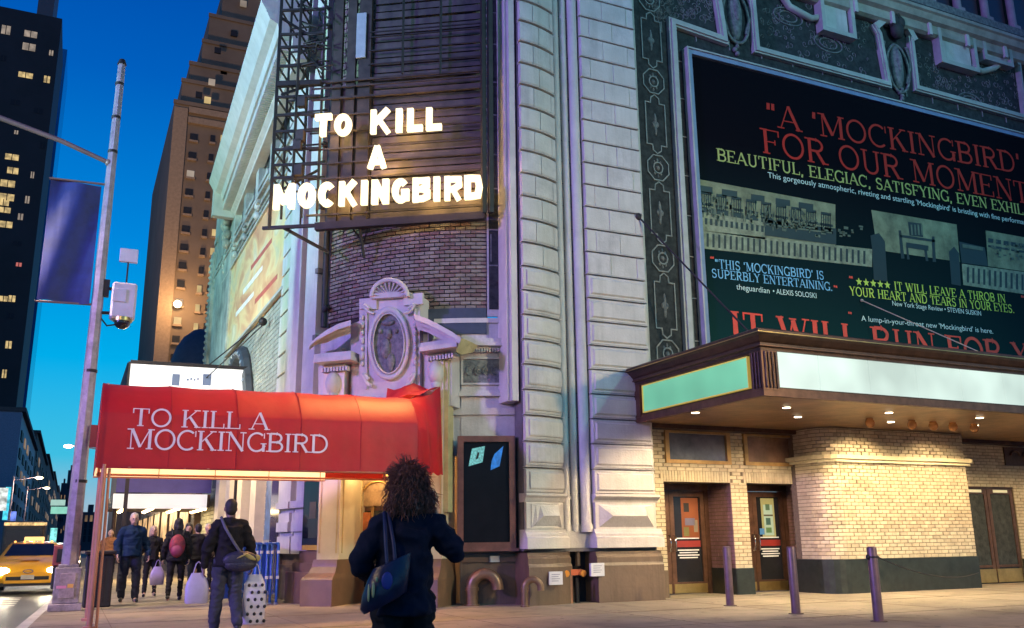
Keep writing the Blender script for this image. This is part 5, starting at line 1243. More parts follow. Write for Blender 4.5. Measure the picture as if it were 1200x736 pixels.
lintel = B(); A, Bp = EP(371, 560), EP(519, 560); lintel.prism([Vector((A.x, A.y, 2.95)) - en * .02, Vector((Bp.x, Bp.y, 2.95)) - en * .02, Vector((Bp.x, Bp.y, 2.95)) - en * 1.0, Vector((A.x, A.y, 2.95)) - en * 1.0], (0, 0, .9)); part(lintel, 'entrance_lintel', stone, T)
# lobby recess
A, Bp = EP(397, 640, -1.15), EP(505, 640, -1.15); A.z = Bp.z = 0; wv = (Bp - A)
warmw = mat('warm_lobby_wall', (.50, .30, .14), .6, var=.15)
def LV(s, d, z): return A + wv * s - en * d + Vector((0, 0, z))
q = B(); q.prism([LV(-.4, 0.02, 0), LV(1.3, 0.02, 0), LV(1.3, .1, 0), LV(-.4, .1, 0)], (0, 0, 3.2)); part(q, 'lobby_back_wall', warmw, T)
q = B(); fr_ = mat('brass_door_frame', (.55, .36, .14), .35, .7)
for s in (-.02, .18, .36, .54, .72, .9): q.prism([LV(s, -.06, 0), LV(s + .03, -.06, 0), LV(s + .03, .02, 0), LV(s, .02, 0)], (0, 0, 2.5))
q.prism([LV(-.1, -.06, 2.5), LV(1.0, -.06, 2.5), LV(1.0, .02, 2.5), LV(-.1, .02, 2.5)], (0, 0, .1)); part(q, 'entrance_doors', fr_, T)
q = B()
for s in (.01, .21, .39, .57, .75): q.prism([LV(s, -.02, .3), LV(s + .15, -.02, .3), LV(s + .15, .0, .3), LV(s, .0, .3)], (0, 0, 1.55))
part(q, 'door_glass', glassd, T)
q = B(); q.prism([LV(.22, -.09, 1.95), LV(.66, -.09, 1.95), LV(.66, -.07, 1.95), LV(.22, -.07, 1.95)], (0, 0, .62)); pb_ = part(q, 'arched_picture', mat('sepia_picture', (.42, .27, .16), .5, scale=5, var=.3), T)
q = B(); q.tube([LV(.44 + .19 * cos(a), -.11, 2.08 + .38 * sin(a)) for a in [pi * j / 12 for j in range(13)]], .025, 5); part(q, 'arch_line', fr_, pb_)
q = B(); q.prism([LV(.22, -.09, 1.2), LV(.36, -.09, 1.2), LV(.36, -.07, 1.2), LV(.22, -.07, 1.2)], (0, 0, .62)); part(q, 'orange_picture', mat('orange_picture', (.55, .18, .06), .5, scale=6, var=.3), T)
lamp('POINT', 'added_pier_fill', (3.7, 18.1, 2.75), None, 60, (1.0, .68, .30), .1); lamp('POINT', 'lobby_lamp', LV(.3, -.7, 2.7), None, 55, (1.0, .66, .26), .15); lamp('POINT', 'lobby_lamp', LV(.8, -.6, 2.7), None, 30, (1.0, .66, .26), .15)  # first lamp is unseen, added to brighten the front of the entrance pier
# display case in the curve left of the pier, low yellow sill and sloped base
q = B(); q.arc(61, 71, -.3, .30, 1.15, 3.0, 4); fo = part(q, 'display_case', black, T)
q = B(); q.arc(61.5, 70.5, .30, .31, 1.3, 2.9, 4); part(q, 'pane', glassd, fo)
q = B(); q.arc(61.5, 70.5, .30, .325, 1.06, 1.16, 4); part(q, 'yellow_sill', mat('yellow_sill', (.50, .30, .04), .5), fo)
q = B(); q.arc(62, 64, .31, .318, 1.6, 1.9, 1); q.arc(65.5, 68, .31, .318, 1.7, 2.05, 1); part(q, 'case_card', mat('dark_card', (.10, .09, .05), .5), fo)
q = B(); q.arc(60, 74, -.3, .5, 0, .62, 4); q.arc(60, 73, -.3, .40, .62, .8, 4); q.arc(60, 72, -.3, .30, .8, 1.05, 4); part(q, 'stepped_base', mat('brown_base_paint', (.17, .10, .06)), T)

# ================================================================== goosenecks, standpipe, plates along the base
brp = mat('brown_painted_pipe', (.24, .14, .08), .35, .4, var=.2)
def gooseneck(px, py, w, h, r, lab):
    if px < 600: f_ = onC(px, 690, .32)[0]; g_ = CP(f_, .32, 0)
    else: g_ = onY(px, 690, 16.16); g_.z = 0
    t = thing('vent_pipe', lab, 'pipe', (g_.x, g_.y, 0)); d = Vector((.93, -.36, 0))
    q = B(); q.tube([g_, g_ + Vector((0, 0, h))] + [g_ + Vector((0, 0, h)) + d * (w / 2) - d * (w / 2) * cos(a) + Vector((0, 0, 1)) * (w / 2) * sin(a) for a in [pi * j / 10 for j in range(1, 11)]] + [g_ + d * w + Vector((0, 0, h - .05))], r, 12); part(q, 'pipe', brp, t)
    q = B(); q.tube([g_ + Vector((0, 0, h - .07)), g_ + Vector((0, 0, h))], r * 1.18, 12); q.tube([g_, g_ + Vector((0, 0, .03))], r * 1.4, 12); part(q, 'flange', brp, t)
gooseneck(553, 708, .50, .34, .115, 'larger brown gooseneck vent pipe under the tall dark show window')
gooseneck(615, 707, .30, .34, .065, 'smaller brown gooseneck vent pipe at the foot of the curved pier')
g_ = onY(667, 690, 16.62); g_.z = 0; t = thing('standpipe', 'copper standpipe with two orange-red hose caps in the recess between the pilasters', 'standpipe', (g_.x, g_.y, 0))
q = B(); q.tube([g_, g_ + Vector((0, 0, .52))], .075, 12); part(q, 'pipe', mat('copper_pipe', (.55, .28, .18), .3, .7), t)
q = B(); q.bar(g_ + Vector((-.14, 0, .58)), g_ + Vector((.26, -.02, .58)), .11); part(q, 'manifold', mat('orange_red_paint', (.50, .10, .03), .4), t)
for dx in (-.12, .26): q = B(); q.tube([g_ + Vector((dx, 0, .58)), g_ + Vector((dx, -.14, .56))], .065, 12); part(q, 'cap', mat('orange_cap', (.75, .28, .04), .35), t)
q = B(); q.tube([g_ + Vector((.2, .05, 0)), g_ + Vector((.2, .05, .5))], .05, 10); part(q, 'dark_pipe', darkm, t)
q = B(); q.tube([g_ + Vector((.06, .12, .7)), g_ + Vector((.06, .12, 1.0))], .04, 8); q.tube([g_ + Vector((.28, .12, .7)), g_ + Vector((.28, .12, 1.0))], .05, 8); part(q, 'riser', brp, t)
for (x0, y0, x1, y1, yy, lab) in ((643, 670, 659, 685, 16.30, 'white notice plate left of the copper standpipe'), (692, 660, 708, 675, 16.335, 'white notice plate right of the copper standpipe'), (574, 651, 586, 658, 0, 'small grey plate above the larger gooseneck pipe')):
    if yy: p_, p2 = onY(x0, y0, yy), onY(x1, y1, yy)
    else: f_, z_ = onC(580, 655, .15); c = CP(f_, .15, z_); p_, p2 = c + Vector((-.1, 0, .06)), c + Vector((.1, 0, -.06)); yy = c.y
    q = B(); q.box((p_.x, yy - .02, p2.z), (p2.x, yy + .05 if yy > 16.3 else yy, p_.z)); o = q.build('notice_plate', mat('plate_white', (.62, .60, .60), .5, var=.08) if x0 != 574 else mat('plate_grey', (.3, .32, .36), .5)); tag(o, lab, 'plate')
    if x0 != 574:
        q = B()
        for k in range(4): zz_ = p_.z - .06 - k * .04; q.box((p_.x + .05, yy - .023, zz_), (p2.x - .06 - .03 * (k % 2), yy - .0205, zz_ + .012))
        q.build('printed_lines', mat('plate_print', (.2, .2, .25), .5)).parent = o

# ================================================================== bollards and their cable
for i, (bx, by, px_, py_, lab) in enumerate(((855.8, 710, 852, 641, 'violet steel bollard nearest the left glass doors'), (933, 719.4, 927, 643, 'violet steel bollard between the right glass doors and the brick drum'), (1030, 728.6, 1021.7, 640, 'violet steel bollard in front of the brick drum with a cable attached'))):
    g_ = onZ(bx, by); t = thing('bollard', lab, 'bollard', (g_.x, g_.y, 0), 'steel bollards on the pavement')
    h = 1.06; q = B(); q.tube([g_, g_ + Vector((0, 0, h - .03)), g_ + Vector((0, 0, h - .008)), g_ + Vector((0, 0, h))], [.072, .072, .066, .05], 20); part(q, 'post', mat('violet_steel', (.15, .085, .095), .4, .25, var=.15, scale=5), t)
    q = B(); q.tube([g_, g_ + Vector((0, 0, .012))], .12, 20); part(q, 'base_ring', mat('grime', (.10, .07, .05), .8), t)
    if i == 2:
        q = B(); q.tube([g_ + Vector((0, 0, h - .16)), g_ + Vector((0, 0, h - .14))], .082, 20); q.ell(g_ + Vector((-.09, 0, h - .15)), (.03, .03, .04), 8, 6); q.ell(g_ + Vector((.09, 0, h - .15)), (.03, .03, .03), 8, 6); part(q, 'collar', darkm, t)
        gb = g_
e_ = Vector((drx1 - .1, DY - .08, .35))
s_ = gb + Vector((.1, 0, .91))
q = B(); q.tube([s_ + (e_ - s_) * t + Vector((0, 0, -.42 * 4 * t * (1 - t) * .45)) for t in [j / 16 for j in range(17)]], .009, 5); tag(q.build('cable', darkm), 'thin dark cable sagging from the nearest bollard to the foot of the brick drum', 'cable')

# ================================================================== red awning
AW = thing('awning', 'long red barrel awning over the corner entrance lettered TO KILL A MOCKINGBIRD', 'awning', (.3, 15.6, 0))
redc = mat('red_canvas', (.36, .003, .018), .55, var=.16, scale=1.1, bump=.5, bscale=3.5, dirt=.5, dmap=(1.5, 1.5, 1.2), dcol=(.6, .5, .5))
n_ = redc.node_tree; b_ = n_.nodes['Principled BSDF']; out_ = n_.nodes['Material Output']
tr = n_.nodes.new('ShaderNodeBsdfTranslucent'); tr.inputs[0].default_value = (.80, .06, .02, 1); mx = n_.nodes.new('ShaderNodeMixShader'); mx.inputs[0].default_value = .16
n_.links.new(b_.outputs[0], mx.inputs[1]); n_.links.new(tr.outputs[0], mx.inputs[2]); n_.links.new(mx.outputs[0], out_.inputs[0])
AY0, AY1, AZ = 15.6, 17.42, 2.36
ax0, ax1 = onY(112, 550, AY0).x, onY(489, 553, AY0).x
def aprof(dy=0, k=1):
    P = [(0, AZ), (.0, AZ + .45), (.0, AZ + .84), (.015, AZ + .88), (.17, AZ + 1.10), (.36, AZ + 1.27), (.58, AZ + 1.39), (.91, AZ + 1.46)]
    P = P + [(1.82 - y, z) for y, z in P[:-1][::-1]]
    return [(AY0 + y, z) for y, z in P]
q = B(); rings = []
nx = 44
for j in range(nx + 1):
    x = ax0 + (ax1 - ax0) * j / nx; sag = -.022 * abs(sin(pi * j / 8.8)) + random.uniform(-.003, .003); dz = .055 * (j / nx)
    rings.append([(x, y + (-sag * .8 if z > AZ + .2 else 0) + (.012 * sin(j * 1.9) if z < AZ + .1 else 0), z + (sag if z > AZ + .9 else (.35 * sag if z < AZ + .1 else 0)) + dz * .8) for y, z in aprof()])
q.loft(rings, False, True, False)
part(q, 'canopy_cloth', redc, AW)
seam = mat('seam_red', (.36, .004, .012), .7)
for j in range(1, 5):
    x = ax0 + (ax1 - ax0) * j / 5; q = B(); q.tube([(x, y - .004, z + .05 * j / 5) for y, z in aprof()[:9]], .006, 5); part(q, 'seam', seam, AW)
pr = aprof()
q = B(); q.add([(ax0 + .005, y, z) for y, z in pr], [tuple(range(len(pr)))]); part(q, 'end_cloth', redc, AW)
# gathered cloth from the canopy end back to the wall
import mathutils
m_ = 26; n_r = 12
ztop_ = AZ + 1.44
def lerp3(a, b, t): return a + (b - a) * t
pf = [(AY0 + y - AY0, z) for y, z in aprof()[:8]]
def front_at(u):      # up the open end of the barrel
    i = min(int(u * 7), 6); f = u * 7 - i; a_, b_2 = aprof()[i], aprof()[i + 1]
    return Vector((ax1 - .12 * u * u, a_[0] + (b_2[0] - a_[0]) * f, a_[1] + (b_2[1] - a_[1]) * f + .045))
def wall_at(u): p = EP(516 + 3 * (1 - u), 557 - 104 * u, .10); return p
q = B(); rings = []
for j in range(m_ + 1):
    t = j / m_; ring = []
    for k in range(n_r + 1):
        u = k / n_r; p = front_at(u).lerp(wall_at(u), t)
        amp = sin(pi * t) ** .7
        ph = t * 17 + 5.5 * u * (1 - t) + 1.2 * sin(6 * u)
        p += Vector((.55, -.83, 0)) * (.045 * sin(ph) * amp * (.5 + u * .7)) + Vector((0, 0, -.10 * amp * u + .03 * amp * sin(ph * 1.3)))
        ring.append(p)
    rings.append(ring)
q.loft(rings, False, True, False); part(q, 'gathered_cloth', redc, AW, 'creased red cloth tied back to the doorway')
q = B(); rings = []
for j in range(9):
    t = j / 8; a_ = Vector((ax1 - .12, AY0 + .91 + .9 * t, AZ + 1.46 - .5 * t * t)); b_2 = EP(516 - 62 * t, 453 + 4 * sin(t * 9), .10)
    rings.append([lerp3(a_, b_2, f) + Vector((0, 0, .05 * sin(f * 9 + j * 1.3) * sin(pi * f))) for f in [i / 8 for i in range(9)]])
q.loft(rings, False, True, False); part(q, 'gathered_cloth', redc, AW)
# frame, posts, lit lining of the far valance
copper = mat('copper_post', (.60, .25, .15), .35, .3, var=.1)
q = B()
for x in (ax0 + .08, ax1 - .05): q.tube([(x, y + (.03 if y < 16.4 else -.03), z - .02) for y, z in aprof()], .022, 6)
for y, z in ((AY0 + .03, AZ + .02), (AY1 - .03, AZ + .02), (AY0 + .91, AZ + 1.42)): q.tube([(ax0 + .05, y, z), (ax1, y, z)], .022, 6)
part(q, 'frame', copper, AW)
for (y) in (AY0 + .04, AY1 - .04):
    q = B(); q.tube([(ax0 + .12, y, 0), (ax0 + .12, y, AZ + .06)], .04, 12); q.tube([(ax0 + .12, y, 0), (ax0 + .12, y, .04)], .09, 12); part(q, 'post', copper, AW)
q = B(); q.tube([(ax0 + .22, AY0 + .10, .0), (ax0 + .20, AY0 + .10, AZ)], .022, 10); part(q, 'post', copper, AW)
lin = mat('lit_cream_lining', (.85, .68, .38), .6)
xr_l = onY(381, 556, AY1 - .03).x
q = B(); q.box((ax0 + .02, AY1 - .035, AZ - .02), (xr_l, AY1 - .03, AZ + .35)); part(q, 'cream_lining', emat('glowing_cream_lining', (1, .80, .45), 1.15, 2, .2, (.8, .65, .4)), AW)  # lamplight on the lining put in as a glow of the cloth
q = B()
for k in range(5): x = ax0 + .95 * k + .1; q.bar((x, AY1 - .05, AZ - .02), (x, AY1 - .05, AZ + .3), .012)
q.bar((ax0, AY1 - .05, AZ - .025), (xr_l, AY1 - .05, AZ - .025), .025); part(q, 'lining_batten', copper, AW)
for k in range(5):
    x = ax0 + .5 + k * .95; lamp('POINT', 'awning_lamp', (x, AY0 + .95, AZ + .8), None, 20, (1.0, .62, .24), .1)
q = B()
for k in range(5): x = ax0 + .5 + k * .95; q.ell((x, AY0 + .95, AZ + 1.0), (.05, .05, .07), 8, 6)
part(q, 'bulb', emat('warm_bulb', (1, .7, .3), 8), AW)
lett = mat('pale_pink_lettering', (.80, .70, .74), .5, var=.05)
def atext(s, x0, x1, yb0, yt0, yb1, yt1, nm):
    A, Bp = onY(x0, yb0, AY0 - .02), onY(x1, yb1, AY0 - .02); h0 = onY(x0, yt0, AY0 - .02).z - A.z; h1 = onY(x1, yt1, AY0 - .02).z - Bp.z
    for i, ch in enumerate(s):
        if ch != ' ': q = B(); text_mb(q, s, A, Bp, h0, h1, UP, OUT, wts={'T': .125, 'm': .10, 'n': .05}, track=.04, only=i); part(q, 'letter', lett, AW)
atext('TO KILL A', 153, 315, 499, 478, 504, 484, 'lettering'); atext('MOCKINGBIRD', 148, 385, 526, 502, 531, 510, 'lettering')
# added spot for the lit letters' spill, a warm band along the canopy shoulder
lamp('SPOT', 'added_sign_spill', SP(490, 250, .9), (4.3, 15.9, 3.55), 2300, (1.0, .50, .14), .15, 75, .8)

# ================================================================== street lamp pole with banner and camera boxes
g_ = onZ(76, 716); PXc, PYc = g_.x, g_.y
SL = thing('street_lamp', 'tall violet-grey street lamp pole at the kerb with a square footing and long arm', 'street lamp', (PXc, PYc, 0))
polem = mat('violet_grey_pole', (.30, .24, .30), .45, .3, var=.2, scale=6, bump=.3)
q = B(); q.box((PXc - .30, PYc - .22, 0), (PXc + .28, PYc + .26, .14)); q.box((PXc - .24, PYc - .18, .14), (PXc + .22, PYc + .22, .80)); q.box((PXc - .19, PYc - .14, .80), (PXc + .17, PYc + .18, .86)); part(q, 'footing', mat('pale_footing', (.34, .29, .30), .6, var=.3, scale=5, bump=.4), SL, bevel=.015)
q = B(); q.box((PXc - .15, PYc - .20, .24), (PXc + .13, PYc - .18, .70)); part(q, 'access_cover', mat('pinkish_cover', (.40, .32, .33), .5, var=.25, scale=8), SL, bevel=.006)
q = B(); q.box((PXc - .19, PYc - .205, .42), (PXc - .02, PYc - .20, .47)); part(q, 'pink_sticker', mat('pink_sticker', (.8, .3, .45), .5), SL)
q = B(); q.box((PXc + .0, PYc - .206, .43), (PXc + .10, PYc - .20, .50)); part(q, 'orange_sticker', mat('orange_sticker', (.8, .45, .1), .5), SL)
zt_ = onY(143, 76, PYc).z; n8 = 8
q = B(); q.tube([(PXc, PYc, .84), (PXc + .02, PYc, 5), (PXc + .04, PYc, zt_)], [.15, .12, .075], 8, False); part(q, 'shaft', polem, SL)
for z in (2.4, 4.6, zt_ - .5, zt_ - 1.3, zt_ - 2.1): q = B(); q.tube([(PXc + .03, PYc, z), (PXc + .03, PYc, z + .06)], .155 - z * .006, 12); part(q, 'band', darkm, SL)
q = B(); q.tube([(PXc + .04, PYc, zt_), (PXc + .04, PYc, zt_ + .12)], [.10, .06], 10); part(q, 'cap', darkm, SL)
a_, b_2 = onY(128, 191, PYc), onY(0, 138, PYc); d = (b_2 - a_)
q = B(); q.tube([a_, a_ + d * .45 + Vector((0, 0, .05)), a_ + d * 1.0, a_ + d * 1.25 + Vector((0, 0, -.05))], [.05, .055, .06, .06], 8); q.ell(a_, (.09, .09, .09), 8, 6); part(q, 'arm', mat('rusty_arm', (.24, .15, .14), .5, .3), SL)
lamp('SPOT', 'street_lamp_light', a_ + d * 1.25 + Vector((-.45, 0, -.25)), (-1.6, 27, 0), 5500, (1.0, .78, .5), .2, 130, .7)
q = B(); e2 = a_ + d * 1.25; q.ell(e2 + Vector((-.45, 0, -.08)), (.5, .16, .10), 12, 8); part(q, 'lamp_head', polem, SL)
# banner
bt, bbm = onY(118, 218, PYc), onY(105, 357, PYc); bl = onY(42, 356, PYc).x; xt0 = onY(59, 215, PYc).x
BN = thing('banner', 'plain dark blue fabric banner hanging from the street lamp pole', 'banner', (PXc - .6, PYc, 6))
bm_ = mat('dark_blue_banner', (.015, .025, .17), .6, var=.25, scale=2.2)
q = B(); nx_, nz_ = 8, 12; rings = []
for j in range(nz_ + 1):
    z = bt.z + (bbm.z - bt.z) * j / nz_; rings.append([(xt0 + (PXc - .12 - xt0) * i / nx_, PYc + .05 * sin(i * .9 + j * .35), z + .02 * sin(i * .8)) for i in range(nx_ + 1)])
q.loft(rings, False, True, False); part(q, 'cloth', bm_, BN)
for z in (bt.z + .02, bbm.z - .02): q = B(); q.tube([(xt0 - .03, PYc, z), (PXc, PYc, z + .03)], .025, 8); part(q, 'rod', mat('rusty_arm', (.24, .15, .14)), BN)
# camera and radio boxes
CB = thing('camera_box', 'white traffic camera and radio box bolted to the street lamp pole', 'camera box', (PXc + .4, PYc, 6))
wb = mat('lilac_white_box', (.55, .50, .58), .5, var=.1); 
p0, p1 = onY(130, 332, PYc), onY(158, 380, PYc)
q = B(); q.box((p0.x + .03, PYc - .2, p1.z + .06), (p1.x - .02, PYc + .15, p0.z)); part(q, 'housing', wb, CB, bevel=.04)
q = B(); q.box((p0.x + .05, PYc - .23, p1.z + .4), (p1.x - .22, PYc - .2, p0.z - .15)); part(q, 'door', wb, CB, bevel=.01)
q = B(); q.tube([(p0.x - .2, PYc, p0.z - .12), (p0.x + .1, PYc, p0.z - .12)], .035, 8); q.tube([(p0.x - .2, PYc, p1.z + .18), (p0.x + .1, PYc, p1.z + .2)], .035, 8); q.tube([(p0.x - .15, PYc, p1.z + .1), (p0.x, PYc, p1.z - .08), (p0.x + .25, PYc, p1.z - .02)], .018, 6)
q.box((p0.x - .16, PYc - .06, p0.z - .3), (p0.x - .02, PYc + .06, p0.z + .06)); part(q, 'bracket', darkm, CB)
q = B(); q.ell(((p0.x + p1.x) / 2 + .02, PYc - .05, p1.z + .0), (.16, .16, .14), 12, 8); part(q, 'dome_camera', glassd, CB)
q = B(); q.tube([((p0.x + p1.x) / 2 + .02, PYc - .05, p1.z + .02), ((p0.x + p1.x) / 2 + .02, PYc - .05, p1.z + .10)], .19, 14); part(q, 'camera_collar', mat('brass', (.6, .4, .16)), CB)
p2, p3 = onY(141, 291, PYc), onY(161, 309, PYc)
q = B(); q.box((p2.x, PYc - .05, p3.z), (p3.x, PYc + .03, p2.z)); part(q, 'flat_antenna', wb, CB, bevel=.01)
q = B(); q.tube([((p2.x + p3.x) / 2, PYc, p3.z), ((p2.x + p3.x) / 2, PYc, p0.z)], .02, 6); part(q, 'mast', darkm, CB)
p_ = onY(104, 512, PYc); q = B(); q.box((p_.x + .02, PYc - .2, p_.z - .22), (p_.x + .24, PYc - .12, p_.z + .22)); tag(q.build('sign_board', mat('dark_red_board', (.25, .02, .02), .5)), 'small dark red board fixed to the pole beside the left end of the awning', 'sign')

# ================================================================== bins, barriers
g_ = onZ(112, 712)
BI = thing('litter_bin', 'black square street litter bin behind the awning post', 'litter bin', (g_.x, g_.y, 0))
q = B(); q.box((g_.x - .25, g_.y, 0), (g_.x + .27, g_.y + .5, 1.02)); part(q, 'body', black, BI, bevel=.03)
q = B(); q.box((g_.x - .28, g_.y - .03, 1.02), (g_.x + .30, g_.y + .53, 1.10)); part(q, 'lid', darkm, BI, bevel=.02)
for k in range(5): q = B(); q.box((g_.x - .22 + k * .105, g_.y - .012, .1), (g_.x - .18 + k * .105, g_.y, .95)); part(q, 'slat', darkm, BI)
gx, gy = g_.x - .62, g_.y + .9
BI = thing('newspaper_box', 'dull red and black newspaper box between the street lamp and the litter bin', 'newspaper box', (gx, gy, 0))
q = B(); q.box((gx - .24, gy - .2, .35), (gx + .24, gy + .2, .80)); part(q, 'lower_cabinet', black, BI, bevel=.02)
q = B(); q.box((gx - .25, gy - .21, .80), (gx + .25, gy + .21, 1.22)); part(q, 'upper_cabinet', mat('dull_red_box', (.30, .06, .06), .4, var=.2), BI, bevel=.02)
q = B(); q.box((gx - .18, gy - .225, .88), (gx + .18, gy - .21, 1.14)); part(q, 'window', glassd, BI)
q = B(); q.box((gx - .15, gy - .12, 0), (gx + .15, gy + .12, .35)); part(q, 'foot', darkm, BI)
blu = mat('blue_barrier_paint', (.02, .10, .36), .35, .2, var=.15)
g_ = onZ(300, 706)
for i in range(5):
    x = 3.50 + i * .11; y0 = 19.75 + (i % 2) * .1
    t = thing('crowd_barrier', ['blue steel crowd barrier on the pavement, outermost of the stack', 'blue crowd barrier second from the pavement side of the stack', 'blue crowd barrier in the middle of the stack by the theatre wall', 'blue crowd barrier fourth in the stack, next to the innermost', 'blue crowd barrier of the stack nearest the theatre wall'][i], 'barrier', (x, y0, 0), 'blue crowd barriers stacked by the theatre')
    q = B(); q.tube([(x, y0, .04), (x, y0, 1.14), (x, y0 + .06, 1.2), (x, y0 + 1.9, 1.2), (x, y0 + 1.96, 1.14), (x, y0 + 1.96, .04)], .028, 8); q.tube([(x, y0, .2), (x, y0 + 1.96, .2)], .024, 8); part(q, 'frame', blu, t)
    for k in range(9): q = B(); q.tube([(x, y0 + .18 + k * .2, .2), (x, y0 + .18 + k * .2, 1.2)], .012, 6); part(q, 'bar', blu, t)
    for y in (y0 + .02, y0 + 1.9): q = B(); q.box((x - .035, y - .03, 0), (x + .035, y + .03, .04)); part(q, 'foot', mat('barrier_foot', (.3, .34, .4), .5), t)
    q = B(); q.box((x - .03, y0 - .03, .5), (x + .03, y0 - .02, .56)); q.box((x - .03, y0 - .03, 1.0), (x + .03, y0 - .02, 1.06)); part(q, 'hook', mat('pale_hook', (.6, .65, .7), .4), t)
# solid-faced blue panel at the stack's pavement side
g2 = onZ(298, 706); t = thing('barrier_panel', 'dark blue sheet-faced barrier standing left of the bright blue crowd barriers', 'barrier', (3.30, g2.y + .05, 0))
q = B(); q.box((3.02, g2.y + .3, .08), (3.36, g2.y + .34, 1.2)); part(q, 'sheet', mat('deep_blue_sheet', (.01, .045, .20), .4), t)
q = B(); q.tube([(3.01, g2.y + .32, 0), (3.01, g2.y + .32, 1.22), (3.37, g2.y + .32, 1.22), (3.37, g2.y + .32, 0)], .02, 6); part(q, 'frame', blu, t)

# ================================================================== people
def remeshed(q, name, m, root, voxel, smooth=3, kind=None):
    me = bpy.data.meshes.new('tmp'); me.from_pydata(q.v, [], q.f); o = bpy.data.objects.new('tmp', me); COL.objects.link(o)
    bm = bmesh.new(); bm.from_mesh(me); bmesh.ops.recalc_face_normals(bm, faces=bm.faces); bm.to_mesh(me); bm.free()
    r = o.modifiers.new('r', 'REMESH'); r.mode = 'VOXEL'; r.voxel_size = voxel
    if smooth: s = o.modifiers.new('s', 'SMOOTH'); s.iterations = smooth; s.factor = .5
    dg = bpy.context.evaluated_depsgraph_get(); dg.update(); m2 = bpy.data.meshes.new_from_object(o.evaluated_get(dg)); bpy.data.objects.remove(o)
    off = root['_o'] if root else (0, 0, 0)
    m2.transform(Matrix.Translation(-Vector(off))); m2.materials.clear(); m2.materials.append(m)
    m2.polygons.foreach_set('use_smooth', [True] * len(m2.polygons))
    o = bpy.data.objects.new(name, m2); COL.objects.link(o)
    if root: o.parent = root
    return o
from mathutils import noise as _nz
def creased(o, amp):
    me = o.data; n = len(me.vertices); co = np.empty(n * 3, np.float32); no = np.empty(n * 3, np.float32)
    me.vertices.foreach_get('co', co); me.vertices.foreach_get('normal', no); co = co.reshape(-1, 3); no = no.reshape(-1, 3)
    rs = np.random.RandomState(n % 97); f = np.zeros(n, np.float32)
    for k in range(9):
        d = rs.normal(size=3) * np.array([9, 9, 22]) * (1 + .25 * k); f += np.sin(co @ d + rs.uniform(0, 6) + 1.6 * np.sin(co @ (rs.normal(size=3) * 8))) / (1 + .35 * k)
    f = 1 - np.abs(f) * .9
    co += no * (amp * f)[:, None]; me.vertices.foreach_set('co', co.astype(np.float32).ravel()); me.update()
    return o
def cap(q, a, ra, b, rb, n=12):
    q.tube([a, b], [ra, rb], n, True, True); q.ell(a, (ra,) * 3, n, 8); q.ell(b, (rb,) * 3, n, 8); return q
skin = mat('skin', (.50, .30, .21), .55, var=.08); skin_d = mat('skin_deep', (.20, .11, .075), .5, var=.08)
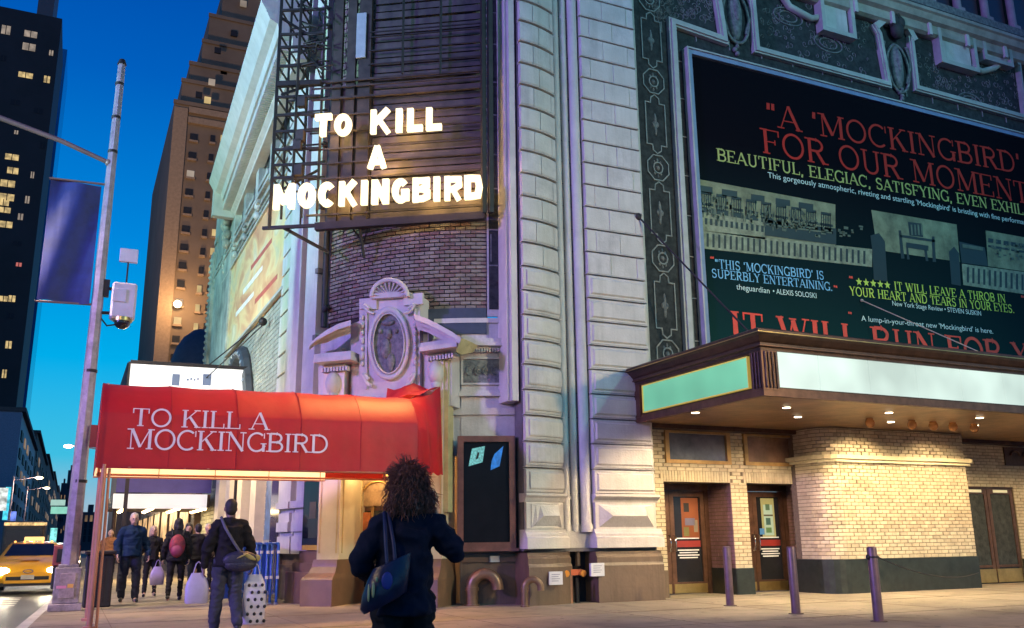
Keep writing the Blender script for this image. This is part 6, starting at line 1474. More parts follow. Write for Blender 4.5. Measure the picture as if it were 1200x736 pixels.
def person(label, loc, H, head, P, cl, voxel=.012, skinm=skin, group=None):
    """P: joints in metres for a 1.75 m figure, x right, y forward (the way the figure faces), z up"""
    k = H / 1.75; ch, sh = cos(head), sin(head)
    def V(p): x, y, z = p[0] * k, p[1] * k, p[2] * k; return Vector((loc[0] + x * ch - y * sh, loc[1] + x * sh + y * ch, loc[2] + z))
    D = dict(hipL=(-.095, 0, .93), hipR=(.095, 0, .93), kneeL=(-.11, .02, .50), kneeR=(.11, .02, .50), ankL=(-.12, -.02, .09), ankR=(.12, -.02, .09), shL=(-.17, 0, 1.405), shR=(.17, 0, 1.405),
             elL=(-.25, -.03, 1.15), elR=(.25, -.03, 1.15), wrL=(-.27, .04, .90), wrR=(.27, .04, .90), head=(0, .03, 1.635), hdirL=(0, .1, -1), hdirR=(0, .1, -1), turn=0)
    D.update(P)
    def face(p):   # turn of the head
        c, s = cos(D['turn']), sin(D['turn']); hx, hy, hz = D['head']; x, y, z = p; return V((hx + x * c - y * s, hy + x * s + y * c, hz + z))
    R3 = Matrix.Rotation(head + D['turn'], 3, 'Z')
    root = thing('person', label, 'person', loc, group)
    q = B()
    def c_(a, ra, b, rb): cap(q, V(a), ra * k, V(b), rb * k)
    # body
    q.ell(face((0, 0, .01)), (.077 * k, .095 * k, .115 * k), 16, 12, R3); q.ell(face((0, .02, -.06)), (.058 * k, .07 * k, .065 * k), 12, 8, R3)
    q.ell(face((0, .097, -.01)), (.014 * k, .02 * k, .022 * k), 8, 6, R3); q.ell(face((0, .085, .025)), (.05 * k, .02 * k, .012 * k), 8, 6, R3); q.ell(face((0, .088, -.062)), (.024 * k, .012 * k, .010 * k), 8, 6, R3)
    for s in (-1, 1): q.ell(face((s * .08, -.005, -.005)), (.012 * k, .02 * k, .032 * k), 8, 6, R3)
    c_((0, -.005, 1.46), .058, (D['head'][0], D['head'][1] - .02, 1.56), .052)
    q.ell(V((0, 0, 1.30)), (.15 * k, .10 * k, .17 * k), 14, 10); q.ell(V((0, 0, 1.06)), (.13 * k, .095 * k, .16 * k), 14, 10); q.ell(V((0, 0, .95)), (.15 * k, .10 * k, .11 * k), 14, 10)
    for s in 'LR':
        c_((0, 0, 1.42), .07, D['sh' + s], .052); c_(D['sh' + s], .05, D['el' + s], .038); c_(D['el' + s], .037, D['wr' + s], .026)
        c_(D['hip' + s], .085, D['knee' + s], .055); c_(D['knee' + s], .055, D['ank' + s], .036)
        a = D['ank' + s]; c_(a, .035, (a[0], a[1] + .12, .03), .028)
        # hand: palm, four unequal curled fingers, thumb from the side
        w = Vector(D['wr' + s]); d = Vector(D['hdir' + s]).normalized(); sd = Vector((1 if s == 'L' else -1, 0, 0)); fw = Vector((0, 1, 0))
        if abs(d.z) < .6: fw = Vector((0, 0, 1))
        side = fw - d * fw.dot(d); side.normalize(); nrm = d.cross(side)
        if nrm.dot(sd) < 0: nrm = -nrm
        pc = w + d * .055
        for t in (-.026, -.009, .009, .026): c_(tuple(w + d * .012 + side * t * .6), .014, tuple(w + d * .085 + side * t), .0125)
        for t, L in ((-.031, .050), (-.0105, .062), (.0105, .068), (.031, .060)):
            b0 = w + d * .088 + side * t; b1 = b0 + d * L * .5 + nrm * .006; b2 = b1 + (d * .6 + nrm * .8).normalized() * L * .35; b3 = b2 + (d * .1 + nrm).normalized() * L * .3
            c_(tuple(b0), .0088, tuple(b1), .0082); c_(tuple(b1), .0082, tuple(b2), .0076); c_(tuple(b2), .0076, tuple(b3), .007)
        t0 = w + d * .03 + side * .03; t1 = t0 + side * .03 + d * .03 + nrm * .012; t2 = t1 + d * .03 + nrm * .012
        c_(tuple(t0), .012, tuple(t1), .0105); c_(tuple(t1), .0105, tuple(t2), .009)
    remeshed(q, 'body', skinm, root, voxel * .62, 2)
    for s in (-1, 1):
        e_ = B(); e_.ell(face((s * .031, .088, .008)), (.011 * k, .007 * k, .006 * k), 8, 6, R3); o = e_.build('eye', mat('eye_dark', (.03, .02, .02), .2), root)
    e_ = B(); e_.ell(face((0, .099, -.062)), (.022 * k, .004 * k, .005 * k), 8, 6, R3); e_.build('mouth', mat('lips', (.32, .12, .10), .5), root)
    # trousers
    q = B(); g = cl.get('leg', 0)
    q.ell(V((0, -.005, .95)), (.165 * k, .12 * k, .12 * k), 14, 10)
    for s in 'LR':
        c_(D['hip' + s], .10 + g, D['knee' + s], .068 + g * 1.5); a = D['ank' + s]; c_(D['knee' + s], .068 + g * 1.5, (a[0], a[1], a[2] + .02), .052 + g * 1.6)
        kn = Vector(D['knee' + s]); c_(tuple(kn + Vector((0, .02, .03))), .058 + g, tuple(kn + Vector((.01, .01, -.06))), .062 + g)
    if cl.get('skirt'): q.tube([V((0, 0, .98)), V((0, 0, .62)), V((0, 0, .50))], [.16 * k, .235 * k, .24 * k], 18)
    creased(remeshed(q, 'trousers' if not cl.get('skirt') else 'skirt', cl['trousers'], root, voxel, 2), .009 * k)
    # jacket
    q = B(); j = cl.get('bulk', .03); hem = cl.get('hem', .90)
    q.ell(V((0, 0, 1.33)), ((.165 + j) * k, (.115 + j) * k, .175 * k), 16, 12); q.ell(V((0, -.01, 1.12)), ((.15 + j) * k, (.11 + j) * k, .2 * k), 16, 12)
    q.tube([V((0, 0, 1.40)), V((0, 0, 1.2)), V((0, 0, 1.0)), V((0, -.01, hem + .02)), V((0, -.01, hem))], [(.13 + j) * k, (.145 + j) * k, (.15 + j) * k, (.168 + j) * k, (.165 + j) * k], 18)
    for s in 'LR':
        c_((0, -.01, 1.44), .075 + j * .5, D['sh' + s], .062 + j * .6); c_(D['sh' + s], .062 + j * .6, D['el' + s], .050 + j * .6); w = Vector(D['wr' + s]); e0 = Vector(D['el' + s]); c_(D['el' + s], .050 + j * .6, tuple(e0.lerp(w, .93)), .038 + j * .35)
        m_1 = e0.lerp(Vector(D['sh' + s]), .25); c_(tuple(m_1), .054 + j * .6, tuple(e0.lerp(w, .15)), .054 + j * .6)
    q.tube([V((0, -.01, 1.44)), V((0, -.005, 1.515))], [.10 * k, .078 * k], 14)
    creased(remeshed(q, cl.get('top', 'jacket'), cl['jacket'], root, voxel, 2), .012 * k)
    # shoes
    for s in 'LR':
        q = B(); a = D['ank' + s]; cap(q, V((a[0], a[1] - .03, a[2] - .045)), .045 * k, V((a[0] + (.02 if s == 'R' else -.02), a[1] + .14, max(.04, a[2] - .05))), .038 * k); remeshed(q, 'shoe', cl['shoes'], root, voxel, 1)
    # hair
    q = B(); hs = cl.get('hair_shape', 'short')
    if hs == 'short':
        q.ell(face((0, -.02, .045)), (.084 * k, .098 * k, .095 * k), 14, 10, R3); q.ell(face((0, -.045, .0)), (.078 * k, .065 * k, .10 * k), 12, 8, R3)
    elif hs == 'bob':
        q.ell(face((0, -.015, .045)), (.095 * k, .105 * k, .10 * k), 14, 10, R3)
        for s in (-1, 0, 1): q.ell(face((s * .065, -.035 - .02 * (s == 0), -.05)), (.045 * k, .06 * k, .11 * k), 10, 8, R3)
    elif hs == 'bushy':
        q.ell(face((0, -.03, .06)), (.125 * k, .125 * k, .125 * k), 16, 12, R3); q.ell(face((.0, -.06, -.06)), (.165 * k, .11 * k, .14 * k), 14, 10, R3); q.ell(face((.07, -.03, -.10)), (.08 * k, .08 * k, .11 * k), 12, 8, R3); q.ell(face((-.08, -.03, -.08)), (.07 * k, .08 * k, .10 * k), 12, 8, R3)
        rs = random.Random(5); hq = B()
        for _ in range(2600):
            top = rs.random() < .5; a = rs.uniform(0, 2 * pi); b = rs.uniform(-.5, 1.5) if top else rs.uniform(-1.2, .8)
            if top: ctr, er = (0, -.03, .05), (.120, .122, .115)
            else: ctr, er = (rs.choice((-.03, 0, .03)), -.055, -.06), (.155, .115, .145)
            if sin(a) > .35 and b < .9: continue
            p = (ctr[0] + er[0] * cos(a) * cos(b), ctr[1] + er[1] * sin(a) * cos(b), ctr[2] + er[2] * sin(b)); c = face(p); outv = (c - face(ctr)).normalized()
            dn = Vector((rs.uniform(-.5, .5), rs.uniform(-.3, .3), -1)); dn = (dn - outv * dn.dot(outv) + outv * rs.uniform(-.05, .30)).normalized(); L = rs.uniform(.05, .11); sd_ = dn.cross(outv); ph0 = rs.uniform(0, 6)
            hq.tube([c + dn * L * f + (sd_ * sin(f * 9 + ph0) + outv * cos(f * 9 + ph0)) * .007 for f in (0, .17, .33, .5, .67, .83, 1)], [.0022, .0028, .0028, .0028, .0026, .002, .001], 3)
        tag(hq.build('hair_strands', cl['hair'], root), kind='stuff')
        for _ in range(30):
            a, b = rs.uniform(pi * .9, pi * 2.1), rs.uniform(-.6, 1.35); r = .135
            c = face((r * cos(a) * cos(b), -.03 + r * sin(a) * cos(b) * .9, .03 + r * sin(b) - (.1 if rs.random() < .5 else 0)))
            e = c + Vector((rs.uniform(-.05, .05), rs.uniform(-.04, .04), rs.uniform(-.06, -.01))); q.tube([c, (c + e) / 2 + Vector((0, 0, .012)), e], [.024, .02, .014], 6)
    remeshed(q, 'hair', cl['hair'], root, voxel if hs != 'bushy' else .006, 2 if hs != 'bushy' else 1)
    return root, V
def cloth(n, c, **k): return mat(n, c, .85, var=.18, scale=9, bump=.5, bscale=14, spec=.2, **k)
navy = cloth('navy_wool', (.022, .030, .060)); blk = cloth('black_cloth', (.016, .015, .018)); jean = cloth('grey_blue_denim', (.055, .058, .085)); nb = cloth('blue_pullover', (.008, .024, .062)); dj = cloth('dark_denim', (.025, .028, .05)); shoe = mat('dark_shoe', (.02, .018, .018), .4)
brown_hair = mat('auburn_hair', (.30, .105, .06), .5, scale=30, col2=(.11, .04, .025), bump=.4, bscale=60); dark_hair = mat('dark_hair', (.02, .015, .013), .6, bump=.5); grey_hair = mat('grey_hair', (.42, .38, .35), .6, bump=.5); blond_hair = mat('fair_hair', (.45, .33, .24), .6, bump=.5)
# woman in the foreground, back to us, phone to her ear
wx, wy = 1.86, 5.45
wr_, WV = person('woman with bushy auburn hair and navy jacket seen from behind, hand at her ear', (wx - .02, wy, 0), 1.60, rad(-10),
    dict(head=(.0, .05, 1.635), turn=rad(28), elL=(-.30, -.04, 1.19), wrL=(-.20, .20, 1.10), hdirL=(.5, .8, 0), shR=(.175, 0, 1.42), elR=(.345, .02, 1.24), wrR=(.235, .06, 1.46), hdirR=(-.45, .1, .9), ankL=(-.12, -.25, .16), kneeL=(-.11, .0, .52), ankR=(.12, .2, .09), kneeR=(.11, .16, .50)),
    dict(jacket=cloth('black_navy_cloth', (.012, .014, .030)), trousers=blk, shoes=shoe, hair=brown_hair, hair_shape='bushy', bulk=.035, hem=.86, leg=.02), voxel=.011)
ph = B(); c = WV((.155, .10, 1.55)); ph.obox(c, (cos(.4), sin(.4), 0), (-sin(.4), cos(.4), 0), (0, 0, 1), (.006, .036, .075)); tag(ph.build('phone', mat('pale_phone', (.6, .58, .55), .3)), 'pale phone held to the ear of the woman in the foreground', 'phone')
TB = thing('tote_bag', 'dark blue tote bag with yellow-green marks on the left hip of the nearest woman', 'bag', WV((-.2, -.12, .8)))
q = B(); rings = []
for (z, w, dd, sx_) in ((.93, .11, .05, -.17), (.96, .145, .075, -.16), (1.04, .145, .075, -.15), (1.13, .135, .06, -.13), (1.20, .12, .035, -.11)):
    rings.append([WV((sx_ + w * cos(a) * (1 if abs(cos(a)) > .5 else .95), -.215 + dd * sin(a), z + .05 * cos(a))) for a in [2 * pi * j / 16 for j in range(16)]])
q.loft(rings, True, True); part(q, 'sack', mat('blue_black_tote', (.022, .024, .075), .35, scale=5, col2=(.008, .008, .02), bump=.6, bscale=8), TB)
q = B()
for dx in (0, .05): q.tube([WV((-.14 + dx, -.22, 1.16)), WV((-.15 + dx, -.19, 1.3)), WV((-.15 + dx * .5, -.09, 1.50)), WV((-.14 + dx * .5, .05, 1.50)), WV((-.14, .14, 1.3))], .012, 8)
part(q, 'strap', mat('strap_blue', (.03, .035, .09), .5), TB)
q = B(); q.ell(WV((-.235, -.290, 1.03)), (.010, .008, .045), 8, 6); q.ell(WV((-.262, -.280, 1.01)), (.007, .01, .05), 8, 6); q.ell(WV((-.215, -.288, 1.09)), (.008, .006, .015), 8, 6); part(q, 'yellow_green_mark', mat('tote_yellow_streak', (.55, .55, .25), .5), TB)  # small yellow-green streaks set on the face of the sack
q = B(); q.ell(WV((-.15, -.290, 1.08)), (.035, .006, .05), 8, 6); part(q, 'blue_mark', mat('tote_blue_blotch', (.04, .05, .30), .5), TB)
# man walking away with bags
mg = onZ(262, 744)
mr_, MV = person('man in dark jacket and jeans walking away with a shopping bag in each hand', (mg.x, mg.y, 0), 1.80, rad(4),
    dict(kneeL=(-.11, .04, .50), ankL=(-.12, .10, .09), kneeR=(.12, .02, .5), ankR=(.12, -.22, .15), elL=(-.28, -.04, 1.14), wrL=(-.30, .04, .88), elR=(.28, -.05, 1.14), wrR=(.33, .02, .90)),
    dict(jacket=blk, trousers=jean, shoes=shoe, hair=dark_hair, bulk=.038, hem=.88, leg=.012), voxel=.013, skinm=skin_d)
q = B(); q.tube([MV((-.13, -.02, 1.52)), MV((-.10, -.17, 1.38)), MV((.02, -.215, 1.18)), MV((.14, -.19, 1.02))], .022, 6); sbm = mat('shoulder_bag_dark', (.025, .025, .05), .5, bump=.4)
SB = thing('shoulder_bag', 'dark shoulder bag with an olive pattern on the right hip of the man walking away', 'bag', MV((.15, -.2, .9)))
part(q, 'strap', mat('grey_strap', (.10, .10, .13), .6), SB)
q = B(); q.ell(MV((.12, -.2, .96)), (.24, .07, .12), 14, 10); q.ell(MV((.12, -.2, .90)), (.22, .07, .10), 14, 10); part(q, 'sack', sbm, SB)
q = B(); q.ell(MV((.22, -.268, 1.0)), (.10, .012, .03), 8, 6, Matrix.Rotation(.5, 3, 'Y')); q.ell(MV((.33, -.22, .98)), (.05, .03, .05), 8, 6); q.ell(MV((.12, -.275, 1.01)), (.08, .01, .012), 8, 6, Matrix.Rotation(-.4, 3, 'Y')); part(q, 'olive_pattern', mat('olive_print', (.40, .34, .10), .5), SB)
def carrier(label, c, w, h, d, m, dots=False, ang=0):
    t = thing('shopping_bag', label, 'bag', c); u = Vector((cos(ang), sin(ang), 0)); v = Vector((-sin(ang), cos(ang), 0)); c = Vector(c); rings = []
    for (z, k1, k2) in ((-h, .9, .9), (-h + .02, 1, 1), (-h * .5, 1.04, 1.1), (-.12, .92, .7), (0, .55, .25)):
        rings.append([c + u * w * k1 * (.5 * (abs(cos(a)) ** .6) * (1 if cos(a) > 0 else -1)) + v * d * k2 * (.5 * (abs(sin(a)) ** .6) * (1 if sin(a) > 0 else -1)) + Vector((0, 0, z)) for a in [2 * pi * (j + .5) / 16 for j in range(16)]])
    q = B(); q.loft(rings, True, True); part(q, 'sack', m, t)
    q = B()
    for s in (-1, 1): q.tube([c + u * s * w * .22 + Vector((0, 0, -.02)), c + u * s * w * .1 + Vector((0, 0, .12)), c + Vector((0, 0, .15))], .008, 6)
    part(q, 'handle', m, t)
    if dots:
        for (i, jz, r) in [(i, jz, r) for jz in range(6) for i in range(-1, 2) for r in (.022,)]:
            x = (i * .30 + (.15 if jz % 2 else 0)) * w; z = -.14 - jz * h * .145; q = B(); q.ell(c + u * x - v * d * .53 + Vector((0, 0, z)), (r, .012, r * 1.1), 10, 6); part(q, 'polka_dot', black, t)
whb = mat('white_polythene', (.66, .62, .70), .4, bump=.4, bscale=7, var=.12); lil = mat('lilac_polythene', (.42, .34, .60), .45, bump=.4, var=.12)
hL, hR = MV((-.31, .05, .74)), MV((.34, .03, .76))
carrier('white shopping bag with black polka dots in the right hand of the man walking away', hR + Vector((.04, -.03, .0)), .30, .66, .14, whb, True)
carrier('pale lilac shopping bag in the left hand of the man walking away', hL + Vector((-.06, .02, .06)), .30, .40, .12, mat('pale_lilac_bag', (.50, .44, .60), .45, var=.12))
# group further along the pavement
g1 = onZ(149, 706); person('man in navy blue pullover and dark trousers walking towards us holding hands', (g1.x, g1.y, 0), 1.88, rad(183),
    dict(elR=(.28, -.02, 1.14), wrR=(.27, .12, .92), elL=(-.28, -.03, 1.14), wrL=(-.33, .08, .92), kneeL=(-.12, .06, .5), kneeR=(.12, 0, .5), ankL=(-.13, .04, .09), ankR=(.12, -.12, .1)), dict(jacket=nb, trousers=dj, shoes=shoe, hair=grey_hair, top='pullover', bulk=.042, leg=.012), voxel=.016)
g2 = onZ(174, 699); person('fair-haired woman in black walking towards us beside the man in the blue pullover', (g2.x, g2.y, 0), 1.64, rad(178), dict(wrR=(.33, .12, .92), ankR=(.12, .1, .09)), dict(jacket=blk, trousers=blk, shoes=shoe, hair=blond_hair, hair_shape='bob', bulk=.02), voxel=.016)
g3 = onZ(203, 704); b3, BV = person('person in a dark coat walking away with a red backpack', (g3.x, g3.y, 0), 1.76, rad(-6), dict(ankR=(.12, .18, .09), kneeR=(.12, .12, .5), ankL=(-.12, -.16, .13)), dict(jacket=blk, trousers=blk, shoes=shoe, hair=dark_hair, hair_shape='bob', bulk=.04, hem=.84), voxel=.016)
t = thing('backpack', 'red and dark backpack on the person in the dark coat', 'backpack', BV((0, -.25, 1.1)))
q = B(); q.ell(BV((0, -.22, 1.17)), (.17, .10, .25), 12, 10); part(q, 'sack', mat('red_backpack', (.42, .03, .04), .6, scale=12, col2=(.06, .012, .03)), t)
q = B(); q.ell(BV((0, -.28, 1.07)), (.13, .08, .13), 12, 8); part(q, 'pocket', mat('dark_pink_pocket', (.25, .03, .08), .6), t)
q = B()
for s in (-1, 1): q.tube([BV((s * .1, -.2, 1.4)), BV((s * .13, -.05, 1.53)), BV((s * .14, .12, 1.40)), BV((s * .13, .13, 1.15))], .018, 6)
part(q, 'strap', black, t)
g4 = onZ(229, 702); b4, B4 = person('person in dark clothes walking behind, half hidden by the man with the shopping bags', (g4.x, g4.y + .3, 0), 1.66, rad(5), dict(), dict(jacket=blk, trousers=dj, shoes=shoe, hair=dark_hair, bulk=.04), voxel=.018)
g5 = onZ(216, 698); person('slim person in black just right of the red backpack', (g5.x, g5.y, 0), 1.70, rad(170), dict(), dict(jacket=blk, trousers=dj, shoes=shoe, hair=dark_hair, hair_shape='bob'), voxel=.018)
carrier('lilac shopping bag hanging beside the fair-haired woman', onY(185, 664, g3.y + .6), .30, .40, .12, lil)
g6 = onZ(124, 690); person('person in a dull orange top far back beside the awning post', (g6.x, g6.y, 0), 1.66, rad(180), dict(), dict(jacket=cloth('dull_orange', (.30, .13, .05)), trousers=blk, shoes=shoe, hair=dark_hair), voxel=.02)
g7 = onZ(239, 694); person('person in a grey-brown coat far back under the further canopy', (g7.x, g7.y, 0), 1.72, rad(180), dict(), dict(jacket=cloth('grey_brown', (.16, .12, .10)), trousers=blk, shoes=shoe, hair=grey_hair), voxel=.02)

# ================================================================== cars
def car(label, x, y, colr, taxi=False, group=None, on=True, z0=-.13, L=4.5, w=.89):
    t = thing('taxi' if taxi else 'car', label, 'taxi' if taxi else 'car', (x, y, z0), group)
    paint = mat('paint_%02x%02x%02x' % tuple(int(c * 200) for c in colr), colr, .3, .0, var=.04, coat=.6)
    prof = [  # (dy from nose, half width, z low, z shoulder, half width top, z roof)
        (0, .62, .32, .60, .55, .62), (.12, .80, .24, .72, .70, .76), (.5, .88, .22, .86, .78, .90), (1.0, .90, .22, .93, .80, .98), (1.25, .90, .22, .96, .78, 1.04), (2.0, .90, .22, .98, .64, 1.42), (2.6, .90, .22, .98, .63, 1.48), (3.4, .90, .22, .98, .62, 1.44), (4.0, .88, .24, .98, .68, 1.15), (4.4, .80, .30, .92, .70, .98), (4.5, .70, .36, .80, .60, .82)]
    q = B(); rings = []
    for dy, hw, zl, zs, ht, zr in prof:
        rings.append([(x - hw * .92, y + dy, z0 + zl), (x - hw, y + dy, z0 + (zl + zs) / 2), (x - hw * .98, y + dy, z0 + zs), (x - ht, y + dy, z0 + zr - .03), (x - ht * .6, y + dy, z0 + zr + .0), (x + ht * .6, y + dy, z0 + zr), (x + ht, y + dy, z0 + zr - .03), (x + hw * .98, y + dy, z0 + zs), (x + hw, y + dy, z0 + (zl + zs) / 2), (x + hw * .92, y + dy, z0 + zl)])
    q.loft(rings, True, True); part(q, 'body', paint, t)
    q = B(); q.add([(x - .72, y + 1.30, z0 + 1.045), (x + .72, y + 1.30, z0 + 1.045), (x + .56, y + 1.93, z0 + 1.385), (x - .56, y + 1.93, z0 + 1.385)], [(0, 1, 2, 3)]);
    q.v = [(a, b - .03, c + .02) for a, b, c in q.v]; part(q, 'windscreen', glassd, t)
    q = B()
    for s in (-1, 1): q.add([(x + s * .875, y + 1.35, z0 + 1.0), (x + s * .875, y + 3.8, z0 + 1.0), (x + s * .66, y + 3.3, z0 + 1.38), (x + s * .665, y + 2.05, z0 + 1.38)], [(0, 1, 2, 3)])
    part(q, 'side_windows', glassd, t)
    q = B(); q.box((x - .55, y - .015, z0 + .40), (x + .55, y + .05, z0 + .50)); q.box((x - .70, y + .02, z0 + .24), (x + .70, y + .10, z0 + .33)); part(q, 'grille', black, t)
    q = B(); q.box((x - .17, y - .035, z0 + .42), (x + .17, y - .016, z0 + .54)); part(q, 'number_plate', mat('plate_pale', (.55, .5, .42), .5), t)
    q = B(); q.tube([(x + .13 * cos(a), y - .02, z0 + .64 + .045 * sin(a)) for a in [2 * pi * j / 12 for j in range(13)]], .012, 5); part(q, 'badge', mat('chrome', (.8, .75, .7)), t)
    for s in (-1, 1):
        q = B(); q.ell((x + s * .66, y + .08, z0 + .64), (.21, .10, .11), 12, 8); h_ = part(q, 'headlight', emat('headlight_glow', (1, .86, .55), 45 if on else 0) if on else glassd, t)
        q = B(); q.box((x + s * .97 - .09, y + 1.35, z0 + .98), (x + s * .97 + .09, y + 1.42, z0 + 1.10)); part(q, 'mirror', paint, t)
        for dy in (.85, 3.6):
            q = B(); q.tube([(x + s * .74, y + dy, z0 + .32), (x + s * .92, y + dy, z0 + .32)], .32, 20); wo_ = part(q, 'wheel', black, t)
            q = B(); q.tube([(x + s * .90, y + dy, z0 + .32), (x + s * .93, y + dy, z0 + .32)], .19, 14); part(q, 'rim', mat('alloy', (.4, .4, .42), .3, .8), wo_)
    if taxi:
        q = B(); q.box((x - .28, y + 2.4, z0 + 1.49), (x + .28, y + 2.6, z0 + 1.62)); part(q, 'roof_light', emat('amber_roof_light', (1, .62, .22), 1.6), t, bevel=.02)
        q = B()
        for k in range(5): q.ell((x - .5 + k * .25, y + 2.05, z0 + 1.47), (.035, .03, .03), 8, 6)
        part(q, 'marker_light', emat('orange_marker', (1, .35, .08), 4), t)
        q = B(); q.add([(x - .25, y + .5, z0 + .935), (x + .25, y + .5, z0 + .935), (x + .25, y + .75, z0 + .96), (x - .25, y + .75, z0 + .96)], [(0, 1, 2, 3)])
        part(q, 'bonnet_mark', paint, t)
    return t
tx = onY(34, 660, 30.5).x
car('yellow taxi driving towards us with both headlights glowing', tx, 30.5, (.85, .40, .012), True)
for s in (-1, 1): lamp('SPOT', 'headlight_beam', (tx + s * .62, 30.3, .5), (tx + s * .5, 22, -.13), 120, (1, .85, .58), .05, 70, .8)
c2 = onY(79, 655, 47).x
car('silver car some way behind the taxi, close to the kerb', c2 - .35, 47, (.42, .40, .42), False, 'cars coming down the avenue', True)
car('dark car left of the taxi further up the avenue', -4.7, 52, (.05, .05, .06), False, 'cars coming down the avenue', True)
car('maroon car far up the avenue in the outer lane', -7.6, 66, (.16, .02, .02), False, 'cars coming down the avenue', True)
# lorry-like lit sign board above the taxi roof: a van with a bright header further back
VN = thing('van', 'box van behind the taxi with a glowing amber header board', 'van', (-2.2, 60, -.13))
q = B(); q.box((-3.4, 60, .3), (-1.3, 66, 2.6)); part(q, 'body', mat('dark_van_body', (.06, .05, .06), .4), VN, bevel=.08)
q = B(); q.box((-3.35, 59.9, 2.35), (-1.2, 59.99, 2.52)); part(q, 'header_board', emat('amber_header', (1, .62, .25), 1.6, 4, .8), VN)
q = B(); q.box((-3.2, 59.95, 1.3), (-1.5, 59.99, 2.1)); part(q, 'windscreen', glassd, VN)
for s in (-3.2, -1.6): q = B(); q.tube([(s, 61.2, .22), (s + .25, 61.2, .22)], .35, 14); part(q, 'wheel', black, VN)

# ================================================================== further down the pavement: next theatre and its canopy
NB = thing('neighbour_building', 'dim warm-lit building beyond the theatre with shop windows along the pavement', 'building', (5, 50, 0))
q = B(); q.box((4.3, 38.0, 0), (30, 95, 7.8)); part(q, 'wall', mat('brown_masonry', (.16, .10, .08), .7, var=.3, scale=1), NB)
shopm = emat('shop_window_glow', (1, .56, .22), 1.3, 1.6, .9)
for k in range(9):
    y0 = 39.2 + k * 4.4; q = B(); q.box((4.22, y0, .5), (4.29, y0 + 3.2, 2.9)); fo = part(q, 'shop_window', bronze_d, NB)
    q = B(); q.box((4.20, y0 + .12, .6), (4.219, y0 + 3.08, 2.8)); part(q, 'pane', shopm, fo)
    lamp('POINT', 'shop_lamp', (3.4, y0 + 1.5, 2.6), None, 90, (1.0, .70, .34), .3) if k < 5 else None
cy = 33.2
NC = thing('further_canopy', 'flat canopy over the pavement with plain violet and white fascia boards, seen under the awning', 'canopy', (2.6, cy, 0))
p0, p1 = onY(137, 562, cy), onY(281, 578, cy); p2, p3 = onY(133, 579, cy - .1), onY(242, 596, cy - .1)
zp0, zp1 = p0.z, onY(205, 577.5, cy).z
q = B(); q.box((p0.x, cy, zp1), (XL - .25, cy + .08, onY(205, 561, cy).z)); part(q, 'violet_fascia', mat('violet_fascia', (.10, .075, .30), .5, var=.1), NC)
zq0, zq1 = onY(187, 579, cy - .1).z, onY(187, 596, cy - .1).z
q = B(); q.box((p2.x, cy - .1, zq1), (p3.x, cy - .05, zq0)); part(q, 'white_fascia', emat('backlit_white_board', (1, .93, .88), .62, .5, .15, (.7, .7, .7)), NC)
q = B(); q.box((p2.x, cy + .08, zq1 + .05), (XL - .25, cy + 5, zq0)); part(q, 'roof', bronze_d, NC)
for j in range(5):
    for i in range(4):
        q = B(); q.ell((p2.x + .4 + i * .85, cy + .5 + j * .95, zq1 + .02), (.07, .07, .05), 8, 6); part(q, 'bulb', emat('canopy_bulb', (1, .66, .28), 22), NC)
lamp('AREA', 'canopy_light', (2.6, cy + 2.3, zq1 - .02), (2.6, cy + 2.3, 0), 330, (1.0, .72, .34), 3)
q = B()
for x in (p2.x + .1,): q.tube([(x, cy + .3, 0), (x, cy + .3, zq1)], .07, 8)
part(q, 'post', bronze_d, NC)
lamp('POINT', 'wall_lamp', (2.9, 27.0, 3.3), None, 210, (1.0, .74, .36), .25); lamp('POINT', 'wall_lamp', (3.3, 24.2, 3.1), None, 60, (1.0, .74, .36), .2)
cols = mat('cream_lit_pilaster', (.62, .53, .34), .5, var=.08)
for k in range(4):
    y0 = 24.3 + k * 2.2; q = B(); q.box((XL - .30, y0, .9), (XL, y0 + .8, 3.9)); q.box((XL - .38, y0 - .08, .5), (XL, y0 + .88, .9)); q.box((XL - .38, y0 - .08, 3.9), (XL, y0 + .88, 4.1)); part(q, 'cream_pilaster', cols, T)
q = B(); q.box((XL - .05, 23.2, .8), (XL - .02, 33, 4.3)); part(q, 'lit_panel_wall', cols, T)
q = B(); q.box((XL - .07, 23.35, 1.3), (XL - .052, 24.1, 3.0)); part(q, 'blue_poster_case', emat('blue_poster', (.20, .35, .75), .5, 4, .6), T)
# white light box above the awning
lb = 27.5; p0, p1 = onY(153, 424, lb), onY(293, 452, lb)
LB = thing('light_box', 'blank white light box with two grey squares standing behind the red awning', 'light box', (2.7, lb, p1.z))
zt0, zt1 = onY(153, 424, lb).z, onY(293, 432, lb).z; zb_ = onY(223, 470, lb).z
q = B(); q.prism([(p0.x, lb, zb_), (p1.x, lb, zb_), (p1.x, lb, zt1 - .03), (p0.x, lb, zt0 - .03)], (0, .3, 0)); part(q, 'white_face', emat('white_light_box', (1, .98, .94), .93, .6, .04, (.7, .7, .7)), LB)
q = B(); q.bar((p0.x, lb - .01, zt0), (p1.x, lb - .01, zt1), .06, .1); q.bar((p0.x - .02, lb, zb_), (p0.x - .02, lb, zt0), .06); q.bar((p1.x + .02, lb, zb_), (p1.x + .02, lb, zt1), .06); part(q, 'frame', darkm, LB)
for (x0, x1) in ((202, 210), (238, 247)):
    a_, b_2 = onY(x0, 438, lb - .02), onY(x1, 452, lb - .02); q = B(); q.box((a_.x, lb - .02, b_2.z), (b_2.x, lb - .005, a_.z)); part(q, 'grey_square', mat('grey_print', (.14, .18, .28), .5), LB)
q = B()
for k in range(4): a_ = onY(219 + k * 4, 445 - (k % 2), lb - .02); q.box((a_.x, lb - .02, a_.z - .03), (a_.x + .05, lb - .006, a_.z + .03))
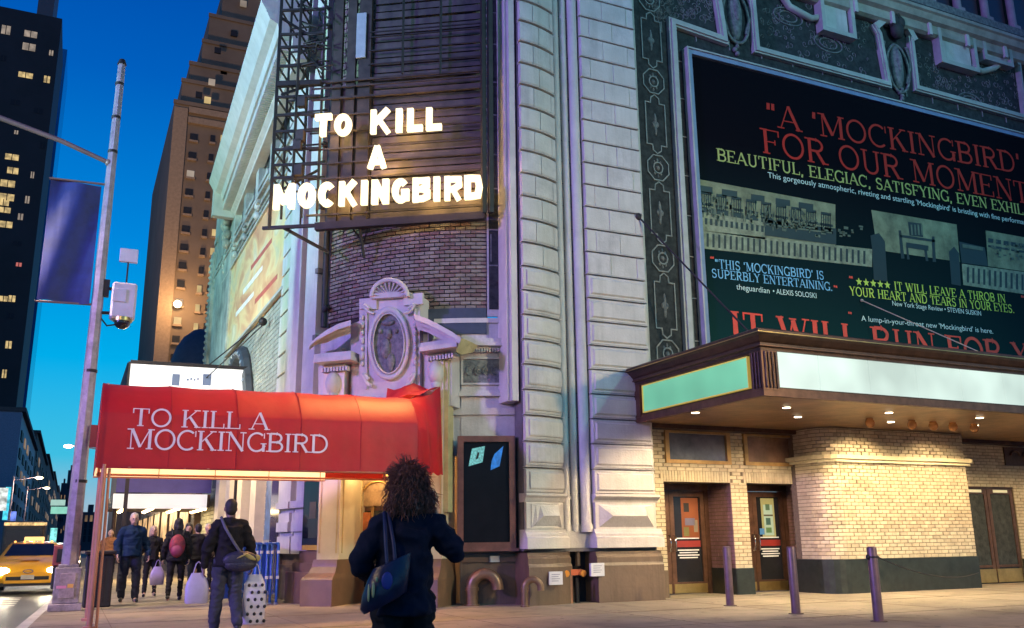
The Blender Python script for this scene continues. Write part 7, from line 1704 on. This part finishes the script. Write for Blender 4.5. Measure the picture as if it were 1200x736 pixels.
part(q, 'tiny_marks', mat('grey_print', (.14, .18, .28)), LB)
q = B(); q.bar((p0.x + .2, lb + .15, 0), (p0.x + .2, lb + .15, zb_ + .1), .10); q.bar((p1.x - .2, lb + .15, 0), (p1.x - .2, lb + .15, zb_ + .1), .10); part(q, 'leg', darkm, LB)

# ================================================================== towers and distant streets
def far_box(root, name, x0, x1, y0, y1, z0, z1, m): q = B(); q.box((x0, y0, z0), (x1, y1, z1)); return part(q, name, m, root)
blackt = mat('black_tower_cladding', (.010, .010, .015), .7, var=.3, scale=.05); wl = emat('warm_window', (1, .72, .30), .9, .35, .7); wc = emat('pale_window', (1, .80, .62), .42, .3, .6); wd = mat('unlit_window', (.02, .022, .03), .6, spec=.15)
Yt = 560; xr = onY(73, 22, Yt).x; zt_ = onY(73, 22, Yt).z
t = thing('skyscraper', 'black high-rise with scattered lit windows at the far left edge', 'skyscraper', (xr - 18, Yt, 0))
far_box(t, 'tower', xr - 170, xr, Yt, Yt + 60, 0, zt_, blackt)
ca, cb = onY(45, 0, Yt + 5), onY(62, 18, Yt + 5); far_box(t, 'rooftop_block', ca.x, cb.x, Yt + 5, Yt + 40, zt_ - .1, zt_ + 48, mat('grey_roof_block', (.06, .06, .08), .6))
for (px_, py_, w, h, m) in ((7, 35, 9, 12, wc), (36, 40, 14, 10, wc), (34, 55, 14, 11, wc), (30, 88, 16, 9, wl), (4, 68, 6, 8, wd), (55, 93, 6, 9, wl), (60, 62, 4, 7, wc), (14, 184, 15, 9, wl), (15, 200, 12, 9, wl), (9, 215, 16, 10, wl), (8, 231, 16, 10, wl), (5, 246, 14, 8, wl), (32, 234, 4, 9, wc), (19, 155, 4, 5, wc), (4, 237, 12, 9, wl), (7, 263, 14, 9, wl), (24, 254, 5, 8, wc), (14, 350, 7, 8, wl), (4, 350, 9, 7, wl), (10, 404, 6, 9, wl), (5, 438, 4, 10, wl), (22, 310, 6, 5, emat('red_window', (1, .25, .2), .6)), (18, 120, 10, 8, wd), (45, 130, 10, 8, wd), (12, 370, 8, 7, wd), (20, 285, 10, 6, wd), (50, 170, 5, 9, wd), (38, 205, 3, 8, wc)):
    a_, b_2 = onY(px_ - w / 2, py_ - h / 2, Yt - .1), onY(px_ + w / 2, py_ + h / 2, Yt - .1)
    q = B(); q.box((a_.x, Yt - .15, b_2.z), (b_2.x, Yt - .005, a_.z)); fo = part(q, 'window', m, t)
    q = B(); c = (a_.x + b_2.x) / 2; q.box((c - .2, Yt - .4, b_2.z), (c + .2, Yt - .151, a_.z)); part(q, 'mullion', blackt, fo)
Yg = 700; xg = onY(77, 75, Yg).x; zg = onY(78, 58, Yg).z
bluegl = mat('blue_curtain_glass', (.015, .11, .30), .12, .0, scale=.03, col2=(.01, .14, .36), spec=.5)
t = thing('glass_tower', 'slim blue glass tower reflecting the dusk sky, behind the black high-rise', 'skyscraper', (xg - 6, Yg, 0))
far_box(t, 'tower', xg - 120, xg, Yg, Yg + 60, 0, zg, bluegl)
xm = xg - 9; 
for k in range(2): far_box(t, 'dark_fin', xm - k * 22, xm - k * 22 + 1.8, Yg - 1.2, Yg - .3, 4, zg - 12, mat('navy_fin', (.01, .03, .10), .5))
for k in range(30): far_box(t, 'glass_panel', xg - 118, xg - .8, Yg - .29, Yg - .02, 6 + k * (zg - 8) / 30, 6 + (k + .94) * (zg - 8) / 30, bluegl)
# brown stepped tower
Yb = 112; brn = mat('tan_brick_tower', (.17, .12, .085), .8, scale=.2, col2=(.11, .078, .055)); brl = mat('tan_brick_edge', (.26, .18, .12), .8)
t = thing('brick_tower', 'stepped tan brick tower rising behind the theatre with rows of small windows', 'skyscraper', (-5, Yb, 0))
steps = [(205, 300, 117), (214, 300, 92), (223, 300, 72), (238, 300, 46), (246, 300, 16), (262, 300, -15), (275, 300, -60)]
xb0 = None
for i, (pl_, pr_, pt_) in enumerate(steps):
    a_ = onY(pl_, pt_ if i else 117, Yb + i * 2.2)
    x1_ = onY(345, pt_, Yb).x + 8
    lo = 0 if i == 0 else zprev - .5
    far_box(t, 'setback' if i else 'shaft', a_.x, x1_, Yb + i * 2.2, Yb + 35, lo, a_.z, brn); zprev = a_.z
    q = B(); q.box((a_.x - .15, Yb + i * 2.2 - .25, a_.z - .5), (x1_, Yb + i * 2.2 - .005, a_.z)); part(q, 'parapet', brn, t)
a0 = onY(205, 117, Yb); q = B(); q.box((a0.x - .01, Yb - .35, 0), (a0.x + 1.6, Yb - .003, a0.z - 1)); part(q, 'pale_corner_strip', brl, t)
for z_ in (onY(220, 145, Yb).z, onY(220, 120, Yb).z - 1.5): q = B(); q.box((a0.x + 1.7, Yb - .5, z_), (a0.x + 40, Yb - .004, z_ + .8)); part(q, 'string_course', brl, t)
litw = set([(243, 118), (250, 160), (246, 182), (243, 228), (237, 318), (228, 228)])
for ci, (bx, w) in enumerate(((0, 6.2), (1, 3.4), (2, 3.4), (3, 5.0))):
    for r_ in range(15):
        py_ = 162 + r_ * 21.5 if ci < 1 else 164 + r_ * 22.0
        if py_ > 420: continue
        px_ = (229 - r_ * 1.9, 250 - r_ * 1.95, 262 - r_ * 2.0, 280 - r_ * 2.1)[ci]
        if ci and r_ < 12: pass
        m = random.choice([wd, wd, wd, wc, wl]) if ci == 0 else random.choice([wd, wd, wl])
        a_, b_2 = onY(px_ - w, py_ - 5, Yb), onY(px_ + w * .3, py_ + 4, Yb)
        q = B(); q.box((a_.x, Yb - .25, b_2.z), (b_2.x, Yb - .01, a_.z)); fo = part(q, 'window', m, t)
        q = B(); q.box((a_.x - .1, Yb - .4, b_2.z - .25), (b_2.x + .1, Yb - .02, b_2.z)); part(q, 'sill', brl, fo)
for (px_, py_, m, d_) in ((243, 118, wl, 0), (279, 20, wc, 12), (248, 97, wc, 2.3), (233, 112, wd, 0), (274, 40, wd, 9), (272, 62, wd, 9), (285, 5, wc, 11), (255, 60, wd, 5), (262, 85, wd, 5)):
    a_, b_2 = onY(px_ - 3.5, py_ - 4, Yb + d_ - .3), onY(px_ + 3.5, py_ + 4, Yb + d_ - .3); q = B(); q.box((a_.x, Yb + d_ - .6, b_2.z), (b_2.x, Yb + d_ - .3, a_.z)); part(q, 'window', m, t)
gl = onY(210, 352, Yb - 3); q = B(); q.ell((gl.x, Yb - 1.2, gl.z), (.45, .3, .45), 10, 8); part(q, 'facade_lamp', emat('warm_facade_lamp', (1, .75, .4), 14), t)
lamp('POINT', 'facade_lamp_light', (gl.x, Yb - 4, gl.z), None, 2600, (1.0, .60, .26), .5)
lamp('SPOT', 'tower_uplight', (gl.x - 25, Yb - 60, 10), (gl.x + 8, Yb, 58), 130000, (1.0, .66, .38), 2, 60, .8)
# dark dome and block at the foot of the brick tower
t = thing('domed_building', 'dark domed rooftop at the foot of the tan brick tower', 'building', (2, 70, 0))
c = onY(236, 418, 70); q = B(); q.ell((c.x, 70, c.z - 1.5), (2.2, 2.2, 3.6), 16, 10); part(q, 'dome', mat('slate_dome', (.06, .055, .075), .6), t)
far_box(t, 'block', c.x - 5, c.x + 10, 70, 80, 0, c.z - .8, mat('slate_block', (.07, .06, .08), .7)); far_box(t, 'pale_cornice', c.x - 2.4, c.x + 4, 69.5, 69.99, c.z - 1.6, c.z - .8, mat('lilac_grey_stone', (.25, .22, .28), .6))
# row along the left side of the avenue
pts = [((-20, 470), 'dim grey-lilac corner building at the far left with a pale edge'), ((31, 498), 'dark brick block second in the row on the left side of the avenue'), ((47, 524), 'lower dark block third in the row on the left of the avenue'), ((58, 545), 'small dark block fourth in the row on the left of the avenue'), ((65, 566), 'far dark block at the end of the row on the left of the avenue')]
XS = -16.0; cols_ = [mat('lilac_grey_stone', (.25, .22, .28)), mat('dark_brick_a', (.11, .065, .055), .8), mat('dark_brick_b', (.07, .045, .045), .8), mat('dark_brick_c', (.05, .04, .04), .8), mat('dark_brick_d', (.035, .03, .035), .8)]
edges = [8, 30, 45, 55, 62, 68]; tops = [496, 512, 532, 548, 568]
dim = emat('dim_far_window', (1, .6, .3), .35, .2, .9)
for i in range(5):
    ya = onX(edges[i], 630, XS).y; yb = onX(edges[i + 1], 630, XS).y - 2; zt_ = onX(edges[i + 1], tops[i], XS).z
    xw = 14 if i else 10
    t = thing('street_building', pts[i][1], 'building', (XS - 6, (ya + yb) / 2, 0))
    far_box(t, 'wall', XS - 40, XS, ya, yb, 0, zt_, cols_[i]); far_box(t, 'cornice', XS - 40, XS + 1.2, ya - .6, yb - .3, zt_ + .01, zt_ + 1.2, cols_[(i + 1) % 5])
    if i == 0: far_box(t, 'corner_pier', XS - 9, XS + .3, ya - 1.5, ya - .01, 0, zt_ - .5, cols_[0])
    for r_ in range(6):
        for k in range(5):
            m = random.choice([wd, wd, wd, dim]); dy = (yb - ya) / 5.5; y_ = ya + dy * (.4 + k); q = B(); q.box((XS + .01, y_, 6 + r_ * zt_ / 7.5), (XS + .3, y_ + dy * .45, 6 + r_ * zt_ / 7.5 + zt_ / 14)); part(q, 'window', m, t)
    q = B(); q.box((XS + .02, ya + .5, .6), (XS + .4, yb - 2, 4.2)); part(q, 'shop_front', emat('street_shop_glow', (1, .6, .3), .5, .05, .95), t)
for (px_, py_, Y_, h, col, lab) in ((9, 590, 230, 3.5, (.1, .8, 1.0), 'tall cyan neon sign on the far left buildings'), (13, 612, 200, 2, (.2, .3, 1), 'small blue shop sign lower on the far left buildings'), (62, 632, 240, 2.5, (.3, .95, .9), 'teal vertical shop sign just beyond the taxi roof'), (3, 585, 190, 2, (.9, .95, .9), 'round-edged white shop sign at the very left edge')):
    p_ = onY(px_, py_, Y_); q = B(); q.box((p_.x - .7, Y_, p_.z - h), (p_.x + .7, Y_ + .6, p_.z + h)); tag(q.build('neon_sign', emat('neon_%d' % px_, col, 1.5, .8, .8)), lab, 'sign')

# blocks closing the avenue
for i, (px0, px1, py_, Y_) in enumerate(((72, 79, 566, 330), (80, 88, 551, 280), (88, 98, 585, 240), (97, 118, 600, 200))):
    a_, b_2 = onY(px0, py_, Y_), onY(px1, py_, Y_)
    t = thing('distant_building', ['hazy dark block at the very end of the avenue', 'slim dark tower block seen just left of the lamp pole', 'dark block immediately right of the lamp pole at the end of the avenue', 'low dark block right of the lamp pole, partly behind the awning post'][i], 'building', (a_.x, Y_, 0))
    far_box(t, 'block', a_.x, b_2.x, Y_, Y_ + 30, 0, a_.z, mat('dusk_block', (.035, .04, .06), .8)); far_box(t, 'rooftop_hut', a_.x + (b_2.x - a_.x) * .3, a_.x + (b_2.x - a_.x) * .6, Y_ + 2, Y_ + 8, a_.z - .1, a_.z + 1.5, mat('dusk_block', (.035, .04, .06)))
    for r_ in range(4):
        for k in range(3): x_ = a_.x + (b_2.x - a_.x) * (.15 + .28 * k); zz_ = a_.z * (.25 + .17 * r_); q = B(); q.box((x_, Y_ - .1, zz_), (x_ + min(1.2, (b_2.x - a_.x) * .15), Y_ - .01, zz_ + 1.2)); part(q, 'window', random.choice([wd, wd, dim]), t)
# street lamps up the avenue
for i, (hx, hy, Y_, side, lab) in enumerate(((80, 523, 62, 1, 'white glowing street lamp behind the lamp pole, hanging towards the road'), (46, 560, 74, -1, 'amber glowing street lamp over the left side of the avenue'), (55, 572, 96, -1, 'smaller amber street lamp beyond the one on the left side'))):
    h_ = onY(hx, hy, Y_); xp = h_.x + 2.6 * side if side > 0 else -16.9
    xp = h_.x + (2.2 if side > 0 else -1.6)
    t = thing('street_lamp', lab, 'street lamp', (xp, Y_, 0), 'street lamps along the avenue')
    q = B(); q.tube([(xp, Y_, 0), (xp, Y_, h_.z + .1)], [.10, .06], 8); q.tube([(xp, Y_, h_.z - .2), (h_.x, Y_, h_.z + .1)], .04, 6); part(q, 'pole', polem, t)
    q = B(); q.ell((h_.x, Y_, h_.z), (.26, .3, .11), 10, 8); part(q, 'lamp_head', emat('lamp_white', (1, .92, .9), 9) if i == 0 else emat('lamp_amber', (1, .82, .5), 7), t)
    lamp('POINT', 'street_lamp_light', (h_.x, Y_, h_.z - .4), None, 700, (1, .8, .55), .3)
for i, (px_, py_, Y_, c, lab) in enumerate(((70, 598, 90, (.35, .9, .7), 'pale green lit sign above the road beyond the taxi'), (68, 589, 110, (.5, .8, .7), 'small green lit sign furthest up the road'))):
    h_ = onY(px_, py_, Y_); q = B(); q.box((h_.x - .7, Y_, h_.z - .3), (h_.x + .7, Y_ + .1, h_.z + .3)); t = q.build('road_sign', emat('green_sign_%d' % i, c, .8)); tag(t, lab, 'sign')

for o in OFFS:
    if '_o' in o: del o['_o']
